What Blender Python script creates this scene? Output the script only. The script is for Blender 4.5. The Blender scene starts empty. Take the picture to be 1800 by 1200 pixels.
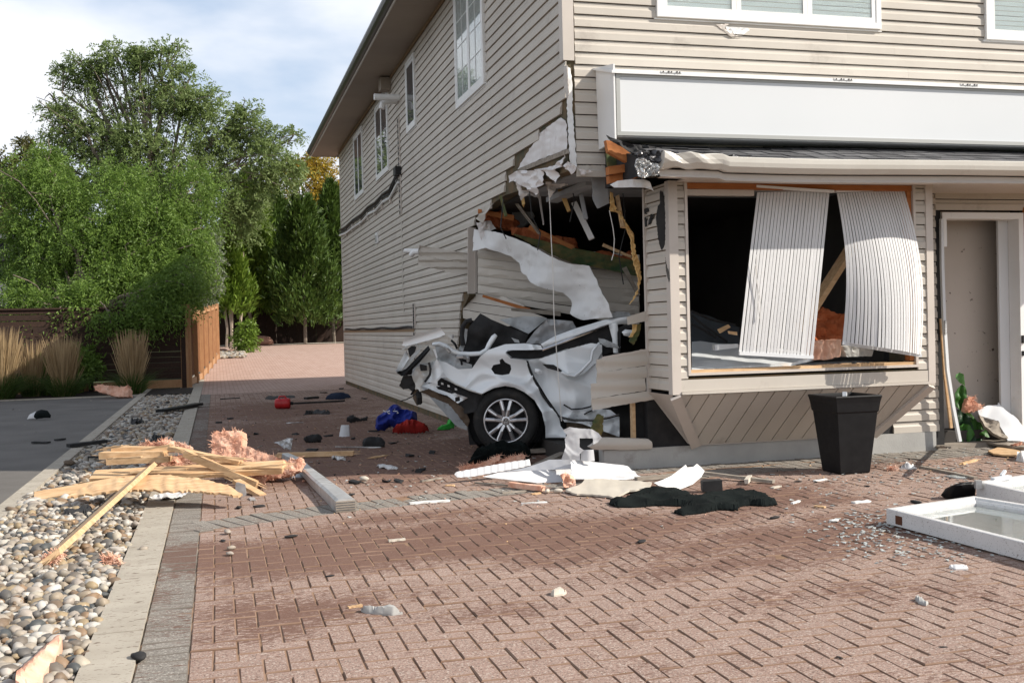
import bpy, math, random
import numpy as np
from mathutils import Vector, Matrix, noise
from mathutils.geometry import delaunay_2d_cdt

random.seed(7)
rng = np.random.default_rng(11)
SC = bpy.context.scene
COL = SC.collection
R = math.radians

# ------------------------------------------------------------------ camera
F, CX, CY, EYE = 1887.0, 900.0, 600.0, 1.35      # focal length and centre in photo pixels, eye height in metres
_y = Vector((379 - CX, 586.5 - CY, F)).normalized()          # the alley runs to this vanishing point
_x = Vector((7650 - CX, 409 - CY, F)).normalized()           # the shop front to this one
_x = (_x - _y * _x.dot(_y)).normalized()
_z = _x.cross(_y)
MW = Matrix((_x, _y, _z))                                     # camera (right, down, forward) -> world
cam_d = bpy.data.cameras.new('camera'); cam = bpy.data.objects.new('camera', cam_d); COL.objects.link(cam)
cam_d.sensor_width = 36; cam_d.sensor_fit = 'HORIZONTAL'; cam_d.lens = F / 1800 * 36
cam_d.clip_start = .1; cam_d.clip_end = 2000
_m = MW @ Matrix(((1, 0, 0), (0, -1, 0), (0, 0, -1)))
cam.matrix_world = Matrix.Translation((0, 0, EYE)) @ _m.to_4x4()
SC.camera = cam

# ------------------------------------------------------------------ light
SUN_DIR = Vector((.726, -.379, .574)).normalized()            # towards the sun
SUN_EL = math.asin(SUN_DIR.z)
w = bpy.data.worlds.new('World'); SC.world = w; w.use_nodes = True
nt = w.node_tree; N = nt.nodes; L = nt.links
for n_ in list(N): N.remove(n_)
out = N.new('ShaderNodeOutputWorld'); bg = N.new('ShaderNodeBackground'); bg.inputs[1].default_value = .083
sky = N.new('ShaderNodeTexSky'); sky.sky_type = 'NISHITA'; sky.sun_disc = False
sky.sun_elevation = SUN_EL; sky.sun_rotation = math.atan2(SUN_DIR.x, SUN_DIR.y)
tc = N.new('ShaderNodeTexCoord'); mp = N.new('ShaderNodeMapping'); mp.inputs['Scale'].default_value = (1, 1, 2.6)
mp.inputs['Location'].default_value = (.31, .2, .12)
nz = N.new('ShaderNodeTexNoise'); nz.inputs['Scale'].default_value = 2.3; nz.inputs['Detail'].default_value = 6; nz.inputs['Roughness'].default_value = .5
rp = N.new('ShaderNodeValToRGB'); rp.color_ramp.elements[0].position = .29; rp.color_ramp.elements[1].position = .55
rp.color_ramp.interpolation = 'EASE'
mx = N.new('ShaderNodeMix'); mx.data_type = 'RGBA'
mx.inputs[7].default_value = (9.6, 9.8, 10.3, 1)               # sunlit cloud
sk = N.new('ShaderNodeMix'); sk.data_type = 'RGBA'; sk.inputs[0].default_value = .5; sk.inputs[7].default_value = (5.7, 7.6, 10.4, 1)
L.new(tc.outputs['Generated'], mp.inputs[0]); L.new(mp.outputs[0], nz.inputs['Vector']); L.new(nz.outputs[0], rp.inputs[0])
geo = N.new('ShaderNodeSeparateXYZ'); L.new(tc.outputs['Generated'], geo.inputs[0])
thin = N.new('ShaderNodeMapRange'); thin.interpolation_type = 'SMOOTHSTEP'; L.new(geo.outputs[2], thin.inputs[0])   # cloud and haze thinned overhead, out of view, to darken the shade
thin.inputs[1].default_value = .38; thin.inputs[2].default_value = .85; thin.inputs[3].default_value = 1; thin.inputs[4].default_value = .30
hz = N.new('ShaderNodeMath'); hz.operation = 'MULTIPLY'; hz.inputs[1].default_value = .5; L.new(thin.outputs[0], hz.inputs[0]); L.new(hz.outputs[0], sk.inputs[0])
cf = N.new('ShaderNodeMath'); cf.operation = 'MULTIPLY'; L.new(thin.outputs[0], cf.inputs[0]); L.new(rp.outputs[0], cf.inputs[1])
L.new(sky.outputs[0], sk.inputs[6]); L.new(sk.outputs[2], mx.inputs[6]); L.new(cf.outputs[0], mx.inputs[0]); L.new(mx.outputs[2], bg.inputs[0]); L.new(bg.outputs[0], out.inputs[0])
sd = bpy.data.lights.new('sun', 'SUN'); sd.energy = 5.0; sd.angle = R(.55); sd.color = (1, .93, .83)
sun = bpy.data.objects.new('sun', sd); COL.objects.link(sun)
sun.rotation_euler = SUN_DIR.to_track_quat('Z', 'Y').to_euler(); sun.location = (20, -10, 20)
SC.view_settings.view_transform = 'Standard'; SC.view_settings.look = 'None'
SC.view_settings.exposure = 0.42; SC.view_settings.gamma = 1; SC.view_settings.use_curve_mapping = False

# ------------------------------------------------------------------ where a line of sight meets a plane
EYEV = Vector((0, 0, EYE))
def ray(px, py): return MW @ Vector(((px - CX) / F, (py - CY) / F, 1))
def hit(px, py, p0, n):
    r = ray(px, py); t = (p0 - EYEV).dot(n) / r.dot(n); return EYEV + r * t
def G(px, py, z=0.): return hit(px, py, Vector((0, 0, z)), Vector((0, 0, 1)))
def PX(px, py, X): return hit(px, py, Vector((X, 0, 0)), Vector((1, 0, 0)))
def PY(px, py, Y): return hit(px, py, Vector((0, Y, 0)), Vector((0, 1, 0)))
FWD = MW @ Vector((0, 0, 1)); RGT = MW @ Vector((1, 0, 0)); UPV = MW @ Vector((0, -1, 0))
def PD(px, py, d): return EYEV + ray(px, py) * d             # at distance d along the optical axis
def on_ground(z=0.): return lambda u, v: (G(u, v, z), Vector((0, 0, 1)))
def on_y(Y): return lambda u, v: (PY(u, v, Y), Vector((0, -1, 0)))
def on_x(X): return lambda u, v: (PX(u, v, X), Vector((-1, 0, 0)))
def on_d(d): return lambda u, v: (PD(u, v, d), -FWD)
def on_plane(p, n): return lambda u, v: (hit(u, v, p, n), n)
def through(a, b, c):                                         # plane through three points, normal towards the viewer
    n = (b - a).cross(c - a).normalized()
    if n.dot(a - EYEV) > 0: n = -n
    return on_plane(a, n)
def zc(ox, oy, s): return lambda *pts: [(ox + x / s, oy + y / s) for x, y in pts]
Z4 = zc(540, 0, 3); Z5 = zc(660, 400, 2.858); Z6 = zc(1000, 0, 2.25); Z7 = zc(1040, 300, 2.3076); Z8 = zc(1200, 700, 2.4)
A1 = zc(0, 680, 4.5); A2 = zc(300, 680, 4.5); A3 = zc(600, 680, 4.5); A4 = zc(960, 700, 4.0909)
A5 = zc(1550, 340, 4); A6 = zc(1540, 600, 3); A7 = zc(780, 250, 4); A8 = zc(680, 530, 4.1375)

# ------------------------------------------------------------------ materials
M = {}
def pm(name, cols, scale=4., detail=5, stretch=(1, 1, 1), rough=.6, bump=0., bscale=60., speck=None, rnd=0., metal=0., coat=0.,
       spec=.35, world=False, rvar=0., dirt=None, trans=0.):
    m = bpy.data.materials.new(name); m.use_nodes = True
    t = m.node_tree; n = t.nodes; l = t.links; b = n['Principled BSDF']
    if isinstance(cols, tuple): cols = [(0, cols)]
    if world: co = n.new('ShaderNodeNewGeometry').outputs['Position']
    else: co = n.new('ShaderNodeTexCoord').outputs['Object']
    mpn = n.new('ShaderNodeMapping'); mpn.inputs['Scale'].default_value = stretch; l.new(co, mpn.inputs[0])
    def noise_(sc, de, ro=.55, vec=None):
        q = n.new('ShaderNodeTexNoise'); q.inputs['Scale'].default_value = sc; q.inputs['Detail'].default_value = de
        q.inputs['Roughness'].default_value = ro; l.new(vec or mpn.outputs[0], q.inputs['Vector']); return q.outputs[0]
    q = noise_(scale, detail)
    r = n.new('ShaderNodeValToRGB'); el = r.color_ramp.elements
    if len(cols) == 1: cols = [(0, cols[0][1]), (1, cols[0][1])]
    while len(el) < len(cols): el.new(.5)
    for e, (p, c) in zip(el, cols): e.position = p; e.color = (*c, 1)
    l.new(q, r.inputs[0]); c = r.outputs[0]
    def mix(fac, a, col, mode='MIX'):
        x = n.new('ShaderNodeMix'); x.data_type = 'RGBA'; x.blend_type = mode
        if isinstance(fac, float): x.inputs[0].default_value = fac
        else: l.new(fac, x.inputs[0])
        l.new(a, x.inputs[6])
        if isinstance(col, tuple): x.inputs[7].default_value = (*col, 1)
        else: l.new(col, x.inputs[7])
        return x.outputs[2]
    def thr(v, lo, hi):
        x = n.new('ShaderNodeMapRange'); x.inputs[1].default_value = lo; x.inputs[2].default_value = hi; l.new(v, x.inputs[0]); return x.outputs[0]
    for s in (speck if isinstance(speck, list) else [speck] if speck else []):     # (colour, noise scale, from, to)
        c = mix(thr(noise_(s[1], 3, .6), s[2], s[3]), c, s[0])
    if dirt: c = mix(thr(noise_(dirt[1], 8, .7, co), dirt[2], dirt[3]), c, dirt[0])
    if rnd:
        a = n.new('ShaderNodeObjectInfo').outputs['Random']; g = n.new('ShaderNodeNewGeometry').outputs['Random Per Island']
        s = n.new('ShaderNodeMath'); s.operation = 'ADD'; l.new(a, s.inputs[0]); l.new(g, s.inputs[1])
        fr = n.new('ShaderNodeMath'); fr.operation = 'FRACT'; l.new(s.outputs[0], fr.inputs[0])
        h = n.new('ShaderNodeHueSaturation'); mr = n.new('ShaderNodeMapRange'); mr.inputs[3].default_value = 1 - rnd; mr.inputs[4].default_value = 1 + rnd
        l.new(fr.outputs[0], mr.inputs[0]); l.new(mr.outputs[0], h.inputs['Value']); l.new(c, h.inputs['Color']); c = h.outputs[0]
    l.new(c, b.inputs['Base Color'])
    b.inputs['Roughness'].default_value = rough; b.inputs['Metallic'].default_value = metal
    b.inputs['Coat Weight'].default_value = coat; b.inputs['Coat Roughness'].default_value = .06; b.inputs['Specular IOR Level'].default_value = spec
    if rvar:
        x = n.new('ShaderNodeMapRange'); x.inputs[3].default_value = rough - rvar; x.inputs[4].default_value = rough + rvar
        l.new(noise_(scale * 2.3, 5), x.inputs[0]); l.new(x.outputs[0], b.inputs['Roughness'])
    if bump:
        bn = n.new('ShaderNodeBump'); bn.inputs['Strength'].default_value = 1; bn.inputs['Distance'].default_value = bump
        l.new(noise_(bscale, 6, .6), bn.inputs['Height']); l.new(bn.outputs[0], b.inputs['Normal'])
    if trans:
        tr = n.new('ShaderNodeBsdfTranslucent'); l.new(c, tr.inputs[0]); ms = n.new('ShaderNodeMixShader'); ms.inputs[0].default_value = trans
        l.new(b.outputs[0], ms.inputs[1]); l.new(tr.outputs[0], ms.inputs[2]); l.new(ms.outputs[0], n['Material Output'].inputs[0])
    M[name] = m; return m

pm('siding', [(.3, (.47, .427, .372)), (.7, (.54, .497, .437))], 1.2, 6, (1, 1, .6), .55, .0006, 180, rnd=.05, dirt=((.26, .22, .19), 2.2, .58, .9))
pm('trim', [(.3, (.50, .45, .40)), (.7, (.56, .505, .455))], 2, 5, rough=.5, dirt=((.30, .26, .22), 3, .62, .95))
pm('white_vinyl', [(.3, (.72, .72, .71)), (.7, (.80, .80, .79))], 2, 5, rough=.4, dirt=((.40, .37, .33), 4, .60, .95))
pm('gutter_cream', [(.3, (.55, .525, .475)), (.7, (.62, .595, .54))], 2, 5, rough=.4, dirt=((.36, .33, .29), 4, .60, .95))
pm('clean_white', [(.3, (.62, .64, .655)), (.7, (.655, .672, .685))], .6, 3, rough=.5, spec=.15)
pm('splattered_white', [(.3, (.55, .55, .545)), (.7, (.63, .625, .615))], 4, 5, rough=.45, speck=[((.14, .12, .10), 130, .62, .68), ((.2, .17, .15), 60, .66, .72)], dirt=((.38, .35, .32), 9, .6, .9))
pm('dusty_white', [(.3, (.50, .505, .52)), (.7, (.58, .585, .60))], 3, 5, rough=.55, dirt=((.36, .34, .32), 6, .62, .95))
pm('grey_rail', (.40, .40, .38), rough=.4, metal=.3)
pm('grey_metal', [(.3, (.42, .42, .42)), (.7, (.58, .58, .57))], 5, 6, rough=.4, metal=.5, dirt=((.25, .22, .19), 9, .5, .8))
pm('gutter_dark', (.06, .055, .05), rough=.4)
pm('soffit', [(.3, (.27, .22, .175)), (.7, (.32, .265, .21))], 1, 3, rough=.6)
pm('brown_trim', (.26, .17, .10), rough=.6)
pm('concrete', [(.25, (.30, .295, .28)), (.75, (.42, .415, .395))], 3, 8, rough=.9, bump=.002, bscale=60, dirt=((.16, .14, .12), 3, .56, .85))
pm('kerb', [(.3, (.33, .295, .24)), (.7, (.415, .375, .31))], 2, 6, stretch=(1, 2.4, 1), rough=.95, bump=.0015, bscale=140, world=True, speck=[((.17, .13, .10), 16, .60, .65), ((.22, .18, .14), 42, .62, .68)], dirt=((.25, .21, .165), 1.3, .58, .85))
pm('asphalt', [(.3, (.10, .092, .083)), (.7, (.152, .14, .127))], 1.2, 8, rough=.9, bump=.003, bscale=160, speck=((.2, .19, .18), 240, .60, .72), world=True)
pm('soil', [(.3, (.015, .011, .008)), (.7, (.04, .028, .02))], 6, 8, rough=1, bump=.03, bscale=18, world=True)
pm('lawn', [(.3, (.03, .045, .015)), (.7, (.06, .07, .03))], 1, 8, rough=1, world=True)
pm('inside_shade', [(.3, (.035, .031, .028)), (.7, (.06, .054, .048))], 1, 5, rough=.95)  # rooms coloured near black: their shade is put into the colour
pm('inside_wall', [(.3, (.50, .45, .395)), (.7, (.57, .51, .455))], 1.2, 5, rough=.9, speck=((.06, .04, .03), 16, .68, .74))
pm('sheathing', [(.3, (.05, .06, .04)), (.7, (.16, .10, .05))], 5, 7, rough=.9)
pm('green_board', [(.35, (.035, .075, .03)), (.65, (.20, .14, .05))], 4, 8, (1, 1, 2), .9, dirt=((.03, .02, .015), 6, .5, .8))
pm('raw_lumber', [(.3, (.47, .29, .15)), (.55, (.59, .395, .22)), (.75, (.66, .49, .31))], 5, 7, (1, 6, 6), .75, .0012, 90, dirt=((.28, .15, .07), 5, .58, .85), rnd=.1)
pm('orange_lumber', [(.3, (.30, .10, .028)), (.7, (.44, .17, .055))], 4, 7, (1, 5, 5), .8, .001, 90)
pm('weathered_wood', [(.3, (.19, .16, .13)), (.7, (.34, .30, .25))], 4, 8, (1, 5, 5), .9, .002, 60)
pm('insulation', [(.3, (.66, .33, .22)), (.5, (.78, .47, .34)), (.7, (.84, .60, .47))], 12, 9, (1, 1, .35), rough=1, bump=.006, bscale=45, spec=.05, trans=.15)
pm('dark_insulation', [(.3, (.30, .08, .03)), (.7, (.44, .15, .07))], 8, 9, rough=1, bump=.012, bscale=45, spec=.05)
pm('foam', [(.3, (.52, .30, .10)), (.7, (.66, .45, .2))], 18, 6, rough=.9, bump=.01, bscale=30)
pm('wrap', [(.3, (.64, .64, .635)), (.7, (.72, .72, .71))], 2.5, 7, rough=.55, bump=.0007, bscale=22, dirt=((.36, .33, .3), 3.5, .58, .85), speck=((.08, .07, .06), 22, .70, .74))
pm('torn_wrap', [(.3, (.62, .58, .56)), (.7, (.76, .74, .73))], 5, 7, rough=.6, bump=.002, bscale=30, dirt=((.34, .2, .2), 6, .60, .8))
pm('shingle', [(.3, (.06, .06, .064)), (.7, (.13, .13, .135))], 6, 8, rough=.95, bump=.003, bscale=220, rnd=.28)
pm('foil', [(.3, (.50, .50, .5)), (.7, (.75, .75, .74))], 12, 6, rough=.22, metal=.85, bump=.006, bscale=26)
pm('black_foil', [(.35, (.02, .02, .022)), (.7, (.16, .16, .17))], 9, 6, rough=.25, metal=.4, bump=.006, bscale=20)
pm('drywall', [(.3, (.47, .425, .355)), (.7, (.55, .505, .43))], 3, 6, rough=.9, dirt=((.42, .36, .29), 5, .55, .85))
pm('black_plastic', [(.3, (.006, .006, .007)), (.7, (.011, .011, .012))], 12, 5, rough=.5, spec=.22, rvar=.12)
pm('dull_black', [(.3, (.012, .012, .013)), (.7, (.028, .027, .027))], 8, 6, rough=.8)
pm('black_cloth', [(.3, (.004, .0055, .0055)), (.7, (.009, .0125, .012))], 5, 6, rough=.95, bump=.002, bscale=120, spec=.1)
pm('blue_cloth', [(.3, (.008, .018, .16)), (.7, (.02, .04, .30))], 4, 5, rough=.6, spec=.3)
pm('navy_cloth', (.01, .018, .04), rough=.9)
pm('red_cloth', [(.3, (.22, .010, .008)), (.7, (.36, .022, .016))], 5, 5, rough=.85)
pm('red_plastic', [(.3, (.34, .012, .015)), (.7, (.45, .02, .022))], 5, 3, rough=.35)
pm('green_cloth', [(.3, (.02, .26, .03)), (.7, (.05, .44, .06))], 5, 5, rough=.7)
pm('green_tarp', [(.3, (.03, .10, .014)), (.7, (.06, .20, .03))], 4, 6, rough=.5, trans=.2)
pm('dark_leaf', [(.3, (.008, .03, .012)), (.7, (.02, .065, .022))], 4, 6, rough=.45, trans=.15)
pm('leaf_light', [(.3, (.14, .34, .10)), (.7, (.24, .46, .18))], 4, 6, rough=.5, trans=.3)
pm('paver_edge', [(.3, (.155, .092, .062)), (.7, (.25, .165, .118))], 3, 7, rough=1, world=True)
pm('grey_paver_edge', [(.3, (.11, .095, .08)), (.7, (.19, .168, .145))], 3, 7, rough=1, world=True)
pm('tyre', [(.3, (.011, .011, .011)), (.7, (.022, .021, .02))], 9, 6, rough=.8, dirt=((.06, .05, .042), 9, .55, .9))
pm('rim', [(.3, (.50, .50, .51)), (.7, (.62, .62, .63))], 9, 4, rough=.28, metal=.9)
pm('rim_dark', (.02, .02, .022), rough=.5, metal=.4)
pm('car_paint', [(.3, (.74, .78, .80)), (.7, (.79, .82, .835))], 3, 5, rough=.32, coat=.9, dirt=((.45, .43, .40), 9, .70, .98))
pm('car_beige', [(.3, (.50, .50, .47)), (.7, (.60, .60, .57))], 5, 6, rough=.45, coat=.3, dirt=((.20, .18, .15), 7, .58, .9))
pm('car_inner', [(.3, (.36, .375, .38)), (.7, (.48, .50, .51))], 5, 6, rough=.5, dirt=((.10, .09, .08), 6, .5, .8))
pm('chrome', (.75, .75, .76), rough=.12, metal=1)
pm('headliner', [(.3, (.25, .26, .27)), (.7, (.36, .37, .38))], 4, 5, rough=.95)
pm('mud', [(.3, (.07, .05, .035)), (.7, (.16, .12, .085))], 6, 7, rough=.95)
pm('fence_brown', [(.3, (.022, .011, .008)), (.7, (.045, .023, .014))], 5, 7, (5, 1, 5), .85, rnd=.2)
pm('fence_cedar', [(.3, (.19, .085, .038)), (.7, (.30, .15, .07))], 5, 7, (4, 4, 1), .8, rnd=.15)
pm('fence_post', [(.3, (.34, .18, .09)), (.7, (.42, .24, .12))], 5, 6, (4, 4, 1), .8)
pm('bark', [(.3, (.10, .08, .062)), (.7, (.22, .18, .145))], 6, 8, (3, 3, 1), .95, .01, 30)
pm('pale_bark', [(.3, (.28, .22, .17)), (.7, (.42, .35, .28))], 6, 8, (3, 3, 1), .95)
pm('house_grey', (.03, .03, .033), rough=.9)
pm('house_roof', [(.3, (.05, .053, .056)), (.7, (.085, .09, .093))], 4, 6, rough=.95)
pm('white_paint', (.7, .7, .68), rough=.6)
pm('terracotta_rock', [(.3, (.20, .10, .07)), (.7, (.30, .17, .12))], 4, 6, rough=.95, bump=.02, bscale=9)
pm('cable', (.012, .012, .012), rough=.6)
pm('white_string', (.7, .68, .64), rough=.8)
pm('label_brown', (.09, .03, .012), rough=.7)
pm('slat', [(.3, (.80, .80, .80)), (.7, (.84, .84, .84))], 4, 4, rough=.5, speck=((.3, .28, .26), 22, .76, .8), trans=.35)
def leafmat(name, lo, hi, trans=.35, rough=.5):
    m = bpy.data.materials.new(name); m.use_nodes = True; t = m.node_tree; n = t.nodes; l = t.links; b = n['Principled BSDF']
    g = n.new('ShaderNodeNewGeometry').outputs['Random Per Island']; r = n.new('ShaderNodeValToRGB')
    r.color_ramp.elements[0].color = (*lo, 1); r.color_ramp.elements[1].color = (*hi, 1); l.new(g, r.inputs[0]); l.new(r.outputs[0], b.inputs[0])
    b.inputs['Roughness'].default_value = rough; b.inputs['Specular IOR Level'].default_value = .3
    tr = n.new('ShaderNodeBsdfTranslucent'); l.new(r.outputs[0], tr.inputs[0]); ms = n.new('ShaderNodeMixShader'); ms.inputs[0].default_value = trans
    l.new(b.outputs[0], ms.inputs[1]); l.new(tr.outputs[0], ms.inputs[2]); l.new(ms.outputs[0], n['Material Output'].inputs[0]); M[name] = m
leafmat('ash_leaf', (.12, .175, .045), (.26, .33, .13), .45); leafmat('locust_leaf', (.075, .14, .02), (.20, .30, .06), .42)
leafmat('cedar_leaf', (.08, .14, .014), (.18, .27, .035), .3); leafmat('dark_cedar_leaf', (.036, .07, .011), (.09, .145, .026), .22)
leafmat('yellow_leaf', (.22, .19, .02), (.48, .30, .04)); leafmat('olive_leaf', (.08, .085, .025), (.16, .15, .05))
leafmat('pale_leaf', (.14, .17, .11), (.28, .31, .22)); leafmat('straw', (.26, .175, .085), (.46, .335, .19), .25, .7); leafmat('blade', (.04, .08, .015), (.10, .15, .04))
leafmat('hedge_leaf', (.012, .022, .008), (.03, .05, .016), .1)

def glass_mat(name, tint=(.06, .07, .08), rough=.02, clear=False):
    m = bpy.data.materials.new(name); m.use_nodes = True; b = m.node_tree.nodes['Principled BSDF']
    b.inputs['Base Color'].default_value = (*tint, 1); b.inputs['Roughness'].default_value = rough; b.inputs['Specular IOR Level'].default_value = .8
    if clear: b.inputs['Transmission Weight'].default_value = .85; b.inputs['IOR'].default_value = 1.3
    M[name] = m
pm('blind_slat', (.68, .75, .80), rough=.4)
glass_mat('dark_glass'); glass_mat('curtained_glass', (.55, .60, .64), .03); glass_mat('broken_glass', (.42, .45, .44), .12); glass_mat('clear_glass', (.9, .95, .93), .02, True)
glass_mat('blind_glass', (.36, .50, .60), .04)

# ------------------------------------------------------------------ objects
LOC = {}
def tag(o, label=None, cat=None, group=None, kind=None):
    if label: o['label'] = label
    if cat: o['category'] = cat
    if group: o['group'] = group
    if kind: o['kind'] = kind
    return o
def thing(name, label, cat, loc, group=None):
    o = bpy.data.objects.new(name, None); COL.objects.link(o); o.location = loc; o.empty_display_size = .1
    LOC[o.name] = Vector(loc); return tag(o, label, cat, group)
def wloc(o): return LOC.get(o.name, Vector((0, 0, 0)))
def link_mesh(name, me, mat, parent=None, loc=None):
    for mm in (mat if isinstance(mat, (list, tuple)) else [mat]): me.materials.append(M[mm] if isinstance(mm, str) else mm)
    o = bpy.data.objects.new(name, me); COL.objects.link(o)
    if parent is not None: o.parent = parent
    if loc is not None: o.location = loc
    return o
def mk(name, vs, fs, mat, parent=None, smooth=False, mi=None):
    """one mesh object from world-space vertices; its origin goes to its base (top level) or to its parent's origin"""
    if parent is None:
        lo = [min(v[i] for v in vs) for i in range(3)]; hi = [max(v[i] for v in vs) for i in range(3)]
        org = Vector(((lo[0] + hi[0]) / 2, (lo[1] + hi[1]) / 2, lo[2]))
    else: org = wloc(parent)
    me = bpy.data.meshes.new(name); me.from_pydata([(v[0] - org[0], v[1] - org[1], v[2] - org[2]) for v in vs], [], fs)
    if smooth: me.polygons.foreach_set('use_smooth', [True] * len(me.polygons))
    o = link_mesh(name, me, mat, parent, org if parent is None else None)
    if mi: me.polygons.foreach_set('material_index', mi)
    me.update(); LOC[o.name] = Vector(org); return o

class MB:
    def __init__(s): s.v = []; s.f = []
    def add(s, vs, fs):
        b = len(s.v); s.v += [tuple(v) for v in vs]; s.f += [tuple(b + i for i in f) for f in fs]; return s
    def box(s, lo, hi, m=None, j=0.):
        c = [Vector((x, y, z)) for z in (lo[2], hi[2]) for y in (lo[1], hi[1]) for x in (lo[0], hi[0])]
        if j: c = [p + Vector([random.uniform(-j, j) for _ in range(3)]) for p in c]
        if m is not None: c = [m @ p for p in c]
        return s.add(c, [(0, 2, 3, 1), (4, 5, 7, 6), (0, 1, 5, 4), (2, 6, 7, 3), (0, 4, 6, 2), (1, 3, 7, 5)])
    def bar(s, a, b, w, h, up=Vector((0, 0, 1)), j=0.):           # a beam from a to b, w wide and h high
        a = Vector(a); b = Vector(b); d = (b - a); ln = d.length; d.normalize()
        sd_ = d.cross(up); sd_ = sd_.normalized() if sd_.length > 1e-4 else Vector((1, 0, 0)); u = sd_.cross(d)
        m = Matrix((d, sd_, u)).transposed().to_4x4(); m.translation = a
        return s.box((0, -w / 2, -h / 2), (ln, w / 2, h / 2), m, j)
    def tube(s, pts, r, n=8, cap=True):
        pts = [Vector(p) for p in pts]; rs = r if isinstance(r, (list, tuple)) else [r] * len(pts); base = len(s.v); ref = None
        for i, p in enumerate(pts):
            d = (pts[min(i + 1, len(pts) - 1)] - pts[max(i - 1, 0)]).normalized()
            if ref is None: ref = d.orthogonal().normalized()
            x = (ref - d * ref.dot(d)).normalized(); ref = x; y = d.cross(x)
            s.v += [tuple(p + (x * math.cos(k * 2 * math.pi / n) + y * math.sin(k * 2 * math.pi / n)) * rs[i]) for k in range(n)]
        for i in range(len(pts) - 1):
            for k in range(n):
                a = base + i * n + k; b_ = base + i * n + (k + 1) % n; s.f.append((a, b_, b_ + n, a + n))
        if cap: s.f += [tuple(base + k for k in reversed(range(n))), tuple(base + (len(pts) - 1) * n + k for k in range(n))]
        return s
    def prism(s, poly, ext):                                      # extrude a polygon (world points) by a vector
        poly = [Vector(p) for p in poly]; n = len(poly); e = Vector(ext)
        return s.add(poly + [p + e for p in poly], [tuple(range(n)), tuple(reversed(range(n, 2 * n)))] + [(i, i + n, (i + 1) % n + n, (i + 1) % n) for i in range(n)])
    def lathe(s, c, axis, prof, n=32):
        c = Vector(c); ax = Vector(axis).normalized(); x = ax.orthogonal().normalized(); y = ax.cross(x); b = len(s.v)
        for r_, h_ in prof: s.v += [tuple(c + ax * h_ + (x * math.cos(k * 2 * math.pi / n) + y * math.sin(k * 2 * math.pi / n)) * r_) for k in range(n)]
        for i in range(len(prof) - 1):
            for k in range(n): s.f.append((b + i * n + k, b + i * n + (k + 1) % n, b + (i + 1) * n + (k + 1) % n, b + (i + 1) * n + k))
        return s
    def build(s, name, mat, parent=None, smooth=False): return mk(name, s.v, s.f, mat, parent, smooth)

def inside(p, poly):
    x, y = p; c = False; n = len(poly)
    for i in range(n):
        x1, y1 = poly[i]; x2, y2 = poly[i - 1]
        if (y1 > y) != (y2 > y) and x < (x2 - x1) * (y - y1) / (y2 - y1) + x1: c = not c
    return c
def dens(poly, step, closed=True):
    o = []; n = len(poly)
    for i in range(n if closed else n - 1):
        a = poly[i]; b = poly[(i + 1) % n]; k = max(1, int(math.dist(a, b) / step))
        o += [(a[0] + (b[0] - a[0]) * t / k, a[1] + (b[1] - a[1]) * t / k) for t in range(k)]
    return o
def sheet(name, outline, place, mat, parent=None, res=8, bump=None, thick=.004, smooth=True, rag=0., holes=()):
    """a panel of real thickness: its outline cut in a plane (or any surface given by place), its face dented by bump"""
    ol = dens(outline, res)
    if rag: ol = [(x + random.uniform(-rag, rag), y + random.uniform(-rag, rag)) for x, y in ol]
    pts = list(ol); x0 = min(p[0] for p in ol); x1 = max(p[0] for p in ol); y0 = min(p[1] for p in ol); y1 = max(p[1] for p in ol)
    edges = [(i, (i + 1) % len(ol)) for i in range(len(ol))]
    hol = [dens(h, res) for h in holes]
    for h in hol:
        b = len(pts); pts += h; edges += [(b + i, b + (i + 1) % len(h)) for i in range(len(h))]
    r_ = 0; y = y0 + res * .6
    while y < y1:
        x = x0 + res * (.6 if r_ % 2 else .1)
        while x < x1:
            q = (x + random.uniform(-.15, .15) * res, y + random.uniform(-.15, .15) * res)
            if inside(q, ol) and not any(inside(q, h) for h in hol): pts.append(q)
            x += res
        y += res * .87; r_ += 1
    vs2, es, fs, _, _, _ = delaunay_2d_cdt([Vector(p) for p in pts], edges, [], 0, 1e-5)
    fs = [f for f in fs if inside((sum(vs2[i][0] for i in f) / 3, sum(vs2[i][1] for i in f) / 3), ol)]
    if hol: fs = [f for f in fs if not any(inside((sum(vs2[i][0] for i in f) / 3, sum(vs2[i][1] for i in f) / 3), h) for h in hol)]
    front = []; nor = []
    for v in vs2:
        p, n_ = place(v[0], v[1]); front.append(p + n_ * (bump(v[0], v[1]) if bump else 0)); nor.append(n_)
    back = [p - n_ * thick for p, n_ in zip(front, nor)]; k = len(front)
    cnt = {}
    for f in fs:
        for i in range(3):
            e = (f[i], f[(i + 1) % 3]); cnt[tuple(sorted(e))] = None if tuple(sorted(e)) in cnt else e
    faces = []
    a, b, c = (front[i] for i in fs[0]); flip = (b - a).cross(c - a).dot(nor[fs[0][0]]) < 0
    for f in fs:
        g = tuple(reversed(f)) if flip else tuple(f); faces.append(g); faces.append(tuple(i + k for i in reversed(g)))
    for e in cnt.values():
        if e: a_, b_ = (e[1], e[0]) if flip else e; faces.append((b_, a_, a_ + k, b_ + k))
    o = mk(name, front + back, faces, mat, parent, smooth)
    if smooth:
        try: o.data.set_sharp_from_angle(angle=R(38))
        except Exception: pass
    return o
def nz3(x, y, s, seed=0.): return noise.noise(Vector((x * s, y * s, seed)))
def crumple(amp, s, seed=0.):                                     # dented metal: sharp creases between flat facets
    def f(x, y):
        a = nz3(x, y, s, seed); b = nz3(x, y, s * 2.1, seed + 5); return amp * ((1 - abs(a) * 2.4) * .7 + (abs(b) * 2 - .6) * .4)
    return f
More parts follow.
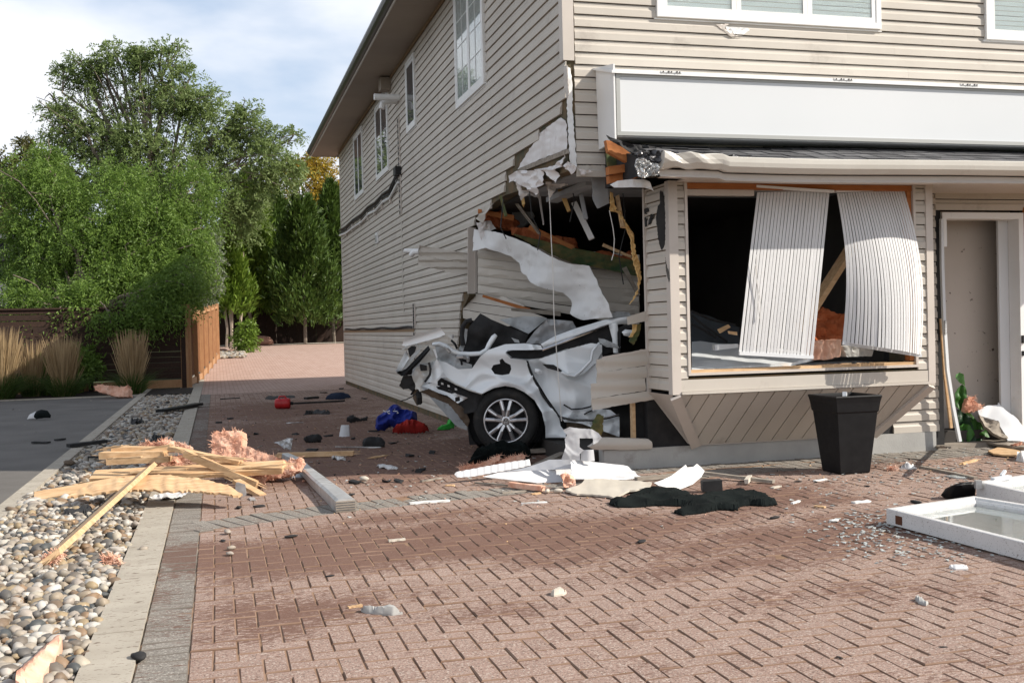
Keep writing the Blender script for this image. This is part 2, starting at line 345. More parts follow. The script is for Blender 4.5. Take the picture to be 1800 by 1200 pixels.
def dent(amp, s, seed=0.):                                        # a few long creases in sheet metal
    return lambda x, y: amp * (1 - 2.2 * abs(nz3(x, y, s, seed))) + amp * .5 * max(0, 1 - 9 * abs(nz3(x + 40, y, s * .8, seed + 9)))
def soft(amp, s, seed=0.): return lambda x, y: amp * (nz3(x, y, s, seed) + .4 * nz3(x, y, s * 2.3, seed + 3))

# ================================================================== THE GROUND
X0, Y0 = 3.137, 9.327                                        # the corner of the building
YF, ZE = 27.3, 5.84                                          # its far end and the height of its soffit
def rise(y): return 0.0 if y < 33 else .04 * (y - 33) if y < 52 else .76
def ramp(name, x0, x1, y0, y1, z, mat, kind='structure'):
    ys = [y0] + [y for y in (33, 52) if y0 < y < y1] + [y1]; vs = []
    for y in ys: vs += [(x0, y, rise(y) + z), (x1, y, rise(y) + z)]
    return tag(mk(name, vs, [(2 * i, 2 * i + 1, 2 * i + 3, 2 * i + 2) for i in range(len(ys) - 1)], mat), kind=kind)
tag(mk('ground', [(-500, -200, -.09), (500, -200, -.09), (500, 33, -.09), (-500, 33, -.09), (-500, 52, .67), (500, 52, .67), (500, 700, .67), (-500, 700, .67)],
       [(0, 1, 2, 3), (3, 2, 5, 4), (4, 5, 6, 7)], 'lawn'), kind='structure')
ramp('parking_lot', -30, -1.725, -10, 25.6, -.008, 'asphalt')
ramp('planting_bed', -30, -1.9, 25.75, 28.6, .01, 'soil')

# kerbs: cast in lengths, each length a piece
def kerb(name, x0, x1, y0, y1, step):
    e = thing(name, None, None, ((x0 + x1) / 2, y0, 0)); e['kind'] = 'structure'
    y = y0
    while y < y1:
        MB().add([(x0, y + .003, -.1), (x1, y + .003, -.1), (x1, y + step - .003, -.1), (x0, y + step - .003, -.1),
                  (x0 + .004, y + .006, .012), (x1 - .004, y + .006, .012), (x1 - .004, y + step - .006, .012), (x0 + .004, y + step - .006, .012)],
                 [(4, 5, 6, 7), (0, 1, 5, 4), (1, 2, 6, 5), (2, 3, 7, 6), (3, 0, 4, 7)]).build('kerb_slab', 'kerb', e)
        y += step
kerb('driveway_kerb', -.572, -.352, 2.0, 27.2, 3.15); kerb('parking_kerb', -1.725, -1.575, 2.0, 25.6, 2.95)
MB().box((-30, 25.6, -.1), (-1.575, 25.75, .015)).build('bed_kerb', 'kerb')['kind'] = 'structure'

# pavers -------------------------------------------------------------------------------------------
def paver_mat(name, a, b, flecks, stain):
    m = bpy.data.materials.new(name); m.use_nodes = True; t = m.node_tree; n = t.nodes; l = t.links; bs = n['Principled BSDF']
    pos = n.new('ShaderNodeNewGeometry'); P = pos.outputs['Position']
    def tex(sc, de=4, ro=.6, vec=P):
        q = n.new('ShaderNodeTexNoise'); q.inputs['Scale'].default_value = sc; q.inputs['Detail'].default_value = de; q.inputs['Roughness'].default_value = ro; l.new(vec, q.inputs['Vector']); return q.outputs[0]
    def rng_(v, lo, hi, a_=0, b_=1):
        x = n.new('ShaderNodeMapRange'); x.inputs[1].default_value = lo; x.inputs[2].default_value = hi; x.inputs[3].default_value = a_; x.inputs[4].default_value = b_; l.new(v, x.inputs[0]); return x.outputs[0]
    def mix(f, c, d):
        x = n.new('ShaderNodeMix'); x.data_type = 'RGBA'; l.new(f, x.inputs[0])
        for i, k in ((6, c), (7, d)):
            if isinstance(k, tuple): x.inputs[i].default_value = (*k, 1)
            else: l.new(k, x.inputs[i])
        return x.outputs[2]
    def math_(op, p, q):
        x = n.new('ShaderNodeMath'); x.operation = op
        for i, k in ((0, p), (1, q)):
            if isinstance(k, (int, float)): x.inputs[i].default_value = k
            else: l.new(k, x.inputs[i])
        return x.outputs[0]
    fr = math_('FRACT', math_('ADD', n.new('ShaderNodeObjectInfo').outputs['Random'], pos.outputs['Random Per Island']), 0)
    c = mix(fr, a, b)
    c = mix(rng_(tex(1.1, 5), .35, .7), c, mix(fr, tuple(v * .9 for v in b), a))
    c = mix(rng_(tex(80, 3, .8), .53, .62, 0, .85), c, flecks[0]); c = mix(rng_(tex(95, 3, .8), .54, .62, 0, .9), c, flecks[1])
    if stain:                                                 # mud thrown across the paving, also shade painted on the drive: specks drawn out sideways
        mpn = n.new('ShaderNodeMapping'); mpn.inputs['Scale'].default_value = (11, 30, 1); mpn.inputs['Rotation'].default_value = (0, 0, .12); l.new(P, mpn.inputs[0])
        sp = tex(1.6, 6, .72, mpn.outputs[0]); tot = None
        for (cx, cy, rx, ry, k) in stain:                     # where the splashes fell and the drive's shade is deepened (metres)
            sb = n.new('ShaderNodeVectorMath'); sb.operation = 'SUBTRACT'; sb.inputs[1].default_value = (cx, cy, 0); l.new(P, sb.inputs[0])
            sc = n.new('ShaderNodeVectorMath'); sc.operation = 'MULTIPLY'; sc.inputs[1].default_value = (1 / rx, 1 / ry, 0); l.new(sb.outputs[0], sc.inputs[0])
            ln = n.new('ShaderNodeVectorMath'); ln.operation = 'LENGTH'; l.new(sc.outputs[0], ln.inputs[0])
            v = rng_(ln.outputs['Value'], 1.15, .1, 0, k); tot = v if tot is None else math_('MAXIMUM', tot, v)
        tot = math_('ADD', tot, rng_(tex(1.6, 6), .42, .72, 0, .42))
        f = rng_(math_('ADD', math_('MULTIPLY', tot, .40), sp), .63, .69)
        c = mix(math_('MULTIPLY', f, .78), c, (.12, .058, .04))
    l.new(c, bs.inputs[0]); bs.inputs['Roughness'].default_value = .92; bs.inputs['Specular IOR Level'].default_value = .2
    bn = n.new('ShaderNodeBump'); bn.inputs['Distance'].default_value = .0022; l.new(tex(150, 4, .7), bn.inputs['Height']); l.new(bn.outputs[0], bs.inputs['Normal'])
    M[name] = m
ST = [(1.6, 6.75, 2.4, .8, .85), (.75, 6.6, 1.5, .75, 1.0), (3.6, 5.9, 1.9, .8, .6), (-.1, 6.9, .6, .5, .9), (2.0, 6.3, 1.0, .7, .75), (3.9, 7.4, 1.0, .8, .9), (4.3, 6.2, .9, .6, .8), (.2, 5.3, .9, .5, .55), (2.6, 5.4, 1.2, .35, .55),
      (1.8, 11.2, 2.4, 2.2, 1.1), (1.2, 14.5, 2.2, 3.2, .9), (1.0, 19, 2.2, 3.5, .7), (-.45, 6.6, .3, 1.2, .6), (1.2, 7.6, 1.2, .4, .5), (3.3, 8.3, .8, .4, .7), (3.0, 4.6, .8, .4, .35), (5.6, 8.6, 1.6, .4, .35), (1.1, 4.9, .6, .3, .4)]  # first patch here: mud, widened to paint the shaded drive darker
paver_mat('red_paver', (.262, .173, .138), (.35, .247, .203), ((.52, .45, .39), (.085, .06, .048)), ST)
paver_mat('grey_paver', (.19, .17, .147), (.26, .235, .205), ((.46, .43, .38), (.08, .07, .06)), ST)
pm('joint_sand', [(.3, (.17, .10, .06)), (.7, (.30, .19, .12))], 9, 8, rough=1, bump=.004, bscale=120, world=True)
ramp('paver_bed', -.352, 16, 1.0, 33, -.0058, 'joint_sand')

def band(x):                                                  # front edge of the soldier course across the drive
    return 7.62 + .62 * (1 - math.exp(-max(x + .15, 0) / 1.3)) + max(x, 0) * .075
def clip(poly, a, b, c):                                      # keep a*x + b*y <= c
    o = []
    for i in range(len(poly)):
        p, q = poly[i], poly[(i + 1) % len(poly)]; dp = a * p[0] + b * p[1] - c; dq = a * q[0] + b * q[1] - c
        if dp <= 0: o.append(p)
        if dp * dq < 0: t_ = dp / (dp - dq); o.append((p[0] + (q[0] - p[0]) * t_, p[1] + (q[1] - p[1]) * t_))
    return o
def area(p): return abs(sum(p[i - 1][0] * p[i][1] - p[i][0] * p[i - 1][1] for i in range(len(p)))) / 2
def inset(p, d):
    n = len(p); o = []
    for i in range(n):
        a, b, c = Vector(p[i - 1]), Vector(p[i]), Vector(p[(i + 1) % n]); e1 = (b - a).normalized(); e2 = (c - b).normalized()
        n1 = Vector((-e1.y, e1.x)); n2 = Vector((-e2.y, e2.x)); k = (n1 + n2); q = k.length
        k = k / q if q > 1e-6 else n1; o.append(b + k * d / max(.35, k.dot(n1)))
    return [tuple(v) for v in o]
def paver(poly):                                              # a paver: chamfered top, sides down into the joint, each a little out of level
    if sum(poly[i - 1][0] * poly[i][1] - poly[i][0] * poly[i - 1][1] for i in range(len(poly))) < 0: poly = poly[::-1]
    o = inset(poly, .0005 + random.random() ** 2 * .0022); tp = inset(poly, .0068); z = random.gauss(0, .0016); tx, ty = random.gauss(0, .014), random.gauss(0, .014)
    cx = sum(p[0] for p in o) / len(o); cy = sum(p[1] for p in o) / len(o); n = len(o)
    vs = [(p[0], p[1], -.03) for p in o] + [(p[0], p[1], -.0048 + z + (p[0] - cx) * tx + (p[1] - cy) * ty) for p in o] + [(p[0], p[1], z + (p[0] - cx) * tx + (p[1] - cy) * ty) for p in tp]
    fs = [tuple(range(2 * n, 3 * n))]
    for k in range(2):
        for i in range(n): fs.append((k * n + i, k * n + (i + 1) % n, (k + 1) * n + (i + 1) % n, (k + 1) * n + i))
    return vs, fs
U = .0985; XE = -.143
def seen(x, y):                                               # in the picture or within a metre of it
    c = MW.transposed() @ Vector((x, y, -EYE))
    return c.z > 2.6 and abs(c.x) < .477 * c.z + 1.2 and y < 25
red, grey = [], []
for i in range(-1, 130):
    for j in range(0, 260):
        k = (i - j) % 4; x, y = XE + i * U, 2.0 + j * U
        if k == 0: q = [(x, y), (x + 2 * U, y), (x + 2 * U, y + U), (x, y + U)]
        elif k == 2: q = [(x, y - U), (x + U, y - U), (x + U, y + U), (x, y + U)]
        else: continue
        if not seen(x, y) or (x > X0 + .1 and y > Y0 + 1.2): continue
        q = clip(q, -1, 0, -XE)
        if len(q) < 3: continue
        x_ = sum(p[0] for p in q) / len(q); s = (band(x_ + .05) - band(x_ - .05)) / .1; b0 = band(x_) - s * x_
        lo = clip(q, -s, 1, b0); hi = clip(q, s, -1, -(b0 + .4 * math.hypot(1, s)))
        for p in (lo, hi):
            if len(p) > 2 and area(p) > .0009: red.append(p)
y = 2.0
while y < 25:                                                 # grey course along the kerb
    grey.append([(-.352, y), (XE, y), (XE, y + U), (-.352, y + U)]); y += U
x = XE
while x < 8.5:                                                # grey soldier course across the drive and along the foundation
    x1 = x + U; a, b = band(x), band(x1); s = (b - a) / U; nx, ny = -s / math.hypot(1, s), 1 / math.hypot(1, s)
    grey.append([(x, a), (x1, b), (x1 + nx * .4, b + ny * .4), (x + nx * .4, a + ny * .4)]); x = x1
x = 3.6
while x < 9.0:                                                # second grey course against the wall
    grey.append([(x, 9.02 + .04 * (x - 3.6)), (x + U, 9.02 + .04 * (x - 3.6)), (x + U, 9.36), (x, 9.36)]); x += U
def lay(polys, name, mat, n_single, root):
    def dist(p): return math.hypot(sum(q[0] for q in p) / len(p), sum(q[1] for q in p) / len(p) )
    def vis(p):
        c = MW.transposed() @ Vector((sum(q[0] for q in p) / len(p), sum(q[1] for q in p) / len(p), -EYE))
        return c.z > .1 and abs(CX + F * c.x / c.z - 900) < 920 and CY + F * c.y / c.z < 1220
    ps = sorted(polys, key=dist); singles = [p for p in ps if vis(p)][:n_single]; ids = {id(p) for p in singles}; mb = MB(); mis = []
    for p in ps:
        vs, fs = paver(p)
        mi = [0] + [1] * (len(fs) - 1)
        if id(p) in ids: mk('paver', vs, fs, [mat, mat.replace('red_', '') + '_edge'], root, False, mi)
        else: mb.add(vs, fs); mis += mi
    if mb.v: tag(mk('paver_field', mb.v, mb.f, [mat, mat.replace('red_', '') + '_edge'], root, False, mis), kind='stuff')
drive = thing('driveway', None, None, (1.5, 5, 0)); drive['kind'] = 'structure'
red = [p for p in red if not (sum(q[0] for q in p) / len(p) > 3.6 and sum(q[1] for q in p) / len(p) > 8.97 + .04 * (sum(q[0] for q in p) / len(p) - 3.6))]
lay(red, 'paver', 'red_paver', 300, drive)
course = thing('border_course', None, None, (0, 5, 0)); course['kind'] = 'structure'
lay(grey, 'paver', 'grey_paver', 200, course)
# beyond, where the pavers can no longer be told apart, the drive runs on as a sheet
def far_paver():
    m = bpy.data.materials.new('far_paver'); m.use_nodes = True; t = m.node_tree; n = t.nodes; l = t.links; bs = n['Principled BSDF']
    br = n.new('ShaderNodeTexBrick'); br.inputs['Color1'].default_value = (.37, .245, .195, 1); br.inputs['Color2'].default_value = (.44, .31, .255, 1); br.inputs['Mortar'].default_value = (.24, .16, .12, 1)
    br.inputs['Scale'].default_value = 1; br.inputs['Brick Width'].default_value = .2; br.inputs['Row Height'].default_value = .2; br.inputs['Mortar Size'].default_value = .012
    g = n.new('ShaderNodeNewGeometry'); l.new(g.outputs['Position'], br.inputs['Vector']); l.new(br.outputs[0], bs.inputs[0]); bs.inputs['Roughness'].default_value = .95; M['far_paver'] = m
far_paver()
ramp('rear_yard', -.352, 14, 24.95, 51.6, .001, 'far_paver')
ramp('rear_gravel', -.352, 14, 51.6, 53.5, .03, 'kerb')
ramp('drive_margin', -1.6, -.36, 25.6, 28.3, .004, 'soil'); ramp('drive_verge', -.9, -.353, 28.3, 47, .006, 'kerb')

# river pebbles -------------------------------------------------------------------------------------
bed = tag(mk('gravel_bed', [(-1.58, 2, -.05), (-.57, 2, -.05), (-.57, 25.6, -.05), (-1.58, 25.6, -.05)], [(0, 1, 2, 3)], 'soil'), kind='structure')
def pebble_mat():
    m = bpy.data.materials.new('pebble'); m.use_nodes = True; t = m.node_tree; n = t.nodes; l = t.links; b = n['Principled BSDF']
    g = n.new('ShaderNodeNewGeometry'); oi = n.new('ShaderNodeObjectInfo'); a = n.new('ShaderNodeMath'); a.operation = 'ADD'; l.new(g.outputs['Random Per Island'], a.inputs[0]); l.new(oi.outputs['Random'], a.inputs[1])
    f = n.new('ShaderNodeMath'); f.operation = 'FRACT'; l.new(a.outputs[0], f.inputs[0]); r = n.new('ShaderNodeValToRGB'); r.color_ramp.interpolation = 'CONSTANT'
    cs = [(.42, .39, .34), (.32, .28, .23), (.50, .47, .42), (.20, .145, .10), (.36, .31, .25), (.13, .12, .11), (.44, .39, .31), (.26, .175, .11), (.38, .33, .28), (.17, .145, .12), (.54, .51, .46), (.34, .26, .16), (.33, .27, .20), (.08, .085, .085), (.46, .42, .37)]
    el = r.color_ramp.elements
    while len(el) < len(cs): el.new(.5)
    for i, c in enumerate(cs): el[i].position = i / len(cs); el[i].color = (*c, 1)
    l.new(f.outputs[0], r.inputs[0]); q = n.new('ShaderNodeTexNoise'); q.inputs['Scale'].default_value = 22; q.inputs['Detail'].default_value = 7; l.new(g.outputs['Position'], q.inputs['Vector'])
    mr = n.new('ShaderNodeMapRange'); mr.inputs[1].default_value = .35; mr.inputs[2].default_value = .7; l.new(q.outputs[0], mr.inputs[0])
    h = n.new('ShaderNodeHueSaturation'); h.inputs['Value'].default_value = .72; l.new(r.outputs[0], h.inputs['Color'])
    x = n.new('ShaderNodeMix'); x.data_type = 'RGBA'; l.new(mr.outputs[0], x.inputs[0]); l.new(r.outputs[0], x.inputs[6]); l.new(h.outputs[0], x.inputs[7]); l.new(x.outputs[2], b.inputs[0])
    b.inputs['Roughness'].default_value = .55; b.inputs['Specular IOR Level'].default_value = .3; M['pebble'] = m
pebble_mat()
import bmesh
def rock_mesh(seed, sub=2):
    bm = bmesh.new(); bmesh.ops.create_icosphere(bm, subdivisions=sub, radius=1); r_ = random.Random(seed); sx, sy, sz = 1, r_.uniform(.62, .95), r_.uniform(.45, .75)
    for v in bm.verts:
        k = 1 + .30 * noise.noise(v.co * 1.2 + Vector((seed * 3.1, 0, 0))) + .2 * noise.noise(v.co * 2.4 + Vector((0, seed * 2.3, 0))); k = min(k, 1.06 + .05 * (seed % 3))
        v.co = Vector((v.co.x * sx, v.co.y * sy, v.co.z * sz)) * k
    me = bpy.data.meshes.new('pebble'); bm.to_mesh(me); bm.free(); me.polygons.foreach_set('use_smooth', [True] * len(me.polygons)); me.materials.append(M['pebble']); return me
rocks = [rock_mesh(i) for i in range(14)]; small = [rock_mesh(40 + i, 1) for i in range(8)]
pts = []
yy = 2.6
while yy < 25.4:                                              # a loose heap: two layers of pebbles, laid at random
    dens_ = .049 if yy < 9 else .085
    for layer in range(2 if yy < 10 else 1):
        xx = -1.57
        while xx < -.58:
            r_ = random.choice((.014, .018, .023, .028, .032, .038, .047)) if yy < 9 else random.choice((.03, .04, .05, .06))
            edge = max(0, abs(xx + 1.075) - .38)
            pts.append((xx + random.uniform(-.02, .02), yy + random.uniform(-.025, .025), -.03 + layer * .03 + random.uniform(0, .02) - edge * .12, r_)); xx += dens_ * random.uniform(.75, 1.2)
    yy += dens_ * .8
def inpic(p):
    c = MW.transposed() @ (Vector(p[:3]) - EYEV); return c.z > .2 and abs(c.x) / c.z < .49 and c.y / c.z < .335
vis_ = [p for p in pts if inpic(p) and p[2] > -.012]; vis_.sort(key=lambda p: -p[3] / p[1]); singles = set(vis_[:300]); big = MB(); tmpl = [([tuple(v.co) for v in me.vertices], [tuple(f.vertices) for f in me.polygons]) for me in small]
tm2 = [([tuple(v.co) for v in me.vertices], [tuple(f.vertices) for f in me.polygons]) for me in rocks]
for p in pts:
    eul = Matrix.Rotation(random.uniform(0, 6.28), 4, 'Z') @ Matrix.Rotation(random.gauss(0, .35), 4, 'X') @ Matrix.Rotation(random.gauss(0, .3), 4, 'Y')
    if p in singles:
        o = bpy.data.objects.new('stone', random.choice(rocks)); COL.objects.link(o); o.parent = bed
        o.matrix_local = Matrix.Translation(Vector(p[:3]) - wloc(bed)) @ eul @ Matrix.Scale(p[3], 4)
    elif not inpic(p) and p[1] < 4: continue
    else:
        v_, f_ = random.choice(tm2 if p[1] < 7 else tmpl); big.add([Vector(p[:3]) + eul @ (Vector(v) * p[3]) for v in v_], f_)
tag(big.build('loose_stones', 'pebble', bed, True), kind='stuff')

# ================================================================== THE BUILDING
B = thing('damaged_building', 'two-storey beige clapboard building with its front corner smashed open', 'building', (X0, Y0, 0))
EXP = .1143                                                   # height of one course of siding
def board(y_or_x0, y_or_x1, z, face, parent, jag=(0, 0), h=EXP, off=0., lean=0., mat='siding'):
    """one course of vinyl siding: a lower butt edge that stands proud and a face that leans back (face 'L' looks to -x, 'F' to -y)"""
    a, b = y_or_x0, y_or_x1; vs = []
    for t, dz0, dz1 in ((a, jag[0], 0), (b, jag[1], 0)):
        for (d, zz) in ((.020, 0), (.019, h * .52), (.007, h * .68), (.005, h - .009), (-.003, h - .009), (-.003, 0)):
            tt = t + (dz0 * (zz / h) if dz0 else 0); q = d + off
            vs.append((X0 - q, tt, z + zz) if face == 'L' else (tt, Y0 - q, z + zz))
    n = 6; fs = [(i, (i + 1) % n, n + (i + 1) % n, n + i) for i in range(n)] + [tuple(reversed(range(n))), tuple(range(n, 2 * n))]
    if face == 'L': fs = [tuple(reversed(f)) for f in fs]
    return mk('siding_board', vs, fs, mat, parent)
# left wall: sheathing with the hole, boards cut back to the torn edge
hole_px = [(1008, 296)] + A7((870, 205), (700, 262), (600, 318), (430, 372), (255, 490), (195, 600)) + [(824, 420), (824, 520), (812, 545), (806, 600), (800, 745)]
hole = [(p.y, p.z) for p in (PX(x_, y_, X0) for x_, y_ in hole_px)]
hole[0] = (Y0 + .001, hole[0][1]); hole[-1] = (hole[-1][0], 0)
ol = [(Y0 + .001, ZE - .002)] + hole + [(YF, 0), (YF, ZE - .002)]
LW = sheet('left_wall', ol, lambda u, v: (Vector((X0 + .004, u, v)), Vector((-1, 0, 0))), 'sheathing', B, res=.6, thick=.13, smooth=False)
edge_px = [(996, 110), (996, 175), (990, 186), (978, 205), (962, 222), (953, 231), (938, 248), (912, 262), (906, 280), (893, 300), (888, 318), (888, 336), (870, 352), (857, 366), (845, 378), (836, 386), (831, 400), (825, 412), (824, 510), (812, 524), (809, 560), (806, 600), (800, 745)]
edge = [(p.y, p.z) for p in (PX(x_, y_, X0) for x_, y_ in edge_px)]
def torn(z):
    for (ya, za), (yb, zb) in zip(edge, edge[1:]):
        if zb <= z <= za: return ya + (yb - ya) * (za - z) / max(za - zb, 1e-6)
    return Y0 if z > 1 else edge[-1][0]
z = .098
while z < ZE - .03:
    h = min(EXP, ZE - .004 - z); y_ = torn(z + h * .5); s0 = (Y0 + .01) if z > 3.75 else y_ + random.uniform(-.015, .02); j = random.uniform(-.03, .03) if z < 3.75 else 0
    cuts = [s0]; step = random.uniform(2.2, 4.2)
    while cuts[-1] + step < YF - 1: cuts.append(cuts[-1] + step); step = 3.66
    cuts.append(YF - .02)
    for a, b in zip(cuts, cuts[1:]): board(a, b - .001, z, 'L', LW, (j if a == s0 else 0, 0), h, off=random.uniform(0, .0012))
    z += EXP
# front wall: sheathing boxes around the openings
f_ = MB(); yb = Y0 + .13
f_.box((X0 + .14, Y0 + .001, 2.72), (12, yb, ZE)); f_.box((6.5, Y0 + .001, 0.02), (7.10, yb, 2.72)); f_.box((8.05, Y0 + .001, .02), (12, yb, 2.72)); f_.box((7.10, Y0 + .001, 2.42), (8.05, yb, 2.72)); f_.box((3.87, Y0 + .001, .02), (6.5, yb, .70))
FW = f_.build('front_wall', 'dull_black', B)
z = .19; k = 0
while z < ZE - .03:
    h = min(EXP, ZE - z); segs = []
    if z + h > 2.74: segs.append((X0 + (.095 if z > 3.7 else .085), 11.9))
    else: segs.append((6.50, 7.03)); segs.append((8.17, 11.9))
    for a, b in segs:
        if z + h > 2.74:
            m_ = random.uniform(5.5, 9.5); board(a, m_, z, 'F', FW, h=h); board(m_ + .001, b, z, 'F', FW, h=h)
        else: board(a, b, z, 'F', FW, h=h)
    z += EXP; k += 1
# corner posts
def corner_post(x, y, z0, z1, w=.085, name='corner_trim', mat='trim', par=B, d=.022):
    return MB().box((x - d, y - d, z0), (x + w, y - .0005, z1)).box((x - d, y - .0005, z0), (x - .0005, y + w, z1)).build(name, mat, par)
corner_post(X0, Y0, 3.76, ZE - .005)
corner_post(X0, YF - .085, .09, ZE - .005, d=.02)
# torn remains of the corner post
tp = Z4
sheet('torn_corner_trim', [(994, 116), (1003, 120), (1006, 150), (1006, 190), (1009, 235), (1012, 262), (1014, 292), (1006, 300), (1001, 280), (999, 236), (997, 200), (996, 150)], on_y(Y0 - .025), 'white_vinyl', B, 5, crumple(.012, .12, 3), .004, rag=.8)
sheet('torn_corner_trim', Z4((1352, 350), (1372, 345), (1380, 500), (1368, 520), (1356, 460)), on_x(X0 - .03), 'trim', B, 4, crumple(.01, .15, 9), .004)

# ------------------------------------------------------------------ upper windows in the left wall
def window(face, a, b, z0, z1, sashes, glass, par, muntin=False, mcol=0, depth=.045):
    """casement window standing a little proud of the siding: outer frame, and per sash a frame, a pane and its glazing bars"""
    def P(t, d, z_): return (X0 - d, t, z_) if face == 'L' else (t, Y0 - d, z_)
    def bx(mb, t0, t1, d0, d1, z0_, z1_):
        p, q = P(t0, d0, z0_), P(t1, d1, z1_); mb.box(tuple(min(i, j) for i, j in zip(p, q)), tuple(max(i, j) for i, j in zip(p, q)))
    fr = MB(); w_ = .055
    bx(fr, a, b, 0, depth, z0, z0 + w_); bx(fr, a, b, 0, depth, z1 - w_, z1); bx(fr, a, a + w_, 0, depth, z0 + w_, z1 - w_); bx(fr, b - w_, b, 0, depth, z0 + w_, z1 - w_)
    bx(fr, a - .02, b + .02, .0005, .018, z0 - .02, z0 - .0005)
    o = fr.build('window', 'white_vinyl', par)
    n = len(sashes); ts = [a + w_ + (b - a - 2 * w_) * s for s in [0] + sashes]
    for i in range(n):
        s0, s1 = ts[i], ts[i + 1]; sm = MB(); v_ = .05
        bx(sm, s0, s1, .004, depth - .006, z0 + w_ + .001, z0 + w_ + v_); bx(sm, s0, s1, .004, depth - .006, z1 - w_ - v_, z1 - w_ - .001)
        bx(sm, s0 + .001, s0 + v_, .004, depth - .006, z0 + w_ + v_, z1 - w_ - v_); bx(sm, s1 - v_, s1 - .001, .004, depth - .006, z0 + w_ + v_, z1 - w_ - v_); sm.build('sash', 'white_vinyl', o)
        pn = MB(); g_ = glass if isinstance(glass, str) else glass[i]; bx(pn, s0 + v_, s1 - v_, .030, .034, z0 + w_ + v_, z1 - w_ - v_); pn.build('pane', 'clear_glass' if g_ != 'dark_glass' else g_, o)
        if g_ == 'blind_glass':                               # a lowered slatted blind behind the glass
            bl = MB(); zz = z0 + w_ + v_
            while zz < z1 - w_ - v_ - .02: bx(bl, s0 + v_, s1 - v_, .0225 + .002 * random.random(), .0255 + .002 * random.random(), zz, zz + .042); zz += .05
            bl.build('blind', 'blind_slat', o)
        elif g_ == 'curtained_glass':
            ct = MB(); n_ = 14; t0, t1 = s0 + v_, s1 - v_
            for q in range(n_): bx(ct, t0 + (t1 - t0) * q / n_, t0 + (t1 - t0) * (q + .96) / n_, .0225, .0235 + .004 * (q % 2), z0 + w_ + v_, z1 - w_ - v_)
            ct.build('curtain', 'clean_white', o)
        if muntin:
            mm = MB(); zz = z0 + w_ + v_; hh = z1 - z0 - 2 * (w_ + v_); mid = (s0 + s1) / 2
            bx(mm, mid - .004, mid + .004, .0345, .0385, zz, zz + hh)
            for r_ in range(1, 4): bx(mm, s0 + v_, s1 - v_, .0347, .038, zz + hh * r_ / 4 - .004, zz + hh * r_ / 4 + .004)
            mm.build('muntin', 'white_vinyl', o)
window('L', 12.18, 13.70, 4.19, 5.70, [.5, 1], 'curtained_glass', B, True)
window('L', 16.62, 17.40, 4.54, 5.67, [1], 'dark_glass', B)
window('L', 19.40, 20.90, 4.24, 5.65, [.5, 1], 'dark_glass', B)
window('L', 22.85, 24.25, 4.26, 5.68, [.5, 1], 'dark_glass', B)
window('F', 4.04, 6.43, 4.20, 5.55, [1 / 3, 2 / 3, 1], 'blind_glass', B)
window('F', 7.66, 10.0, 4.16, 5.55, [1 / 3, 2 / 3, 1], 'blind_glass', B)

# ------------------------------------------------------------------ roof, soffit, gutter
OV = .64
s_ = MB(); y = Y0 - OV
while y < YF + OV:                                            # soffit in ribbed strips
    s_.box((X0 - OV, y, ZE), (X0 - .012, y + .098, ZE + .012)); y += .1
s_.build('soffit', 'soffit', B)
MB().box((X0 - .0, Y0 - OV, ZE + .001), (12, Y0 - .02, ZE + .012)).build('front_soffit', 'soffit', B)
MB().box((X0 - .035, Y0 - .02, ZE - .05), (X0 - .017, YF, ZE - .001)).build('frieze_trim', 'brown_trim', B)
MB().box((X0 - OV - .02, Y0 - OV, ZE - .015), (X0 - OV, YF + OV, ZE + .17)).box((X0 - OV - .02, Y0 - OV - .02, ZE - .015), (12, Y0 - OV, ZE + .17)).box((X0 - OV - .02, YF + OV, ZE - .015), (12, YF + OV + .02, ZE + .17)).build('fascia', 'trim', B)
gx = X0 - OV - .02
prof = [(0, .02), (-.05, .02), (-.085, .055), (-.10, .10), (-.10, .135), (-.09, .135), (-.088, .13), (0, .13)]
MB().prism([(gx + a, Y0 - OV, ZE + b) for a, b in prof], (0, YF - Y0 + 2 * OV, 0)).build('eaves_gutter', 'gutter_dark', B)
rx0, ry0, rx1, ry1, rz = X0 - OV, Y0 - OV, 12.0, YF + OV, ZE + .17
MB().add([(rx0, ry0, rz), (rx1, ry0, rz), (rx1, ry1, rz), (rx0, ry1, rz), (7.5, ry0 + 5, rz + 1.5), (7.5, ry1 - 5, rz + 1.5)], [(0, 1, 4), (1, 2, 5, 4), (2, 3, 5), (3, 0, 4, 5), (3, 2, 1, 0)]).build('roof', 'shingle', B)
# rooms behind: floors, ceiling, back and side walls
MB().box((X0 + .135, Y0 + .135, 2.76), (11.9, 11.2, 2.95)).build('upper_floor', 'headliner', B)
MB().box((X0 + .135, 11.201, 2.765), (11.9, YF - .2, 2.95)).build('upper_floor', 'inside_shade', B)  # deeper ceiling in the dark colour that stands for room shade
MB().box((X0 + .14, Y0 + .135, .0), (11.9, YF - .2, .16)).build('floor_slab', 'inside_shade', B)
MB().box((X0 + .135, 16.5, .16), (11.9, 16.6, 2.76)).build('back_partition', 'inside_shade', B)
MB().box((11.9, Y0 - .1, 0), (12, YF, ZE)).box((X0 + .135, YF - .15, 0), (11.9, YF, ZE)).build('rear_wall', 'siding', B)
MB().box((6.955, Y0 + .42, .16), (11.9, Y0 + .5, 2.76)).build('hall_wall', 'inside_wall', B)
MB().box((6.88, Y0 + .2, .16), (6.95, 16.4, 2.76)).build('room_partition', 'inside_shade', B)  # wall towards the bay room, its shade put into the colour
fo = MB(); fo.box((3.42, Y0 - .03, -.05), (6.98, Y0 + .12, .188)); fo.box((8.06, Y0 - .03, -.05), (12, Y0 + .12, .188)); fo.box((X0 + .02, 13.8, -.05), (X0 + .15, YF, .097))
fo.build('foundation', 'concrete', B)
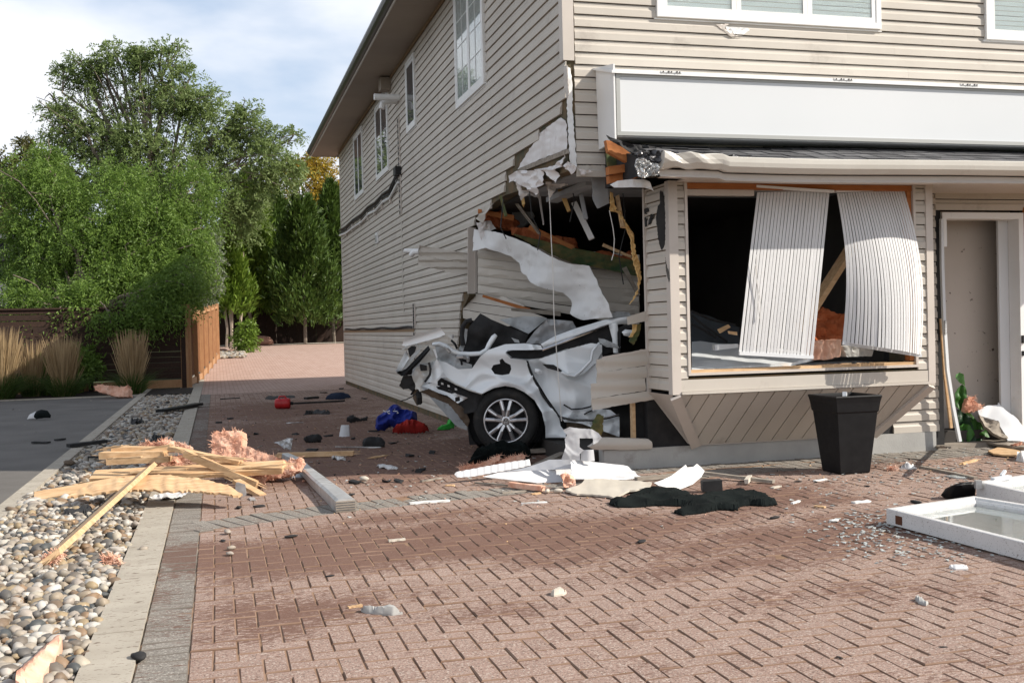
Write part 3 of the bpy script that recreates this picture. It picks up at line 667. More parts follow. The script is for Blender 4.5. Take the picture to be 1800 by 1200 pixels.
MB().box((7.0, Y0 - .02, -.02), (8.06, Y0 + .13, .045)).build('threshold', 'weathered_wood', B)

# ------------------------------------------------------------------ bay window
YB = Y0 - .58; bx0, bx1, bz0, bz1 = 3.872, 6.575, .715, 2.60; wx0, wx1, wz0, wz1 = 4.055, 6.365, .905, 2.535
bay = MB().box((bx0 + .03, YB + .03, bz0 + .02), (bx1 - .03, Y0, bz0 + .14)).box((bx0 + .03, YB + .03, bz0 + .14), (bx0 + .1, Y0 - .002, bz1)).box((bx1 - .1, YB + .03, bz0 + .14), (bx1 - .03, Y0 - .002, bz1)) \
    .box((bx0 + .1, YB + .03, bz0 + .14), (wx0 - .03, YB + .12, bz1)).box((wx1 + .03, YB + .03, bz0 + .14), (bx1 - .1, YB + .12, bz1)).build('bay_window', 'sheathing', B)
def lap(mb, p, q, z, h, nrm):                                 # short siding course between two plan points
    n = Vector((nrm[0], nrm[1], 0)); vs = []
    for t in (p, q):
        t = Vector((t[0], t[1], 0))
        for d, zz in ((.018, 0), (.017, h * .52), (.005, h * .68), (.003, h - .010), (-.004, h - .010), (-.004, 0)): vs.append(t + n * d + Vector((0, 0, z + zz)))
    k = 6; return mb.add(vs, [(i, k + i, k + (i + 1) % k, (i + 1) % k) for i in range(k)] + [tuple(range(k)), tuple(reversed(range(k, 2 * k)))])
z = bz0 + .135; k = 0
while z < bz1 - .02:
    h = min(EXP, bz1 - z)
    lap(MB(), (bx0 + .085, YB + .026), (wx0 - .028, YB + .026), z, h, (0, -1)).build('siding_board', 'siding', bay)
    lap(MB(), (wx1 + .028, YB + .026), (bx1 - .075, YB + .026), z, h, (0, -1)).build('siding_board', 'siding', bay)
    z += EXP
z = bz0 + .03
while z < bz1 - .02:
    h = min(EXP, bz1 - z); lap(MB(), (bx0 + .026, Y0 - .02), (bx0 + .026, YB + .085), z, h, (-1, 0)).build('siding_board', 'siding', bay); z += EXP
MB().box((bx0, YB, bz0 - .004), (bx0 + .085, YB + .025, bz1)).box((bx0, YB + .0255, bz0 - .004), (bx0 + .022, YB + .085, bz1)).build('corner_trim', 'trim', bay)
MB().box((bx1 - .075, YB, bz0 + .002), (bx1, YB + .025, bz1)).box((bx1 - .022, YB + .0255, bz0 + .002), (bx1, YB + .085, bz1)).build('corner_trim', 'trim', bay)
MB().box((bx0 - .004, Y0 - .022, bz0 - .02), (bx0 + .03, Y0 + .012, bz1)).build('rear_trim', 'trim', bay)
MB().box((bx0 + .086, YB + .004, bz0 + .022), (bx1 - .076, YB + .03, bz0 + .125)).box((bx0 + .086, YB - .012, bz0 - .004), (bx1 - .076, YB + .03, bz0 + .02)).build('apron_trim', 'siding', bay)
MB().box((wx0 - .026, YB + .002, wz0 - .03), (wx1 + .026, YB + .04, wz0 - .006)).box((wx0 - .026, YB + .002, wz0 - .005), (wx0 - .001, YB + .04, bz1)).box((wx1 + .001, YB + .002, wz0 - .005), (wx1 + .026, YB + .04, bz1)).build('window_channel', 'trim', bay)
MB().box((wx0, YB + .02, wz0 - .02), (wx1, YB + .11, wz0 + .022), j=.006).build('broken_sill', 'raw_lumber', bay)
MB().box((wx1 - .045, YB + .03, wz0 + .03), (wx1 - .002, YB + .11, wz1 + .02)).build('rough_frame', 'orange_lumber', bay)
MB().box((wx0, YB + .02, wz1 - .0), (wx1, YB + .1, wz1 + .05)).build('head_board', 'orange_lumber', bay)
MB().box((wx0 + .01, YB + .05, wz1 - .055), (wx0 + .68, YB + .12, wz1 - .002)).build('head_jamb', 'trim', bay)
MB().box((wx0 + .02, YB + .12, wz0 - .03), (wx1 + .05, Y0 + .5, wz0 + .0)).build('bay_ledge', 'clean_white', bay)
# sloping skirt below the bay, in diagonal-looking vertical planks
ty, tz, by, bz = YB + .03, bz0 - .006, Y0 - .05, .205
kx0, kx1 = 4.33, 6.20; n_pl = 17
top_l, top_r = bx0 + .05, bx1 - .05; pitch = .163; x = top_l - 2.2
sk = []
def sk_pt(x_, t): return Vector((x_, ty + (by - ty) * t, tz + (bz - tz) * t))
nrm = Vector((0, (tz - bz), (by - ty))).normalized(); nrm = -nrm if nrm.y > 0 else nrm
tri = [(top_l, 0), (top_r, 0), (kx1, 1), (kx0, 1)]
x = 3.1
while x < 6.9:                                                # planks lean: their lower ends lie further left
    q = [(x, 0), (x + pitch - .012, 0), (x + pitch - .012 - .10, 1), (x - .10, 1)]
    for a, b in zip(tri, tri[1:] + tri[:1]):
        ex, et = b[0] - a[0], b[1] - a[1]; A_, B_ = et, -ex; q = clip(q, A_, B_, (A_ * a[0] + B_ * a[1])) if len(q) > 2 else q
    if len(q) > 2 and area(q) > .004: MB().prism([sk_pt(u, v) + nrm * .012 for u, v in q], -nrm * .02).build('skirt_plank', 'siding', bay)
    x += pitch
MB().prism([sk_pt(u, v) - nrm * .004 for u, v in tri], -nrm * .03).build('skirt_backing', 'brown_trim', bay)
for (a, b, wd) in (((bx0 + .03, 0), (kx0 - .01, 1), 1), ((bx1 - .04, 0), (kx1 + .02, 1), -1)):
    p, q = sk_pt(*a) + nrm * .03, sk_pt(*b) + nrm * .03; MB().bar(p, q, .095, .03, nrm).build('skirt_trim', 'trim', bay)
pl, pr = sk_pt(bx0 + .01, 0), sk_pt(kx0 - .03, 1)
MB().prism([pl, pr, Vector((kx0 - .05, Y0 - .004, bz)), Vector((bx0 + .02, Y0 - .004, tz))], (-.012, 0, 0)).build('skirt_cheek', 'trim', bay)
MB().box((kx0 + .05, Y0 - .052, .189), (kx1 - .02, Y0 - .031, .212)).build('base_trim', 'trim', bay)

# ------------------------------------------------------------------ canopy over the shop front
can = MB().add([(3.50, Y0 - .93, 2.60), (9.5, Y0 - .93, 2.60), (9.5, Y0 - .93, 2.72), (3.50, Y0 - .93, 2.72), (3.50, Y0 - .002, 2.60), (9.5, Y0 - .002, 2.60), (9.5, Y0 - .002, 3.00), (3.50, Y0 - .002, 3.00)],
               [(0, 1, 2, 3), (3, 2, 6, 7), (4, 0, 3, 7), (1, 5, 6, 2), (5, 4, 7, 6)]).build('canopy', 'dull_black', B)
MB().box((3.95, Y0 - .90, 2.588), (9.5, Y0 - .002, 2.599)).build('canopy_soffit', 'trim', can)
p0, p1 = Vector((0, Y0 - .96, 2.735)), Vector((0, Y0 - .02, 3.03)); sl = (p1 - p0); SN = Vector((0, -sl.z, sl.y)).normalized()
for r_ in range(6):
    x = 3.62 + random.uniform(-.15, .1)
    while x < 9.3:
        w2 = random.choice((.17, .22, .26, .3)); a = p0 + sl * (r_ / 6); b = p0 + sl * min(1, (r_ + 1.25) / 6); lift = .006 + random.uniform(0, .008) + (.02 * random.random() if x < 4.3 else 0)
        sag = -.03 * math.exp(-((x - 4.4) / .9) ** 2)
        MB().add([Vector((x, a.y, a.z + sag)) + SN * lift, Vector((x + w2 - .005, a.y, a.z + sag)) + SN * lift, Vector((x + w2 - .005, b.y, b.z + sag)) + SN * .002, Vector((x, b.y, b.z + sag)) + SN * .002,
                  Vector((x, a.y, a.z + sag)) + SN * (lift - .008), Vector((x + w2 - .005, a.y, a.z + sag)) + SN * (lift - .008), Vector((x + w2 - .005, b.y, b.z + sag)) - SN * .006, Vector((x, b.y, b.z + sag)) - SN * .006],
                 [(0, 1, 2, 3), (5, 4, 7, 6), (4, 5, 1, 0), (5, 6, 2, 1), (7, 4, 0, 3)]).build('shingle', 'shingle', can)
        x += w2
def gut(x): return .016 * math.exp(-((x - 5.0) / 1.1) ** 2) * -1 + (.02 if x < 4.2 else 0)
gp = [(-.02, .0), (-.075, .0), (-.115, .04), (-.125, .075), (-.128, .115), (-.118, .122), (-.11, .112), (-.02, .1)]
xs = [3.63 + i * .06 for i in range(10)] + [4.23 + i * .12 for i in range(45)]; vs = []; fs = []
for i, x in enumerate(xs):
    c_ = max(0, 1 - (x - 3.63) / .6)
    for k, (a, b) in enumerate(gp): vs.append((x, Y0 - .93 + a + c_ * .02 * math.sin(k * 1.1 + x * 21), 2.63 + b + gut(x) + c_ * .014 * math.sin(k * .8 + x * 27)))
for i in range(len(xs) - 1):
    for k in range(8): fs.append((i * 8 + k, i * 8 + (k + 1) % 8, i * 8 + 8 + (k + 1) % 8, i * 8 + 8 + k))
fs += [tuple(reversed(range(8))), tuple(range(len(vs) - 8, len(vs)))]
mk('canopy_gutter', [Vector(v) for v in vs], [tuple(reversed(f)) for f in fs], 'gutter_cream', can)
vs = []; fs = []
for i, x in enumerate(xs):
    b = gut(x)
    for (a, c_) in ((-.015, .0), (-.015, -.035), (-.04, -.062), (.02, -.068)): vs.append((x, Y0 - .93 + a, 2.622 + b + c_))
for i in range(len(xs) - 1):
    for k in range(3): fs.append((i * 4 + k, i * 4 + k + 1, i * 4 + 5 + k, i * 4 + 4 + k))
mk('fascia_cover', vs, fs, 'trim', can)
# its smashed end: rafter ends, crumpled flashing
D1 = on_y(Y0 - .55); ZA = zc(1000, 230, 7.5); ZB = zc(940, 100, 5.217)
sheet('broken_rafter', ZA((488, 125), (560, 130), (700, 215), (860, 330), (880, 400), (850, 462), (720, 390), (520, 280)), D1, 'orange_lumber', can, 3, soft(.004, .1), .06)
sheet('broken_rafter', ZA((525, 470), (800, 432), (860, 450), (880, 525), (530, 575)), on_y(Y0 - .5), 'orange_lumber', can, 3, soft(.004, .1), .08)
sheet('broken_rafter', ZA((530, 590), (755, 545), (765, 640), (540, 690)), on_y(Y0 - .45), 'orange_lumber', can, 3, soft(.004, .1), .08)
sheet('broken_rafter', ZA((775, 560), (890, 540), (900, 620), (790, 632)), on_y(Y0 - .42), 'orange_lumber', can, 3, soft(.004, .1), .08)
sheet('roof_deck', ZA((495, 290), (720, 400), (620, 450), (515, 465)), on_y(Y0 - .3), 'green_board', can, 4, None, .03)
sheet('torn_fascia', ZA((545, 710), (640, 660), (800, 640), (1000, 640), (1060, 670), (1120, 790), (1080, 770), (1010, 750), (800, 745), (600, 748)), on_y(Y0 - .72), 'white_vinyl', can, 3, soft(.012, .12), .01)
sheet('crumpled_gutter_end', ZA((880, 375), (960, 360), (1080, 420), (1180, 440), (1200, 520), (1160, 590), (1060, 600), (960, 630), (910, 590), (865, 480)), on_y(Y0 - 1.05), 'foil', can, 2.2, crumple(.05, .16, 2), .008)
sheet('crumpled_flashing', ZA((860, 310), (960, 260), (1130, 250), (1260, 280), (1450, 290), (1700, 300), (1800, 315), (2400, 330), (2400, 375), (1800, 420), (1400, 420), (1250, 350), (1180, 440), (1000, 380)), on_y(Y0 - .98), 'black_foil', can, 3.5, crumple(.045, .10, 8), .006)
sheet('torn_felt', ZA((480, 60), (620, 110), (820, 180), (1150, 205), (1150, 240), (940, 230), (860, 320), (700, 220), (540, 130)), on_y(Y0 - .6), 'dull_black', can, 4, crumple(.03, .08, 4), .006)

# ------------------------------------------------------------------ sign box on the shop front
YS = Y0 - .34; sx0 = 3.50
SG = thing('shop_sign', 'long blank white sign box above the broken bay window', 'sign', (sx0, Y0, 3.05))
MB().box((sx0 - .012, YS + .02, 3.02), (9.6, Y0 - .02, 3.60)).build('sign_cabinet', 'clean_white', SG)
MB().box((sx0 - .002, YS - .004, 3.030), (9.6, YS + .019, 3.065)).box((sx0 - .002, YS - .004, 3.555), (9.6, YS + .019, 3.59)).box((sx0 - .002, YS - .004, 3.066), (sx0 + .034, YS + .019, 3.554)).build('sign_frame', 'grey_rail', SG)
MB().box((sx0 + .035, YS + .004, 3.066), (9.6, YS + .018, 3.554)).build('sign_face', 'clean_white', SG)
# sheet metal hood over it, higher at the wall
MB().add([(sx0 - .05, YS - .03, 3.60), (9.6, YS - .03, 3.60), (9.6, Y0 - .016, 3.70), (sx0 - .10, Y0 - .016, 3.70), (sx0 - .05, YS - .03, 3.575), (9.6, YS - .03, 3.575), (9.6, Y0 - .016, 3.68), (sx0 - .10, Y0 - .016, 3.68)],
         [(0, 1, 2, 3), (4, 7, 6, 5), (0, 4, 5, 1), (3, 7, 4, 0)]).build('sign_hood', 'white_vinyl', SG)
MB().add([(sx0 - .03, YS - .012, 2.99), (sx0 - .03, YS - .012, 3.66), (sx0 - .075, Y0 - .018, 3.70), (sx0 - .06, Y0 - .018, 2.95), (sx0 - .014, YS - .012, 2.99), (sx0 - .014, YS - .012, 3.66), (sx0 - .055, Y0 - .018, 3.70), (sx0 - .04, Y0 - .018, 2.95)],
         [(0, 1, 2, 3), (7, 6, 5, 4), (4, 5, 1, 0), (1, 5, 6, 2)]).build('sign_end_cap', 'white_vinyl', SG)
for x in (3.92, 5.68, 7.08):
    b = MB().box((x, YS - .036, 3.596), (x + .20, YS + .03, 3.612)).build('hood_bracket', 'white_vinyl', SG)
    h = MB()
    for k in range(5): h.lathe((x + .02 + k * .04 + (k % 2) * .012, YS - .0365, 3.604), (0, -1, 0), [(.0, .004), (.006 + .003 * (k % 2), .004), (.007, 0)], 6)
    h.build('screw', 'dull_black', b)
# torn patch under the triple window
sheet('torn_patch', Z6((618, 105), (640, 108), (705, 112), (715, 120), (690, 138), (640, 134), (625, 122)), on_y(Y0 - .02), 'white_vinyl', B, 2.5, crumple(.008, .2, 3), .004)
sheet('lifted_siding', Z6((615, 108), (630, 128), (660, 140), (690, 143), (640, 146), (580, 98), (640, 93)), on_y(Y0 - .022), 'trim', B, 2.5, crumple(.008, .2, 7), .004)

# ------------------------------------------------------------------ shop door opening
DF = MB().box((7.10, Y0 - .03, 2.33), (8.08, Y0 + .13, 2.395)).box((7.10, Y0 - .03, 2.05), (7.15, Y0 + .13, 2.33)).box((8.02, Y0 - .03, .16), (8.08, Y0 + .13, 2.33)).box((8.02, Y0 - .03, .046), (8.08, Y0 + .13, .159)).build('door_frame', 'white_vinyl', B)
MB().box((7.90, Y0 + .132, .05), (8.019, Y0 + .16, 2.33)).build('door_jamb', 'clean_white', B)
MB().box((8.083, Y0 - .034, .16), (8.16, Y0 - .012, 2.45)).build('broken_casing', 'orange_lumber', B)
MB().box((8.025, Y0 - .05, 1.05), (8.06, Y0 - .031, 1.13)).box((8.03, Y0 - .05, .92), (8.055, Y0 - .031, .97)).build('door_latch', 'dull_black', B)
z = 2.42
while z < 2.62: board(7.03, 8.9, z, 'F', FW, h=EXP); z += EXP
# the loose leg of the frame, bowed and leaning out
lp = [PY(x_, y_, Y0 - .06 - .10 * t) for t, (x_, y_) in zip((0, .2, .4, .6, .8, 1), ((1655, 385), (1656, 470), (1659, 560), (1665, 650), (1675, 715), (1687, 775)))]
m_ = MB()
for a, b in zip(lp, lp[1:]): m_.bar(a, b + (b - a) * .01, .032, .03, Vector((0, -1, 0)))
m_.build('loose_frame_leg', 'clean_white', B)
lp = [PY(x_, y_, Y0 - .03 - .04 * t) for t, (x_, y_) in zip((0, .5, 1), ((1654, 560), (1661, 660), (1672, 752)))]
m_ = MB()
for a, b in zip(lp, lp[1:]): m_.bar(a, b, .03, .02, Vector((0, -1, 0)))
m_.build('splintered_jamb', 'raw_lumber', B)
h_ = MB()
for k in range(5): c_ = PY(1663, 565 + k * 5, Y0 - .135); h_.box((c_.x - .01, c_.y, c_.z - .012), (c_.x + .012, c_.y + .02, c_.z + .010))
h_.build('hinge', 'grey_metal', B)

# ------------------------------------------------------------------ what is left of the front wall beside the bay
ZR = zc(1000, 540, 4.14)
rem = on_y(Y0 - .02)
for q in (((200, 378), (570, 318), (570, 420), (205, 478)), ((205, 478), (568, 424), (568, 512), (205, 562)), ((160, 556), (556, 515), (560, 606), (165, 665)), ((163, 667), (570, 610), (630, 668), (172, 748))):
    sheet('hanging_siding', ZR(*q), rem, 'siding', FW, 5, lambda x, y: .008 * math.sin(y * .29), .012, rag=.5)
sheet('hanging_siding', ZR((425, 70), (560, 28), (565, 100), (430, 128)), rem, 'siding', FW, 5, soft(.006, .1), .012, rag=.5)
sheet('hanging_siding', ZR((240, 362), (570, 300), (570, 318), (240, 380)), rem, 'trim', FW, 5, soft(.003, .1), .012, rag=.7)
sheet('torn_board', ZR((470, 120), (525, 122), (515, 190), (475, 275), (440, 245), (465, 190)), on_y(Y0 + .05), 'green_board', FW, 3, soft(.01, .15), .02, rag=.8)
sheet('torn_board', ZR((470, 122), (500, 125), (490, 170), (465, 215), (440, 220), (462, 180)), on_y(Y0 + .04), 'foam', FW, 3, soft(.02, .15), .02, rag=.8)
sheet('torn_board', ZR((175, 840), (215, 775), (250, 790), (250, 900), (235, 945), (165, 880)), on_y(Y0 - .03), 'green_board', FW, 3, soft(.015, .15), .02, rag=1)
MB().box((3.73, Y0 + .03, .2), (3.76, Y0 + .09, .68)).build('splintered_stud', 'raw_lumber', FW)
MB().box((3.78, Y0 + .1, .19), (4.4, Y0 + .12, .72)).build('crawl_shade', 'dull_black', FW)  # black panel, the crawl space's darkness put into its colour
# ragged inner edge of broken sheathing, hanging beside the bay
sheet('torn_edge', A7((1170, 350), (1190, 350), (1215, 480), (1240, 480), (1275, 560), (1335, 640), (1345, 760), (1375, 850), (1390, 940), (1370, 1060), (1310, 1140), (1370, 1030), (1365, 930), (1330, 830), (1320, 680), (1275, 590), (1240, 545), (1235, 500), (1175, 480)), on_y(Y0 + .12), 'foam', FW, 3, soft(.02, .2), .02, rag=1.2)
# the last courses by the torn corner, ragged below
sheet('torn_siding', ZB((395, 995), (650, 995), (650, 1050), (620, 1090), (590, 1098), (545, 1070), (520, 1045), (470, 1040), (405, 1020)), on_y(Y0 - .012), 'siding', FW, 3, soft(.008, .1), .006, rag=.8)
sheet('torn_house_wrap', ZB((260, 1000), (300, 960), (340, 980), (375, 1010), (370, 1050), (335, 1080), (310, 1050), (285, 1030)), on_y(Y0 - .05), 'torn_wrap', FW, 3, crumple(.03, .15, 6), .004, rag=.6)
sheet('torn_house_wrap', ZB((400, 1030), (440, 1030), (470, 1045), (500, 1035), (530, 1055), (480, 1065), (450, 1090), (425, 1085)), on_y(Y0 - .05), 'torn_wrap', FW, 3, crumple(.02, .15, 2), .004, rag=.6)
sheet('hanging_drywall', A7((1040, 250), (1145, 225), (1165, 430), (1080, 468), (1050, 400)), on_y(Y0 + .16), 'headliner', FW, 5, soft(.02, .05), .012, rag=.6)

# ------------------------------------------------------------------ torn edge of the side wall: house wrap, sheathing
sheet('torn_house_wrap', [(953, 232), (985, 207), (995, 212), (997, 262), (960, 276), (916, 296), (910, 298), (932, 262)], on_x(X0 - .006), 'torn_wrap', LW, 4, crumple(.012, .07, 3), .004, rag=.8)
sheet('torn_house_wrap', [(912, 300), (940, 300), (960, 294), (975, 290), (996, 272), (990, 290), (978, 300), (982, 322), (972, 318), (955, 298), (958, 320), (938, 343), (925, 330), (905, 318), (898, 322), (894, 312)], on_x(X0 - .03), 'torn_wrap', LW, 4, crumple(.05, .06, 8), .004, rag=.8)
sheet('broken_lath', [(912, 296), (996, 262), (997, 270), (914, 303)], on_x(X0 - .02), 'weathered_wood', LW, 5, None, .02)
sheet('bent_siding', [(835, 384), (868, 357), (858, 368), (852, 380), (848, 392)], on_x(X0 - .05), 'siding', LW, 4, soft(.03, .1), .004)
sheet('broken_joist', A7((215, 520), (300, 520), (470, 570), (470, 625), (330, 610), (210, 600)), on_plane(PX(835, 390, X0 + .16), Vector((-.6, -.8, 0)).normalized()), 'orange_lumber', LW, 4, soft(.01, .1), .08)

# the wall folded in behind the car: hinged at the torn edge, its far end swung back
pa = PX(836, 440, X0); pc = PD(1125, 500, 12.3); pl = through(pa, pc, pa + Vector((0, 0, 1)))
def foldline(xz, k): return 330 - 44 * k + .134 * (xz - 515) - (.00006 * (xz - 515) ** 2 if k > 1 else 0)
for k in range(-1, 6):
    a0, a1 = 512, 1325
    q = [(a0, foldline(a0, k + 1) + 1), (820, foldline(820, k + 1) + 1), (a1, foldline(a1, k + 1) + 1), (a1, foldline(a1, k)), (820, foldline(820, k)), (a0, foldline(a0, k))]
    if k == -1: q = [(640, 346), (900, 386), (1325, 440), (1325, 500), (1000, 440), (745, 392)]
    sheet('folded_siding', Z5(*q), pl, 'siding', LW, 9, lambda x, y, k=k: .012 * math.sin((y - .134 * x) * .4) + .02 * nz3(x, y, .015, k), .012)
pl2a = PX(812, 520, X0); pl2 = through(pl2a, PD(965, 560, 12.2), pl2a + Vector((0, 0, 1)))
for k, q in enumerate((((440, 325), (640, 345), (745, 390), (745, 412), (440, 368)), ((440, 372), (745, 414), (860, 455), (810, 470), (440, 410)), ((440, 413), (700, 455), (760, 478), (640, 500), (440, 455)))):
    sheet('folded_siding', Z5(*q), pl2, 'siding', LW, 6, soft(.012, .08), .012)
# green sheathing and joists above it, insulation behind
plb = through(PD(893, 400, 12.6), PD(1120, 470, 12.1), PD(893, 300, 12.6))
sheet('broken_rim_board', A7((470, 640), (560, 660), (900, 740), (1330, 830), (1375, 860), (1360, 940), (1020, 870), (900, 850), (760, 790), (620, 720)), plb, 'green_board', LW, 6, soft(.02, .05), .05, rag=.6)
plc = through(PD(893, 400, 12.8), PD(1120, 470, 12.3), PD(893, 300, 12.8))
sheet('torn_insulation', A7((470, 600), (600, 600), (690, 655), (780, 655), (920, 675), (935, 740), (800, 730), (600, 680), (480, 650)), plc, 'dark_insulation', LW, 4, soft(.05, .09), .06, rag=1)
sheet('torn_insulation', A7((1060, 770), (1110, 755), (1180, 775), (1250, 800), (1290, 770), (1330, 765), (1335, 840), (1200, 810), (1090, 785)), plc, 'dark_insulation', LW, 4, soft(.05, .09), .06, rag=1)
# the sheet of house wrap hanging across the hole
pw = through(PX(834, 420, X0 - .05), PD(1000, 520, 11.7), PX(834, 500, X0 - .05))
sheet('house_wrap', A7((205, 610), (430, 635), (520, 680), (640, 740), (760, 790), (900, 850), (1020, 870), (1050, 940), (1100, 1010), (1160, 1090), (1190, 1140), (1215, 1230), (1110, 1235), (1000, 1250), (930, 1230), (880, 1200), (880, 1110), (840, 1060), (790, 1040), (730, 1020), (640, 975), (540, 910), (520, 850), (480, 800), (380, 760), (330, 740), (215, 765)), pw, 'wrap', LW, 5,
      lambda x, y: .05 * math.sin(x * .045 + y * .03) + dent(.035, .016, 4)(x, y) + dent(.012, .05, 7)(x, y), .004, rag=.5)
# the corner post standing in the gap and the length of siding thrown out past it
MB().bar(PX(829, 400, X0 - .03), PX(829, 516, X0 - .03), .10, .03, Vector((0, 1, 0))).bar(PX(836, 440, X0 + .02), PX(836, 514, X0 + .02), .07, .03, Vector((1, 0, 0))).build('torn_post', 'trim', LW)
pj = through(PX(825, 470, X0 - .03), PD(735, 455, 13.6), PX(825, 420, X0 - .03))
sheet('jutting_siding', Z5((222, 90), (468, 130), (468, 180), (216, 138)), pj, 'siding', LW, 5, lambda x, y: .012 * math.sin(y * .5), .02)
sheet('jutting_siding', Z5((216, 140), (468, 182), (468, 232), (395, 230), (214, 186)), pj, 'siding', LW, 5, lambda x, y: .012 * math.sin(y * .5), .02)
MB().tube([PD(711, 441, 13.75), PD(724, 441, 13.72), PD(735, 441, 13.7)], .03, 10).tube([PD(723, 448, 13.7), PD(728, 443, 13.65), PD(737, 442, 13.62)], .035, 10).build('vent_pipe', 'white_vinyl', LW)
# inside: duct, hanging strip, cord
MB().prism([PD(x_, y_, 13.3) for x_, y_ in A7((480, 480), (590, 410), (640, 520), (560, 590), (480, 580))], FWD * .3).build('ceiling_duct', 'headliner', B)
MB().bar(PD(1009, 356, 11.6), PD(1040, 420, 11.3), .06, .02, FWD).build('hanging_batten', 'white_vinyl', B)
MB().bar(PD(970, 352, 11.3), PD(1040, 322, 10.6), .14, .05, UPV).build('ceiling_beam', 'headliner', B)
MB().tube([PD(x_, y_, 10.55) for x_, y_ in ((964, 322), (967, 370), (969, 420), (972, 480), (974, 560), (980, 640), (987, 740))], .0045, 5).build('hanging_cord', 'white_string', B)
MB().tube([PY(x_, y_, Y0 + .1) for x_, y_ in A7((1165, 480), (1190, 600), (1200, 680), (1195, 780), (1180, 830))], .004, 5).build('hanging_cord', 'white_string', B)
# splinters, strips and wires in the torn opening
for a_, b_, w_, d_, m_ in (((842, 372), (905, 384), .05, 12.9, 'orange_lumber'), ((905, 352), (948, 410), .035, 12.4, 'weathered_wood'), ((930, 400), (1010, 436), .04, 12.5, 'orange_lumber'), ((985, 330), (1000, 372), .05, 11.2, 'foam'), ((948, 346), (955, 395), .02, 11.6, 'torn_wrap'), ((1020, 330), (1030, 385), .03, 11.0, 'headliner'),
        ((1060, 430), (1110, 452), .03, 12.0, 'raw_lumber'), ((880, 345), (890, 378), .03, 12.0, 'green_board'), ((915, 330), (920, 362), .025, 11.6, 'foam'), ((1085, 345), (1094, 400), .035, 10.2, 'raw_lumber'), ((1098, 470), (1122, 520), .04, 11.8, 'weathered_wood'), ((850, 520), (930, 545), .04, 12.6, 'orange_lumber'), ((900, 545), (985, 552), .035, 12.2, 'weathered_wood')):
    MB().bar(PD(*a_, d_), PD(*b_, d_ - .15), w_, .03, FWD, .012).build('splintered_lath', m_, B)
for q in (((930, 330), (935, 380), (950, 410), (945, 440)), ((1000, 310), (1010, 350), (1002, 390)), ((1095, 340), (1100, 400), (1088, 450), (1096, 500)), ((885, 350), (880, 400), (890, 420))):
    MB().tube([PD(x_, y_, 10.9) for x_, y_ in q], .006, 5).build('hanging_cord', 'cable', B)
for q, d_ in ((((906, 318), (930, 332), (952, 326), (946, 348), (928, 342), (915, 352)), 11.3), (((958, 318), (985, 312), (1002, 300), (998, 325), (978, 332), (966, 350)), 10.7), (((838, 392), (862, 388), (872, 402), (852, 410), (846, 424)), 12.95)):
    sheet('torn_scrap', q, on_d(d_), 'torn_wrap', B, 3, crumple(.04, .06, d_), .004, rag=1)
fl_ = sheet('torn_insulation', [(852, 376), (880, 370), (900, 380), (915, 392), (900, 404), (870, 398), (850, 392)], on_d(13.0), 'dark_insulation', B, 3, soft(.06, .09), .08, rag=1.2)
# flat black sheets on the bay's corner: the cracks' shade as colour
ZC = zc(1000, 230, 7.5)
sheet('bay_gash_shade', ZC((1205, 780), (1230, 840), (1255, 860), (1255, 1200), (1250, 1300), (1240, 1390), (1225, 1420), (1180, 1440), (1165, 1300), (1150, 1180), (1150, 1100), (1175, 990), (1200, 960), (1210, 880)), on_plane(Vector((bx0 - .004, 0, 0)), Vector((-1, 0, 0))), 'dull_black', bay, 3, soft(.001, .2), .002, rag=.8)
sheet('bay_gash_shade', Z7((275, 85), (290, 85), (298, 160), (300, 220), (298, 300), (285, 325), (275, 300), (268, 230), (270, 180), (280, 140)), on_y(YB - .003), 'dull_black', bay, 3, soft(.001, .2), .003, rag=.6)
sheet('bay_gash_shade', Z7((300, 350), (306, 390), (312, 400), (318, 440), (314, 455), (302, 410)), on_y(YB - .003), 'dull_black', bay, 2, soft(.001, .2), .003, rag=.5)
for q in (((212, 155), (228, 150), (232, 165), (220, 172), (226, 178), (214, 176)), ((240, 175), (250, 180), (240, 215), (228, 222), (232, 200)), ((214, 190), (220, 190), (224, 226), (216, 228))):
    sheet('puncture_shade', Z7(*q), on_x(bx0 - .0), 'dull_black', bay, 2, None, .002)

# ------------------------------------------------------------------ wires, vents and lamp on the side wall
def vent_strip(y0_, z0_, z1_, n, par=LW):
    v = MB().box((X0 - .04, y0_ - .09, z0_), (X0 - .016, y0_ - .06, z1_)).box((X0 - .04, y0_ + .06, z0_), (X0 - .016, y0_ + .09, z1_)).box((X0 - .018, y0_ - .06, z0_), (X0 - .0155, y0_ + .06, z1_)).build('cable_channel', 'trim', par)
    for i in range(n):
        zz = z0_ + (z1_ - z0_) * (i + .5) / n; MB().box((X0 - .038, y0_ - .059, zz - .022), (X0 - .0185, y0_ + .059, zz + .022)).build('slot', 'dull_black', v)
vent_strip(18.25, 3.31, 4.96, 18); vent_strip(17.2, 1.36, 1.76, 8); vent_strip(17.2, .78, 1.30, 8)
MB().box((X0 - .02, 18.2, 1.6), (X0 - .0155, 18.31, 3.2)).build('repair_strip', 'siding', LW)
pts = [(18.25, 4.02), (18.6, 3.98), (19.2, 3.86), (20, 3.88), (21, 3.84), (22, 3.87), (23, 3.83), (24.5, 3.86), (26, 3.84), (27.28, 3.88)]
MB().tube([(X0 - .05, y, z) for y, z in pts], .028, 7).tube([(X0 - .06, y, z - .06 - .03 * math.sin(y * 3)) for y, z in pts], .018, 6).build('cable', 'cable', LW)
MB().tube([(X0 - .055, y, z - .11 - .06 * abs(math.sin(y * 1.6))) for y, z in pts], .024, 6).build('conduit', 'white_vinyl', LW)
MB().box((X0 - .12, 18.12, 3.98), (X0 - .016, 18.36, 4.12)).build('cable_box', 'cable', LW)
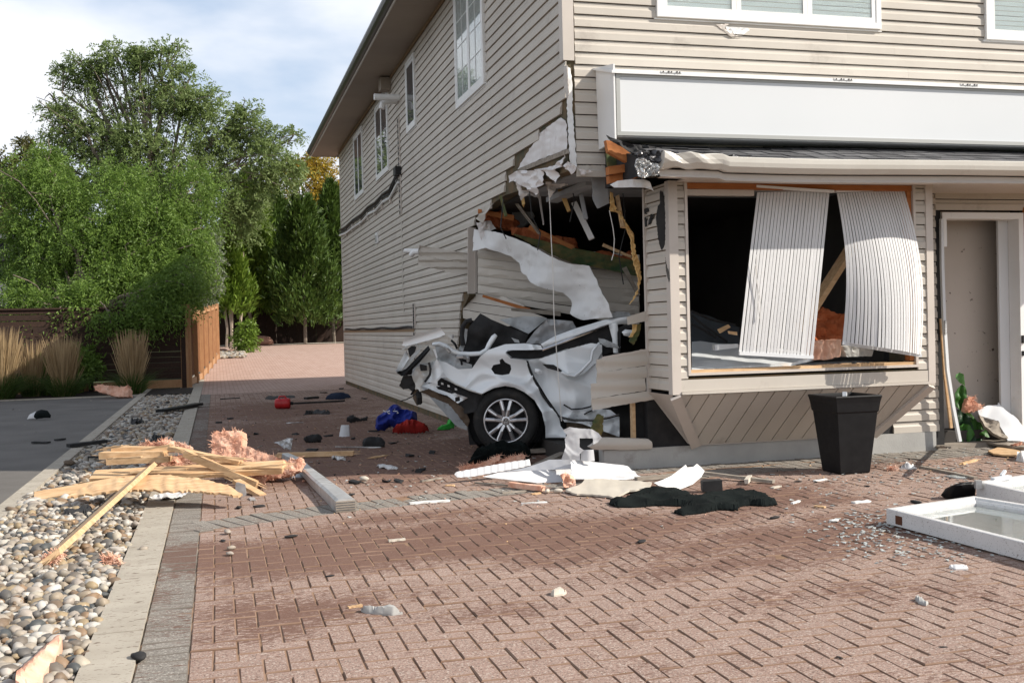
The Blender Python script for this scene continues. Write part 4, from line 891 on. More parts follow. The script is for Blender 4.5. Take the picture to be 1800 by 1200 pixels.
for y in (19.2, 20.2, 21.2, 22.2, 23.4, 24.8, 26): MB().box((X0 - .06, y, 3.62), (X0 - .016, y + .06, 3.80)).build('cable_clip', 'trim', LW)
MB().tube([(X0 - .03, y, 1.375 + .012 * math.sin(y * 2.2)) for y in np.arange(17.3, 27.3, .5)], .022, 6).build('cable', 'cable', LW)
MB().box((X0 - .02, 17.28, 1.30), (X0 - .0155, 27.28, 1.345)).build('repair_strip', 'brown_trim', LW)
lm = MB().box((X0 - .05, 20.95, 3.05), (X0 - .016, 21.2, 3.26)).build('wall_outlet', 'white_vinyl', LW); MB().box((X0 - .06, 20.99, 3.08), (X0 - .051, 21.16, 3.2)).build('outlet_flap', 'grey_metal', lm)
c_ = PX(704, 172, X0); MB().tube([c_ + Vector((0, 0, 0)), c_ + Vector((-.25, 0, 0)), c_ + Vector((-.45, .0, 0))], .055, 12).build('exhaust_pipe', 'white_vinyl', LW)
c_ = PX(700, 178, X0); MB().tube([c_, c_ + Vector((-.2, 0, -.01)), c_ + Vector((-.27, 0, -.05)), c_ + Vector((-.29, 0, -.14))], .05, 12).build('exhaust_pipe', 'white_vinyl', LW)
MB().box((X0 - .20, 18.95, 5.60), (X0 - .02, 19.2, 5.82), j=.01).build('soffit_lamp', 'soffit', B)
MB().tube([(X0 - .05, y, ZE - .04 - .02 * abs(math.sin(y))) for y in np.arange(19.2, 27.2, .6)], .012, 5).build('cable', 'brown_trim', B)

# ------------------------------------------------------------------ window blinds, blown outwards
def blind(label, top, bot, n, bulge, side):
    """vertical slats between a top edge and a bottom rail; top and bot are ((px,py,Y),(px,py,Y))"""
    a, b = [PY(*t) for t in top]; c, d = [PY(*t) for t in bot]
    e = thing('window_blind', label, 'blind', ((a + b) / 2).to_tuple(), 'torn blinds hanging in the bay window')
    for i in range(n):
        vs = []; m = 14; oy, ox, tw, gp_ = random.gauss(0, .0012), random.gauss(0, .0015), random.gauss(0, .0025), random.uniform(.004, .007)
        for k in range(m + 1):
            t = k / m
            for s in (i / n + .002, (i + .5) / n, (i + 1) / n - gp_):
                p = a.lerp(b, s).lerp(c.lerp(d, s), t); q = bulge(s, t)
                ridge = .0004 if abs(s - (i + .5) / n) < 1e-6 else 0
                vs.append(p + Vector((q[0] + ox * t, q[1] - ridge + oy * t + tw * (s * n - i - .5) * t, q[2])))
        fs = []
        for k in range(m):
            for j in range(2): fs.append((k * 3 + j, k * 3 + j + 1, k * 3 + 4 + j, k * 3 + 3 + j))
        nv = len(vs); vs += [v + Vector((0, .0025, 0)) for v in vs]; fs += [tuple(x_ + nv for x_ in reversed(f)) for f in fs]
        for k in range(m): fs += [(k * 3, k * 3 + 3, k * 3 + 3 + nv, k * 3 + nv), (k * 3 + 2 + nv, k * 3 + 5 + nv, k * 3 + 5, k * 3 + 2)]
        mk('slat', vs, fs, 'slat', e)
    MB().bar(c + Vector((*bulge(0, 1)[:2], -.004)), d + Vector((*bulge(1, 1)[:2], -.004)), .022, .03).build('bottom_rail', 'clean_white', e)
    return e
yb_ = YB + .06
def bl1(s, t): return (.05 * math.sin(t * 3.1) * (1 - s) * -1 + .03 * math.sin(t * 3.1) * s, -.10 * t - .04 * math.sin(t * 3.14), 0)
e = blind('straighter window blind hanging left, over the middle of the opening', ((1331, 338, yb_), (1459, 336, yb_)), ((1299, 620, yb_ - .10), (1429, 627, yb_ - .10)), 22, lambda s, t: (-.03 * math.sin(t * 3.14), -.05 * math.sin(t * 3.14), 0), 0)
MB().bar(PY(1328, 328, yb_ - .02), PY(1464, 337, yb_ - .05), .05, .022).build('head_rail', 'white_vinyl', e)
MB().tube([PY(x_, y_, yb_ - .13) for x_, y_ in Z7((668, 340), (670, 450), (674, 520), (682, 600))], .003, 5).tube([PY(x_, y_, yb_ - .135) for x_, y_ in Z7((664, 380), (672, 460), (686, 540), (683, 602))], .003, 5).build('blind_cord', 'white_string', e)
def bl2(s, t):
    u = math.sin(t * 3.14159)
    return ((.055 * u * s + .03 * u * (1 - s)), -.06 * u - .20 * t * math.sin(s * 2.6) + .10 * s * t, 0)
e2 = blind('twisted window blind billowing out at the right of the opening', ((1471, 340, yb_), (1590, 334, yb_)), ((1481, 602, yb_ - .12), (1619, 624, yb_ - .20)), 26, bl2, 0)
MB().bar(PY(1468, 337, yb_ + .01), PY(1592, 332, yb_ + .01), .04, .02).build('head_rail', 'white_vinyl', e2)
# ------------------------------------------------------------------ things lying inside the bay
sheet('insulation_batt', [(1432, 548), (1447, 540), (1470, 552), (1487, 552), (1484, 600), (1432, 602)], on_y(YB + .42), 'dark_insulation', None, 4, soft(.06, .07), .15, rag=1.5)
o = bpy.data.objects[-1] if False else [x_ for x_ in COL.objects if x_.name.startswith('insulation_batt')][-1]; tag(o, 'shaggy dark orange insulation between the two window blinds', 'insulation')
o = sheet('insulation_batt', [(1430, 600), (1478, 596), (1478, 626), (1455, 632), (1430, 632)], on_y(YB + .22), 'insulation', None, 4, soft(.03, .1), .14, rag=1); tag(o, 'cut pink insulation block on the window ledge', 'insulation')
MB_ = MB().bar(PY(1500, 430, YB + .55), PY(1405, 580, YB + .35), .05, .15, Vector((0, -1, 0)), .004).build('leaning_plank', 'raw_lumber'); tag(MB_, 'splintered yellow plank leaning inside the bay window between the blinds', 'plank')
o = sheet('plaster_chunk', [(1480, 608), (1500, 606), (1535, 615), (1532, 626), (1488, 627)], on_y(YB + .25), 'concrete', None, 4, crumple(.02, .1, 4), .12); tag(o, 'grey plaster chunk on the window ledge under the twisted blind', 'rubble')
ZI = zc(1200, 520, 4.0909)
o = sheet('wood_chip', ZI((255, 240), (330, 205), (345, 225), (270, 268)), on_y(YB + .5), 'raw_lumber', None, 3, soft(.01, .1), .02); tag(o, 'bright wood chip on the dark glass behind the window, lying tilted', 'wood chip')
o = sheet('wood_chip', ZI((330, 252), (390, 258), (392, 282), (335, 272)), on_y(YB + .45), 'raw_lumber', None, 3, soft(.01, .1), .02); tag(o, 'flat wood chip on the dark glass behind the window, below the tilted one', 'wood chip')
o = sheet('broken_trim', ZI((230, 350), (400, 345), (400, 372), (235, 392)), on_y(YB + .28), 'clean_white', None, 4, soft(.004, .1), .05); tag(o, 'white trim piece on the window ledge behind the straighter blind', 'trim piece')
spl_ = MB()
for i in range(14):
    c_ = PY(random.uniform(1380, 1600), random.uniform(626, 634), YB + random.uniform(.1, .3)); c_.z = wz0 + .012
    a_ = random.uniform(-.5, .5); d_ = Vector((math.cos(a_), math.sin(a_) * .5, 0)) * random.uniform(.03, .09)
    spl_.bar(c_ - d_, c_ + d_, .02, .012, Vector((0, 0, 1)), .003)
tag(spl_.build('ledge_crumbs', 'raw_lumber'), kind='stuff')

# ================================================================== THE WRECKED CAR
DC = 11.15                                                    # its near side, in metres along the line of sight
wc = PD(889.3, 739, DC)
CAR = thing('wrecked_car', 'crushed white saloon car wedged into the broken corner of the building', 'car', (wc.x, wc.y, 0))
fh = Vector((FWD.x, FWD.y, 0)).normalized()
def cd(off=0.): return on_d(DC + off)
def cp(name, pts, mat, off=0., res=4, bump=None, thick=.006, rag=0., holes=(), par=CAR): return sheet(name, pts, cd(off), mat, par, res, bump, thick, True, rag, holes)
def bulge(cx, cy, rx, ry, a): return lambda x, y: a * math.exp(-((x - cx) / rx) ** 2 - ((y - cy) / ry) ** 2)
def add(*fs): return lambda x, y: sum(f(x, y) for f in fs)
fuel = A8((760, 490), (775, 460), (825, 450), (820, 425), (840, 412), (862, 440), (900, 460), (905, 490), (890, 525), (840, 533), (785, 525))
quarter = A8((1120, 318), (1130, 348), (1015, 352), (880, 352), (862, 372), (900, 410), (1010, 425), (1035, 480), (1070, 560), (1120, 660), (1190, 760), (1250, 835), (1262, 900), (1300, 950), (1300, 985), (1152, 985), (1150, 900), (1125, 800), (1072, 712), (1000, 655), (930, 622), (860, 610), (780, 625), (695, 666), (600, 640), (500, 595), (425, 550), (330, 470), (350, 420), (430, 440), (520, 490), (620, 485), (680, 400), (740, 350), (860, 310), (1000, 303))
def qb(x, y):                                                 # shoulder, arch flare and the dents along the flank
    r = math.hypot(x - 889, y - 739); return .05 * math.exp(-((r - 66) / 9) ** 2) + .05 * math.exp(-((y - 622) / 14) ** 2) * (x > 830) + dent(.06, .013, 3)(x, y)
cp('quarter_panel', quarter, 'car_paint', 0, 3, qb, .02, holes=[fuel])
cp('fuel_pocket', A8((745, 400), (915, 405), (920, 540), (750, 540)), 'dull_black', .05, 6)
# rear door: lower skin, torn outer flap, trim
cp('rear_door', Z5((765, 665), (830, 655), (900, 690), (1000, 720), (1110, 640), (1140, 640), (1140, 780), (1110, 830), (1110, 915), (1020, 940), (930, 950), (860, 850), (800, 750)), 'car_paint', .03, 3.5,
   add(dent(.05, .012, 11), bulge(960, 650, 22, 30, -.10), bulge(1000, 705, 40, 18, .07)), .02)
cp('door_skin', Z5((815, 662), (880, 640), (960, 612), (1080, 580), (1135, 588), (1138, 622), (1105, 680), (1040, 735), (1000, 746), (930, 722), (870, 690)), 'car_paint', -.06, 3.2, add(dent(.04, .015, 5), bulge(1010, 655, 30, 16, .06)), .008, .4)
cp('door_lining', Z5((1070, 600), (1138, 590), (1138, 640), (1100, 690), (1065, 660)), 'car_inner', -.045, 3, crumple(.03, .05, 2))
cp('door_handle', Z5((800, 705), (830, 712), (840, 728), (815, 735), (800, 722)), 'car_paint', -.06, 2, bulge(946, 652, 4, 3, .02), .01)
MB().tube([PD(x_, y_, DC - .05) for x_, y_ in A8((1020, 432), (1045, 510), (1085, 590), (1135, 685), (1195, 765), (1262, 845))], .012, 6).build('door_seam', 'dull_black', CAR)
MB().tube([PD(x_, y_, DC - .07) for x_, y_ in Z5((925, 952), (1000, 966), (1090, 968), (1170, 955), (1225, 940))], .014, 6).build('sill_chrome', 'chrome', CAR)
cp('sill_panel', Z5((930, 955), (1010, 930), (1110, 905), (1180, 915), (1225, 950), (1225, 1050), (1140, 1020), (1040, 985), (950, 975)), 'car_paint', .0, 4, crumple(.05, .03, 6), .01)
cp('sill_cavity', Z5((960, 965), (1230, 980), (1230, 1060), (960, 1055)), 'mud', .08, 6, soft(.03, .05), .02)
# side glass surround: pushed-down roof rail, chrome, black rubber, pillar
cp('roof_rail', Z5((830, 585), (900, 545), (1000, 508), (1150, 463), (1262, 448), (1285, 478), (1178, 492), (1000, 548), (850, 612)), 'car_paint', -.02, 3, lambda x, y: .03 * math.sin((y + .33 * x) * .22) + crumple(.012, .04, 9)(x, y), .03)
MB().tube([PD(x_, y_, DC - .075) for x_, y_ in Z5((838, 614), (900, 592), (1000, 553), (1090, 520), (1172, 490))], .013, 6).build('window_chrome', 'chrome', CAR)
cp('window_rubber', Z5((655, 625), (700, 612), (800, 614), (900, 596), (1000, 558), (1172, 496), (1215, 500), (1215, 620), (1140, 640), (1140, 590), (1080, 580), (960, 608), (830, 655), (760, 660), (690, 655)), 'dull_black', .0, 4, soft(.01, .1), .02)
cp('centre_pillar', Z5((1172, 486), (1215, 478), (1222, 540), (1232, 600), (1225, 630), (1195, 628), (1190, 560)), 'car_paint', -.05, 3, lambda x, y: .02 * math.cos((x - 1081) * .25), .03)
cp('door_edge', Z5((1120, 555), (1150, 560), (1215, 588), (1226, 606), (1160, 600), (1125, 578)), 'car_inner', -.08, 2.5, crumple(.015, .1, 4), .01)
cp('front_frame', ZR((350, 190), (365, 150), (410, 125), (455, 120), (470, 150), (415, 150), (380, 175), (372, 330), (358, 330)), 'dull_black', -.06, 3, None, .03)
cp('wing_mirror', ZR((385, 180), (410, 160), (470, 165), (468, 200), (440, 215), (400, 205)), 'car_paint', -.12, 2.5, bulge(1103, 585, 9, 5, .05), .03)
# crushed roof, rear shelf, seat and boot
cp('roof_panel', A8((820, 130), (1000, 105), (1150, 115), (1165, 125), (1030, 235), (900, 175)), 'car_inner', .5, 5, crumple(.06, .02, 4), .01)
cp('crushed_roof', Z5((755, 580), (800, 520), (860, 458), (930, 464), (990, 470), (1010, 505), (900, 545), (832, 585)), 'headliner', .12, 3.5, crumple(.06, .035, 6), .02)
cp('crushed_roof', Z5((1160, 440), (1215, 420), (1275, 425), (1290, 455), (1180, 462)), 'car_inner', .1, 3.5, crumple(.03, .05, 6), .02)
cp('seat_back', A8((680, 85), (760, 130), (880, 180), (1030, 240), (1000, 300), (740, 345), (690, 390), (620, 480), (560, 365), (560, 300), (600, 180)), 'dull_black', .25, 5, add(soft(.06, .03), bulge(850, 580, 30, 20, .08)), .08)
MB().tube([PD(x_, y_, DC + .18) for x_, y_ in A8((555, 320), (545, 250), (552, 180), (580, 142), (620, 135))], .025, 7).build('seat_belt', 'dull_black', CAR)
cp('shelf_strut', A8((520, 350), (556, 270), (568, 195), (588, 200), (578, 290), (552, 362)), 'car_inner', .2, 3, soft(.02, .1), .02)
cp('shelf_edge', A8((905, 262), (960, 280), (965, 300), (930, 295)), 'car_inner', .1, 3, None, .01)
MB().tube([PD(x_, y_, DC + .03) for x_, y_ in A8((330, 312), (380, 305), (430, 322), (475, 358), (530, 378), (600, 382), (680, 378), (725, 352), (745, 310), (775, 262), (795, 240))], [.018, .022, .024, .026, .026, .026, .026, .026, .028, .03, .02], 8).build('boot_rim', 'car_paint', CAR, True)
ZT = zc(690, 550, 7.056); ZD = zc(930, 560, 6)
cp('boot_lining', ZT((520, 370), (600, 385), (700, 495), (850, 595), (985, 640), (985, 700), (880, 705), (830, 705), (700, 625), (640, 610), (570, 580), (545, 500)), 'car_inner', .04, 2.5, add(crumple(.03, .03, 2), bulge(785, 632, 12, 10, -.08)), .01)
cp('boot_lining', ZT((780, 520), (1000, 530), (1060, 570), (980, 700), (950, 640), (850, 600)), 'dull_black', .06, 3, crumple(.05, .05, 7), .01)
cp('boot_lid', ZT((118, 402), (150, 320), (590, 175), (655, 265), (580, 302), (300, 378), (160, 412)), 'car_paint', -.28, 2.5, lambda x, y: .05 * math.exp(-((y - 594 + (x - 710) * .33) / 5) ** 2), .03)
cp('boot_lid_inner', ZT((105, 455), (160, 412), (300, 375), (580, 300), (745, 262), (740, 325), (700, 352), (570, 335), (480, 378), (350, 445), (290, 402), (220, 412), (130, 455)), 'car_beige', -.2, 2.5, crumple(.03, .04, 3), .02)
cp('cavity_shade', ZT((190, 440), (238, 408), (295, 418), (275, 490), (215, 545), (200, 505)), 'dull_black', -.235, 2.5, None, .02)  # black sheet laid over the panels for the opening's darkness
cp('rear_skin', ZT((38, 718), (108, 580), (172, 462), (208, 560), (135, 680), (60, 737)), 'car_paint', -.26, 2.2, lambda x, y: .03 * math.sin((x + y * .5) * .5), .008)
cp('lamp_trim', ZT((80, 715), (200, 580), (300, 455), (355, 452), (165, 695), (110, 722)), 'car_inner', -.25, 2.5, soft(.01, .2), .02)
cp('tail_lamp', ZT((45, 735), (165, 692), (440, 405), (468, 455), (345, 600), (245, 700), (232, 765), (110, 782)), 'black_plastic', -.27, 2.5, lambda x, y: .02 * math.sin((x + y) * .35), .05)
cp('rear_skin', ZT((445, 418), (505, 450), (545, 540), (552, 585), (450, 622), (335, 625), (385, 560)), 'car_beige', -.12, 2.5, crumple(.02, .04, 6), .01)
cp('rear_skin', ZT((498, 448), (530, 446), (558, 545), (545, 565)), 'car_paint', -.16, 2, None, .008)
cp('cavity_shade', ZT((335, 632), (425, 648), (428, 712), (348, 718)), 'dull_black', -.19, 2.5, None, .01)  # second opening's darkness, again laid on as a black sheet
cp('rear_skin', ZT((240, 765), (300, 672), (345, 640), (460, 640), (472, 740), (400, 862), (352, 912), (345, 975), (288, 905)), 'car_beige', -.14, 2.5, crumple(.05, .035, 12), .01, .3)
MB().tube([PD(x_, y_, DC - .2) for x_, y_ in ZT((450, 612), (472, 690), (462, 768), (400, 855))], .012, 6).build('lamp_gasket', 'dull_black', CAR)
cp('rear_skin', ZT((475, 690), (552, 568), (602, 640), (655, 795), (600, 802), (545, 865), (400, 865), (470, 760)), 'car_paint', -.13, 2.2, add(crumple(.03, .03, 13), lambda x, y: .04 * math.sin((x - 760) * .16)), .01)
cp('bumper_core', ZT((440, 870), (560, 845), (600, 805), (800, 900), (1129, 1000), (1129, 1200), (900, 1250), (780, 1080), (560, 990)), 'dull_black', .0, 4, soft(.03, .06), .06)
cp('bumper_bracket', ZT((85, 905), (130, 780), (240, 770), (285, 800), (270, 940), (240, 970), (200, 940), (130, 945)), 'dull_black', -.1, 3, soft(.02, .1), .08, .4)
bh = [ZT((535, 915), (600, 908), (775, 990), (730, 1002), (560, 945)), ZT((775, 1050), (830, 1035), (836, 1088), (780, 1100))]
cp('bumper_beam', ZT((365, 900), (560, 848), (560, 895), (700, 955), (790, 998), (935, 1050), (812, 1118), (680, 1025), (560, 985), (450, 935)), 'car_paint', -.14, 2.2, lambda x, y: .03 * math.sin((y - .45 * x) * .35) + .015 * nz3(x, y, .1, 4), .02, .2, bh)
for q in ((600, 860), (680, 890), (770, 930)): cp('beam_bolt', ZT((q[0], q[1]), (q[0] + 28, q[1] + 6), (q[0] + 32, q[1] + 30), (q[0] + 4, q[1] + 26)), 'grey_metal', -.03, 2, None, .02)
cp('mud_flap', ZT((345, 975), (450, 938), (680, 1028), (780, 1085), (900, 1200), (960, 1330), (930, 1420), (800, 1250), (690, 1130), (480, 1040)), 'mud', .02, 3, soft(.05, .05), .05, .6)
for k, (a, b, r_) in enumerate((((700, 300), (745, 290), .02), ((730, 340), (800, 440), .012), ((800, 545), (930, 560), .02), ((830, 560), (860, 640), .012), ((930, 540), (935, 600), .016), ((270, 940), (230, 1010), .01), ((640, 420), (720, 480), .01), ((320, 985), (330, 1120), .03))):
    MB().tube([PD(*ZT(a)[0], DC - .02), PD(*ZT(((a[0] + b[0]) / 2 + 8, (a[1] + b[1]) / 2 - 8))[0], DC - .05), PD(*ZT(b)[0], DC - .02)], r_, 6).build('torn_wire' if r_ < .015 else 'bracket', 'cable' if k % 2 else 'grey_metal', CAR)
cp('gash_shade', ZD((140, 478), (260, 485), (355, 550), (330, 560), (190, 522)), 'dull_black', -.13, 2, None, .01)  # dark inside of the gash laid on as a black sheet
MB().tube([PD(x_, y_, DC - .15) for x_, y_ in ZD((340, 560), (400, 590), (480, 608), (560, 540), (655, 440), (672, 335), (742, 255))], .014, 6).build('folded_edge', 'car_paint', CAR, True)
MB().tube([PD(x_, y_, DC - .06) for x_, y_ in ZD((365, 905), (450, 955), (560, 948), (640, 928), (705, 900))], .008, 5).build('crease_shade', 'dull_black', CAR)  # shade in the door's creases drawn as thin black tubes
MB().tube([PD(x_, y_, DC - .05) for x_, y_ in ZD((580, 1008), (620, 985), (665, 965))], .008, 5).build('crease_shade', 'dull_black', CAR)
MB().tube([PD(x_, y_, DC - .07) for x_, y_ in A8((430, 552), (500, 597), (600, 642), (692, 670))], .010, 5).build('panel_lip', 'car_beige', CAR)
MB().tube([PD(x_, y_, DC - .1) for x_, y_ in A8((235, 640), (215, 668), (180, 692), (140, 712), (100, 722))], .006, 5).build('torn_wire', 'cable', CAR)
MB().tube([PD(x_, y_, DC) for x_, y_ in A8((205, 640), (215, 700), (240, 745))], .035, 6).build('exhaust_stub', 'mud', CAR)
# body behind the skin: floor, far side, arch
MB().prism([PD(x_, y_, DC + .16) for x_, y_ in A8((560, 640), (900, 560), (1320, 700), (1560, 760), (1560, 1000), (600, 1040))], fh * 1.45).build('underbody', 'dull_black', CAR)
MB().prism([PD(x_, y_, DC + 1.5) for x_, y_ in A8((120, 480), (420, 380), (900, 340), (1320, 330), (1320, 900), (500, 900))], fh * .04).build('far_side', 'car_inner', CAR)
MB().lathe(wc + fh * .03, fh, [(.40, 0), (.40, .3), (.0, .3)], 28).build('wheel_arch', 'dull_black', CAR)
# wheel
WH = MB().lathe(wc - fh * .0, -fh, [(.232, .03), (.245, .045), (.285, .052), (.315, .045), (.333, .02), (.338, -.02), (.338, -.17), (.32, -.20), (.24, -.20)], 56).build('wheel', 'tyre', CAR, True)
tr = MB()
for k in range(60):
    a = k * 2 * math.pi / 60
    for s_, o_ in ((-.02, .0), (-.09, .5), (-.15, .2)):
        aa = a + o_ * .1; rx = RGT * math.cos(aa) + Vector((0, 0, 1)) * math.sin(aa); tn = -RGT * math.sin(aa) + Vector((0, 0, 1)) * math.cos(aa); p = wc - fh * s_ + rx * .337
        m_ = Matrix((tn, fh, rx)).transposed().to_4x4(); m_.translation = p; tr.box((-.012, -.022, -.004), (.012, .022, .006), m_)
tag(tr.build('tread', 'tyre', WH), kind='stuff')
MB().lathe(wc, -fh, [(.235, .036), (.229, .046), (.218, .046), (.212, .028), (.205, -.06), (.205, -.16), (.19, -.16)], 56).build('rim', 'rim', WH, True)
MB().lathe(wc, -fh, [(.206, -.07), (.12, -.05), (.0, -.05)], 40).build('brake_disc', 'rim_dark', WH)
def wp(r, a, d): return wc + (RGT * math.cos(a) + UPV * math.sin(a)) * r - fh * d
for k in range(5):
    a = math.pi / 2 + k * 2 * math.pi / 5; sp = MB()
    for s_ in (-1, 1):
        ins, mid, ou = a + s_ * .33, a + s_ * .235, a + s_ * .255
        pts_ = [(wp(.045, ins, .034), .024, .03), (wp(.115, mid, .044), .0205, .024), (wp(.216, ou, .034), .0235, .02)]
        for (p, w0, h0), (q, w1, h1) in zip(pts_, pts_[1:]):
            d = (q - p).normalized(); sd2 = d.cross(fh).normalized(); vs = []
            for c_, w_, h__ in ((p, w0, h0), (q, w1, h1)): vs += [c_ - sd2 * w_ + fh * h__, c_ - sd2 * w_ * .85, c_ - sd2 * w_ * .35 - fh * .008, c_ + sd2 * w_ * .35 - fh * .008, c_ + sd2 * w_ * .85, c_ + sd2 * w_ + fh * h__]
            sp.add(vs, [(i, (i + 1) % 6, 6 + (i + 1) % 6, 6 + i) for i in range(6)] + [(5, 4, 3, 2, 1, 0), (6, 7, 8, 9, 10, 11)])
    sp.build('spoke', 'rim', WH)
MB().lathe(wc, -fh, [(.072, .02), (.068, .034), (.034, .042)], 30).build('hub', 'rim', WH)
MB().lathe(wc, -fh, [(.033, .040), (.033, .047), (.030, .049), (.0, .049)], 24).build('centre_cap', 'black_plastic', WH)
em = MB().lathe(wc, -fh, [(.033, .046), (.033, .051), (.029, .051), (.029, .046)], 24)
def stroke(pts_):
    for p, q in zip(pts_, pts_[1:]):
        em.bar(wc + RGT * p[0] + UPV * p[1] - fh * .050, wc + RGT * q[0] + UPV * q[1] - fh * .050, .0045, .003, -fh)
stroke([(-.011, .027), (0, .004), (.011, .027)]); stroke([(-.024, .017), (-.011, -.024), (0, .0), (.011, -.024), (.024, .017)])
em.build('emblem', 'rim', WH)
for k in range(5): MB().lathe(wp(.052, math.pi / 2 + .63 + k * 2 * math.pi / 5, .0), -fh, [(.012, .0), (.012, .039), (.0, .039)], 10).build('wheel_bolt', 'rim_dark', WH)
# the car's nose, seen through the bay window: bonnet, dark screen and wipers
pb = through(PY(1217, 648, YB + .13), PY(1390, 638, YB + .13), PY(1217, 598, Y0 + .45))
sheet('bonnet', [(1216, 597), (1250, 602), (1290, 605), (1400, 616), (1432, 628), (1392, 637), (1216, 650)], pb, 'car_paint', CAR, 5, soft(.008, .04), .03)
pb2 = through(PY(1214, 600, Y0 + .4), PY(1290, 602, Y0 + .4), PY(1214, 545, Y0 + .8))
sheet('windscreen', [(1213, 548), (1235, 552), (1262, 562), (1300, 575), (1300, 604), (1250, 604), (1214, 600)], pb2, 'dark_glass', CAR, 5, soft(.01, .06), .012)
for q in (((62, 140), (130, 195), (250, 280), (320, 330)), ((62, 200), (140, 240), (240, 300)), ((65, 110), (200, 170), (380, 210))):
    MB().tube([PY(x_, y_, Y0 + .36) for x_, y_ in ZI(*q)], .012, 6).build('wiper', 'dull_black', CAR)

# ================================================================== WHAT LIES ON THE GROUND
def dep(px, py): return (G(px, py) - EYEV).dot(FWD)
def stand(px, py, lean=0.):                                   # an upright plane facing the viewer whose foot is at this spot
    return on_plane(G(px, py), Vector((-fh.x, -fh.y, lean)).normalized())
def plank(name, label, a, za, b, zb, w, h, mat='raw_lumber', cat='plank', group=None, up=Vector((0, 0, 1)), roll=0., splint=True):
    """a broken length of timber with splintered ends"""
    p, q = G(*a, za), G(*b, zb); d = (q - p).normalized(); sd2 = d.cross(up).normalized(); u = sd2.cross(d); rt = Matrix.Rotation(roll, 3, d); sd2 = rt @ sd2; u = rt @ u
    mb = MB(); ln = (q - p).length; n = 7; vs = []; pr = [(-w / 2, -h / 2), (w / 2, -h / 2), (w / 2, h / 2), (-w / 2, h / 2)]
    for i in range(n):
        t = i / (n - 1)
        for k, (s_, v_) in enumerate(pr):
            e_ = random.uniform(-.06, .02) * ln * .3 if splint and i in (0, n - 1) else 0
            c_ = p + d * (ln * t + (e_ if i == n - 1 else -e_)) + sd2 * (s_ + random.uniform(-.003, .003)) + u * (v_ + random.uniform(-.002, .002)); vs.append(c_)
    fs = [(3, 2, 1, 0), ((n - 1) * 4, (n - 1) * 4 + 1, (n - 1) * 4 + 2, (n - 1) * 4 + 3)]
    for i in range(n - 1):
        for k in range(4): fs.append((i * 4 + k, i * 4 + (k + 1) % 4, i * 4 + 4 + (k + 1) % 4, i * 4 + 4 + k))
    mb.add(vs, fs)
    if splint:
        for e_, dd in ((p, -d), (q, d)):
            for k in range(4):
                o_ = e_ + sd2 * random.uniform(-w / 2, w / 2) * .8 + u * random.uniform(-h / 2, h / 2) * .6; l_ = random.uniform(.04, .12)
                mb.add([o_ - dd * .05 - sd2 * .008, o_ - dd * .05 + sd2 * .008, o_ - dd * .05 + u * .008, o_ + dd * l_ + sd2 * random.uniform(-.01, .01)], [(0, 1, 3), (1, 2, 3), (2, 0, 3), (0, 2, 1)])
    return tag(mb.build(name, mat), label, cat, group)
def edge_d(p, ol, fy=2.2): return min(math.hypot(p[0] - q[0], (p[1] - q[1]) * fy) for q in ol)
def heap(name, label, cat, ol, h, mat, res=4, soft_w=10, f=.1, seed=1, fold=.6, z=.004, group=None, k=.65):
    """cloth or soft stuff thrown down: rises in folds from its outline"""
    yb_ = max(p[1] for p in ol); ol = [(x, yb_ - (yb_ - y) * k) for x, y in ol]
    wo = [G(*p) for p in dens(ol, 3)]; sc = (wo[0] - EYEV).length / F
    def b(x, y):
        p = G(x, y); e_ = min(1, min((p - q).length for q in wo) / (soft_w * sc)); e_ = math.sin(e_ * 1.57); q = p * (f * 75); n_ = noise.noise(q + Vector((seed * 5.1, q.y * .3, 0)))
        return h * e_ * (1 - fold + fold * (1 - 1.7 * abs(n_))) + .004
    return tag(sheet(name, ol, on_ground(z), mat, None, res, b, .01), label, cat, group)
def pillow(name, label, cat, ol, h, mat, f=7., seed=1, lean=.6, res=2.5, soft_w=7, group=None):
    """a soft thing lying in a heap: rounded at its rim, creased on its face, its foot on the ground"""
    yb_ = max(p[1] for p in ol); xb_ = sum(p[0] for p in ol) / len(ol); dl = dens(ol, 3); pl_ = stand(xb_, yb_, lean)
    def b(x, y):
        e_ = min(1, edge_d((x, y), dl, 1.2) / soft_w); p, _ = pl_(x, y); q = p * f + Vector((seed * 3.7, 0, 0)); q.y *= .8
        a = noise.noise(q); c = noise.noise(q * 2.2 + Vector((0, seed, 0)))
        return h * (math.sin(e_ * 1.57) * .75 + e_ * (.55 * (1 - 2.2 * abs(a)) + .25 * (1 - 2.2 * abs(c))))
    return tag(sheet(name, ol, pl_, mat, None, res, b, .02), label, cat, group)
def fluff(name, label, pts, base, thick=.14, seed=1, mat='insulation', res=3.2, amp=.06, lean=.25):
    """glass wool: a torn batt with loose fibres standing off it"""
    o = tag(sheet(name, pts, stand(*base, lean), mat, None, res, add(soft(amp * .6, .05, seed), soft(amp * .3, .16, seed + 2)), thick, True, 1.2), label, 'insulation')
    n = len(o.data.vertices) // 2; vs = []; fs = []; L0 = wloc(o)
    for _ in range(min(420, n * 3)):
        v = o.data.vertices[random.randrange(n)]; p = L0 + v.co; d = (v.normal + Vector([random.gauss(0, .7) for _ in range(3)])).normalized(); l_ = random.uniform(.012, .045); w_ = d.orthogonal().normalized() * .0028
        k = len(vs); m_ = p + d * l_ * .55 + Vector([random.gauss(0, .006) for _ in range(3)]); vs += [p - w_, p + w_, m_ + w_ * .7, m_ - w_ * .7, p + d * l_ + Vector([random.gauss(0, .01) for _ in range(3)])]; fs += [(k, k + 1, k + 2, k + 3), (k + 3, k + 2, k + 4)]
    tag(mk('fibres', vs, fs, mat, o), kind='stuff'); return o
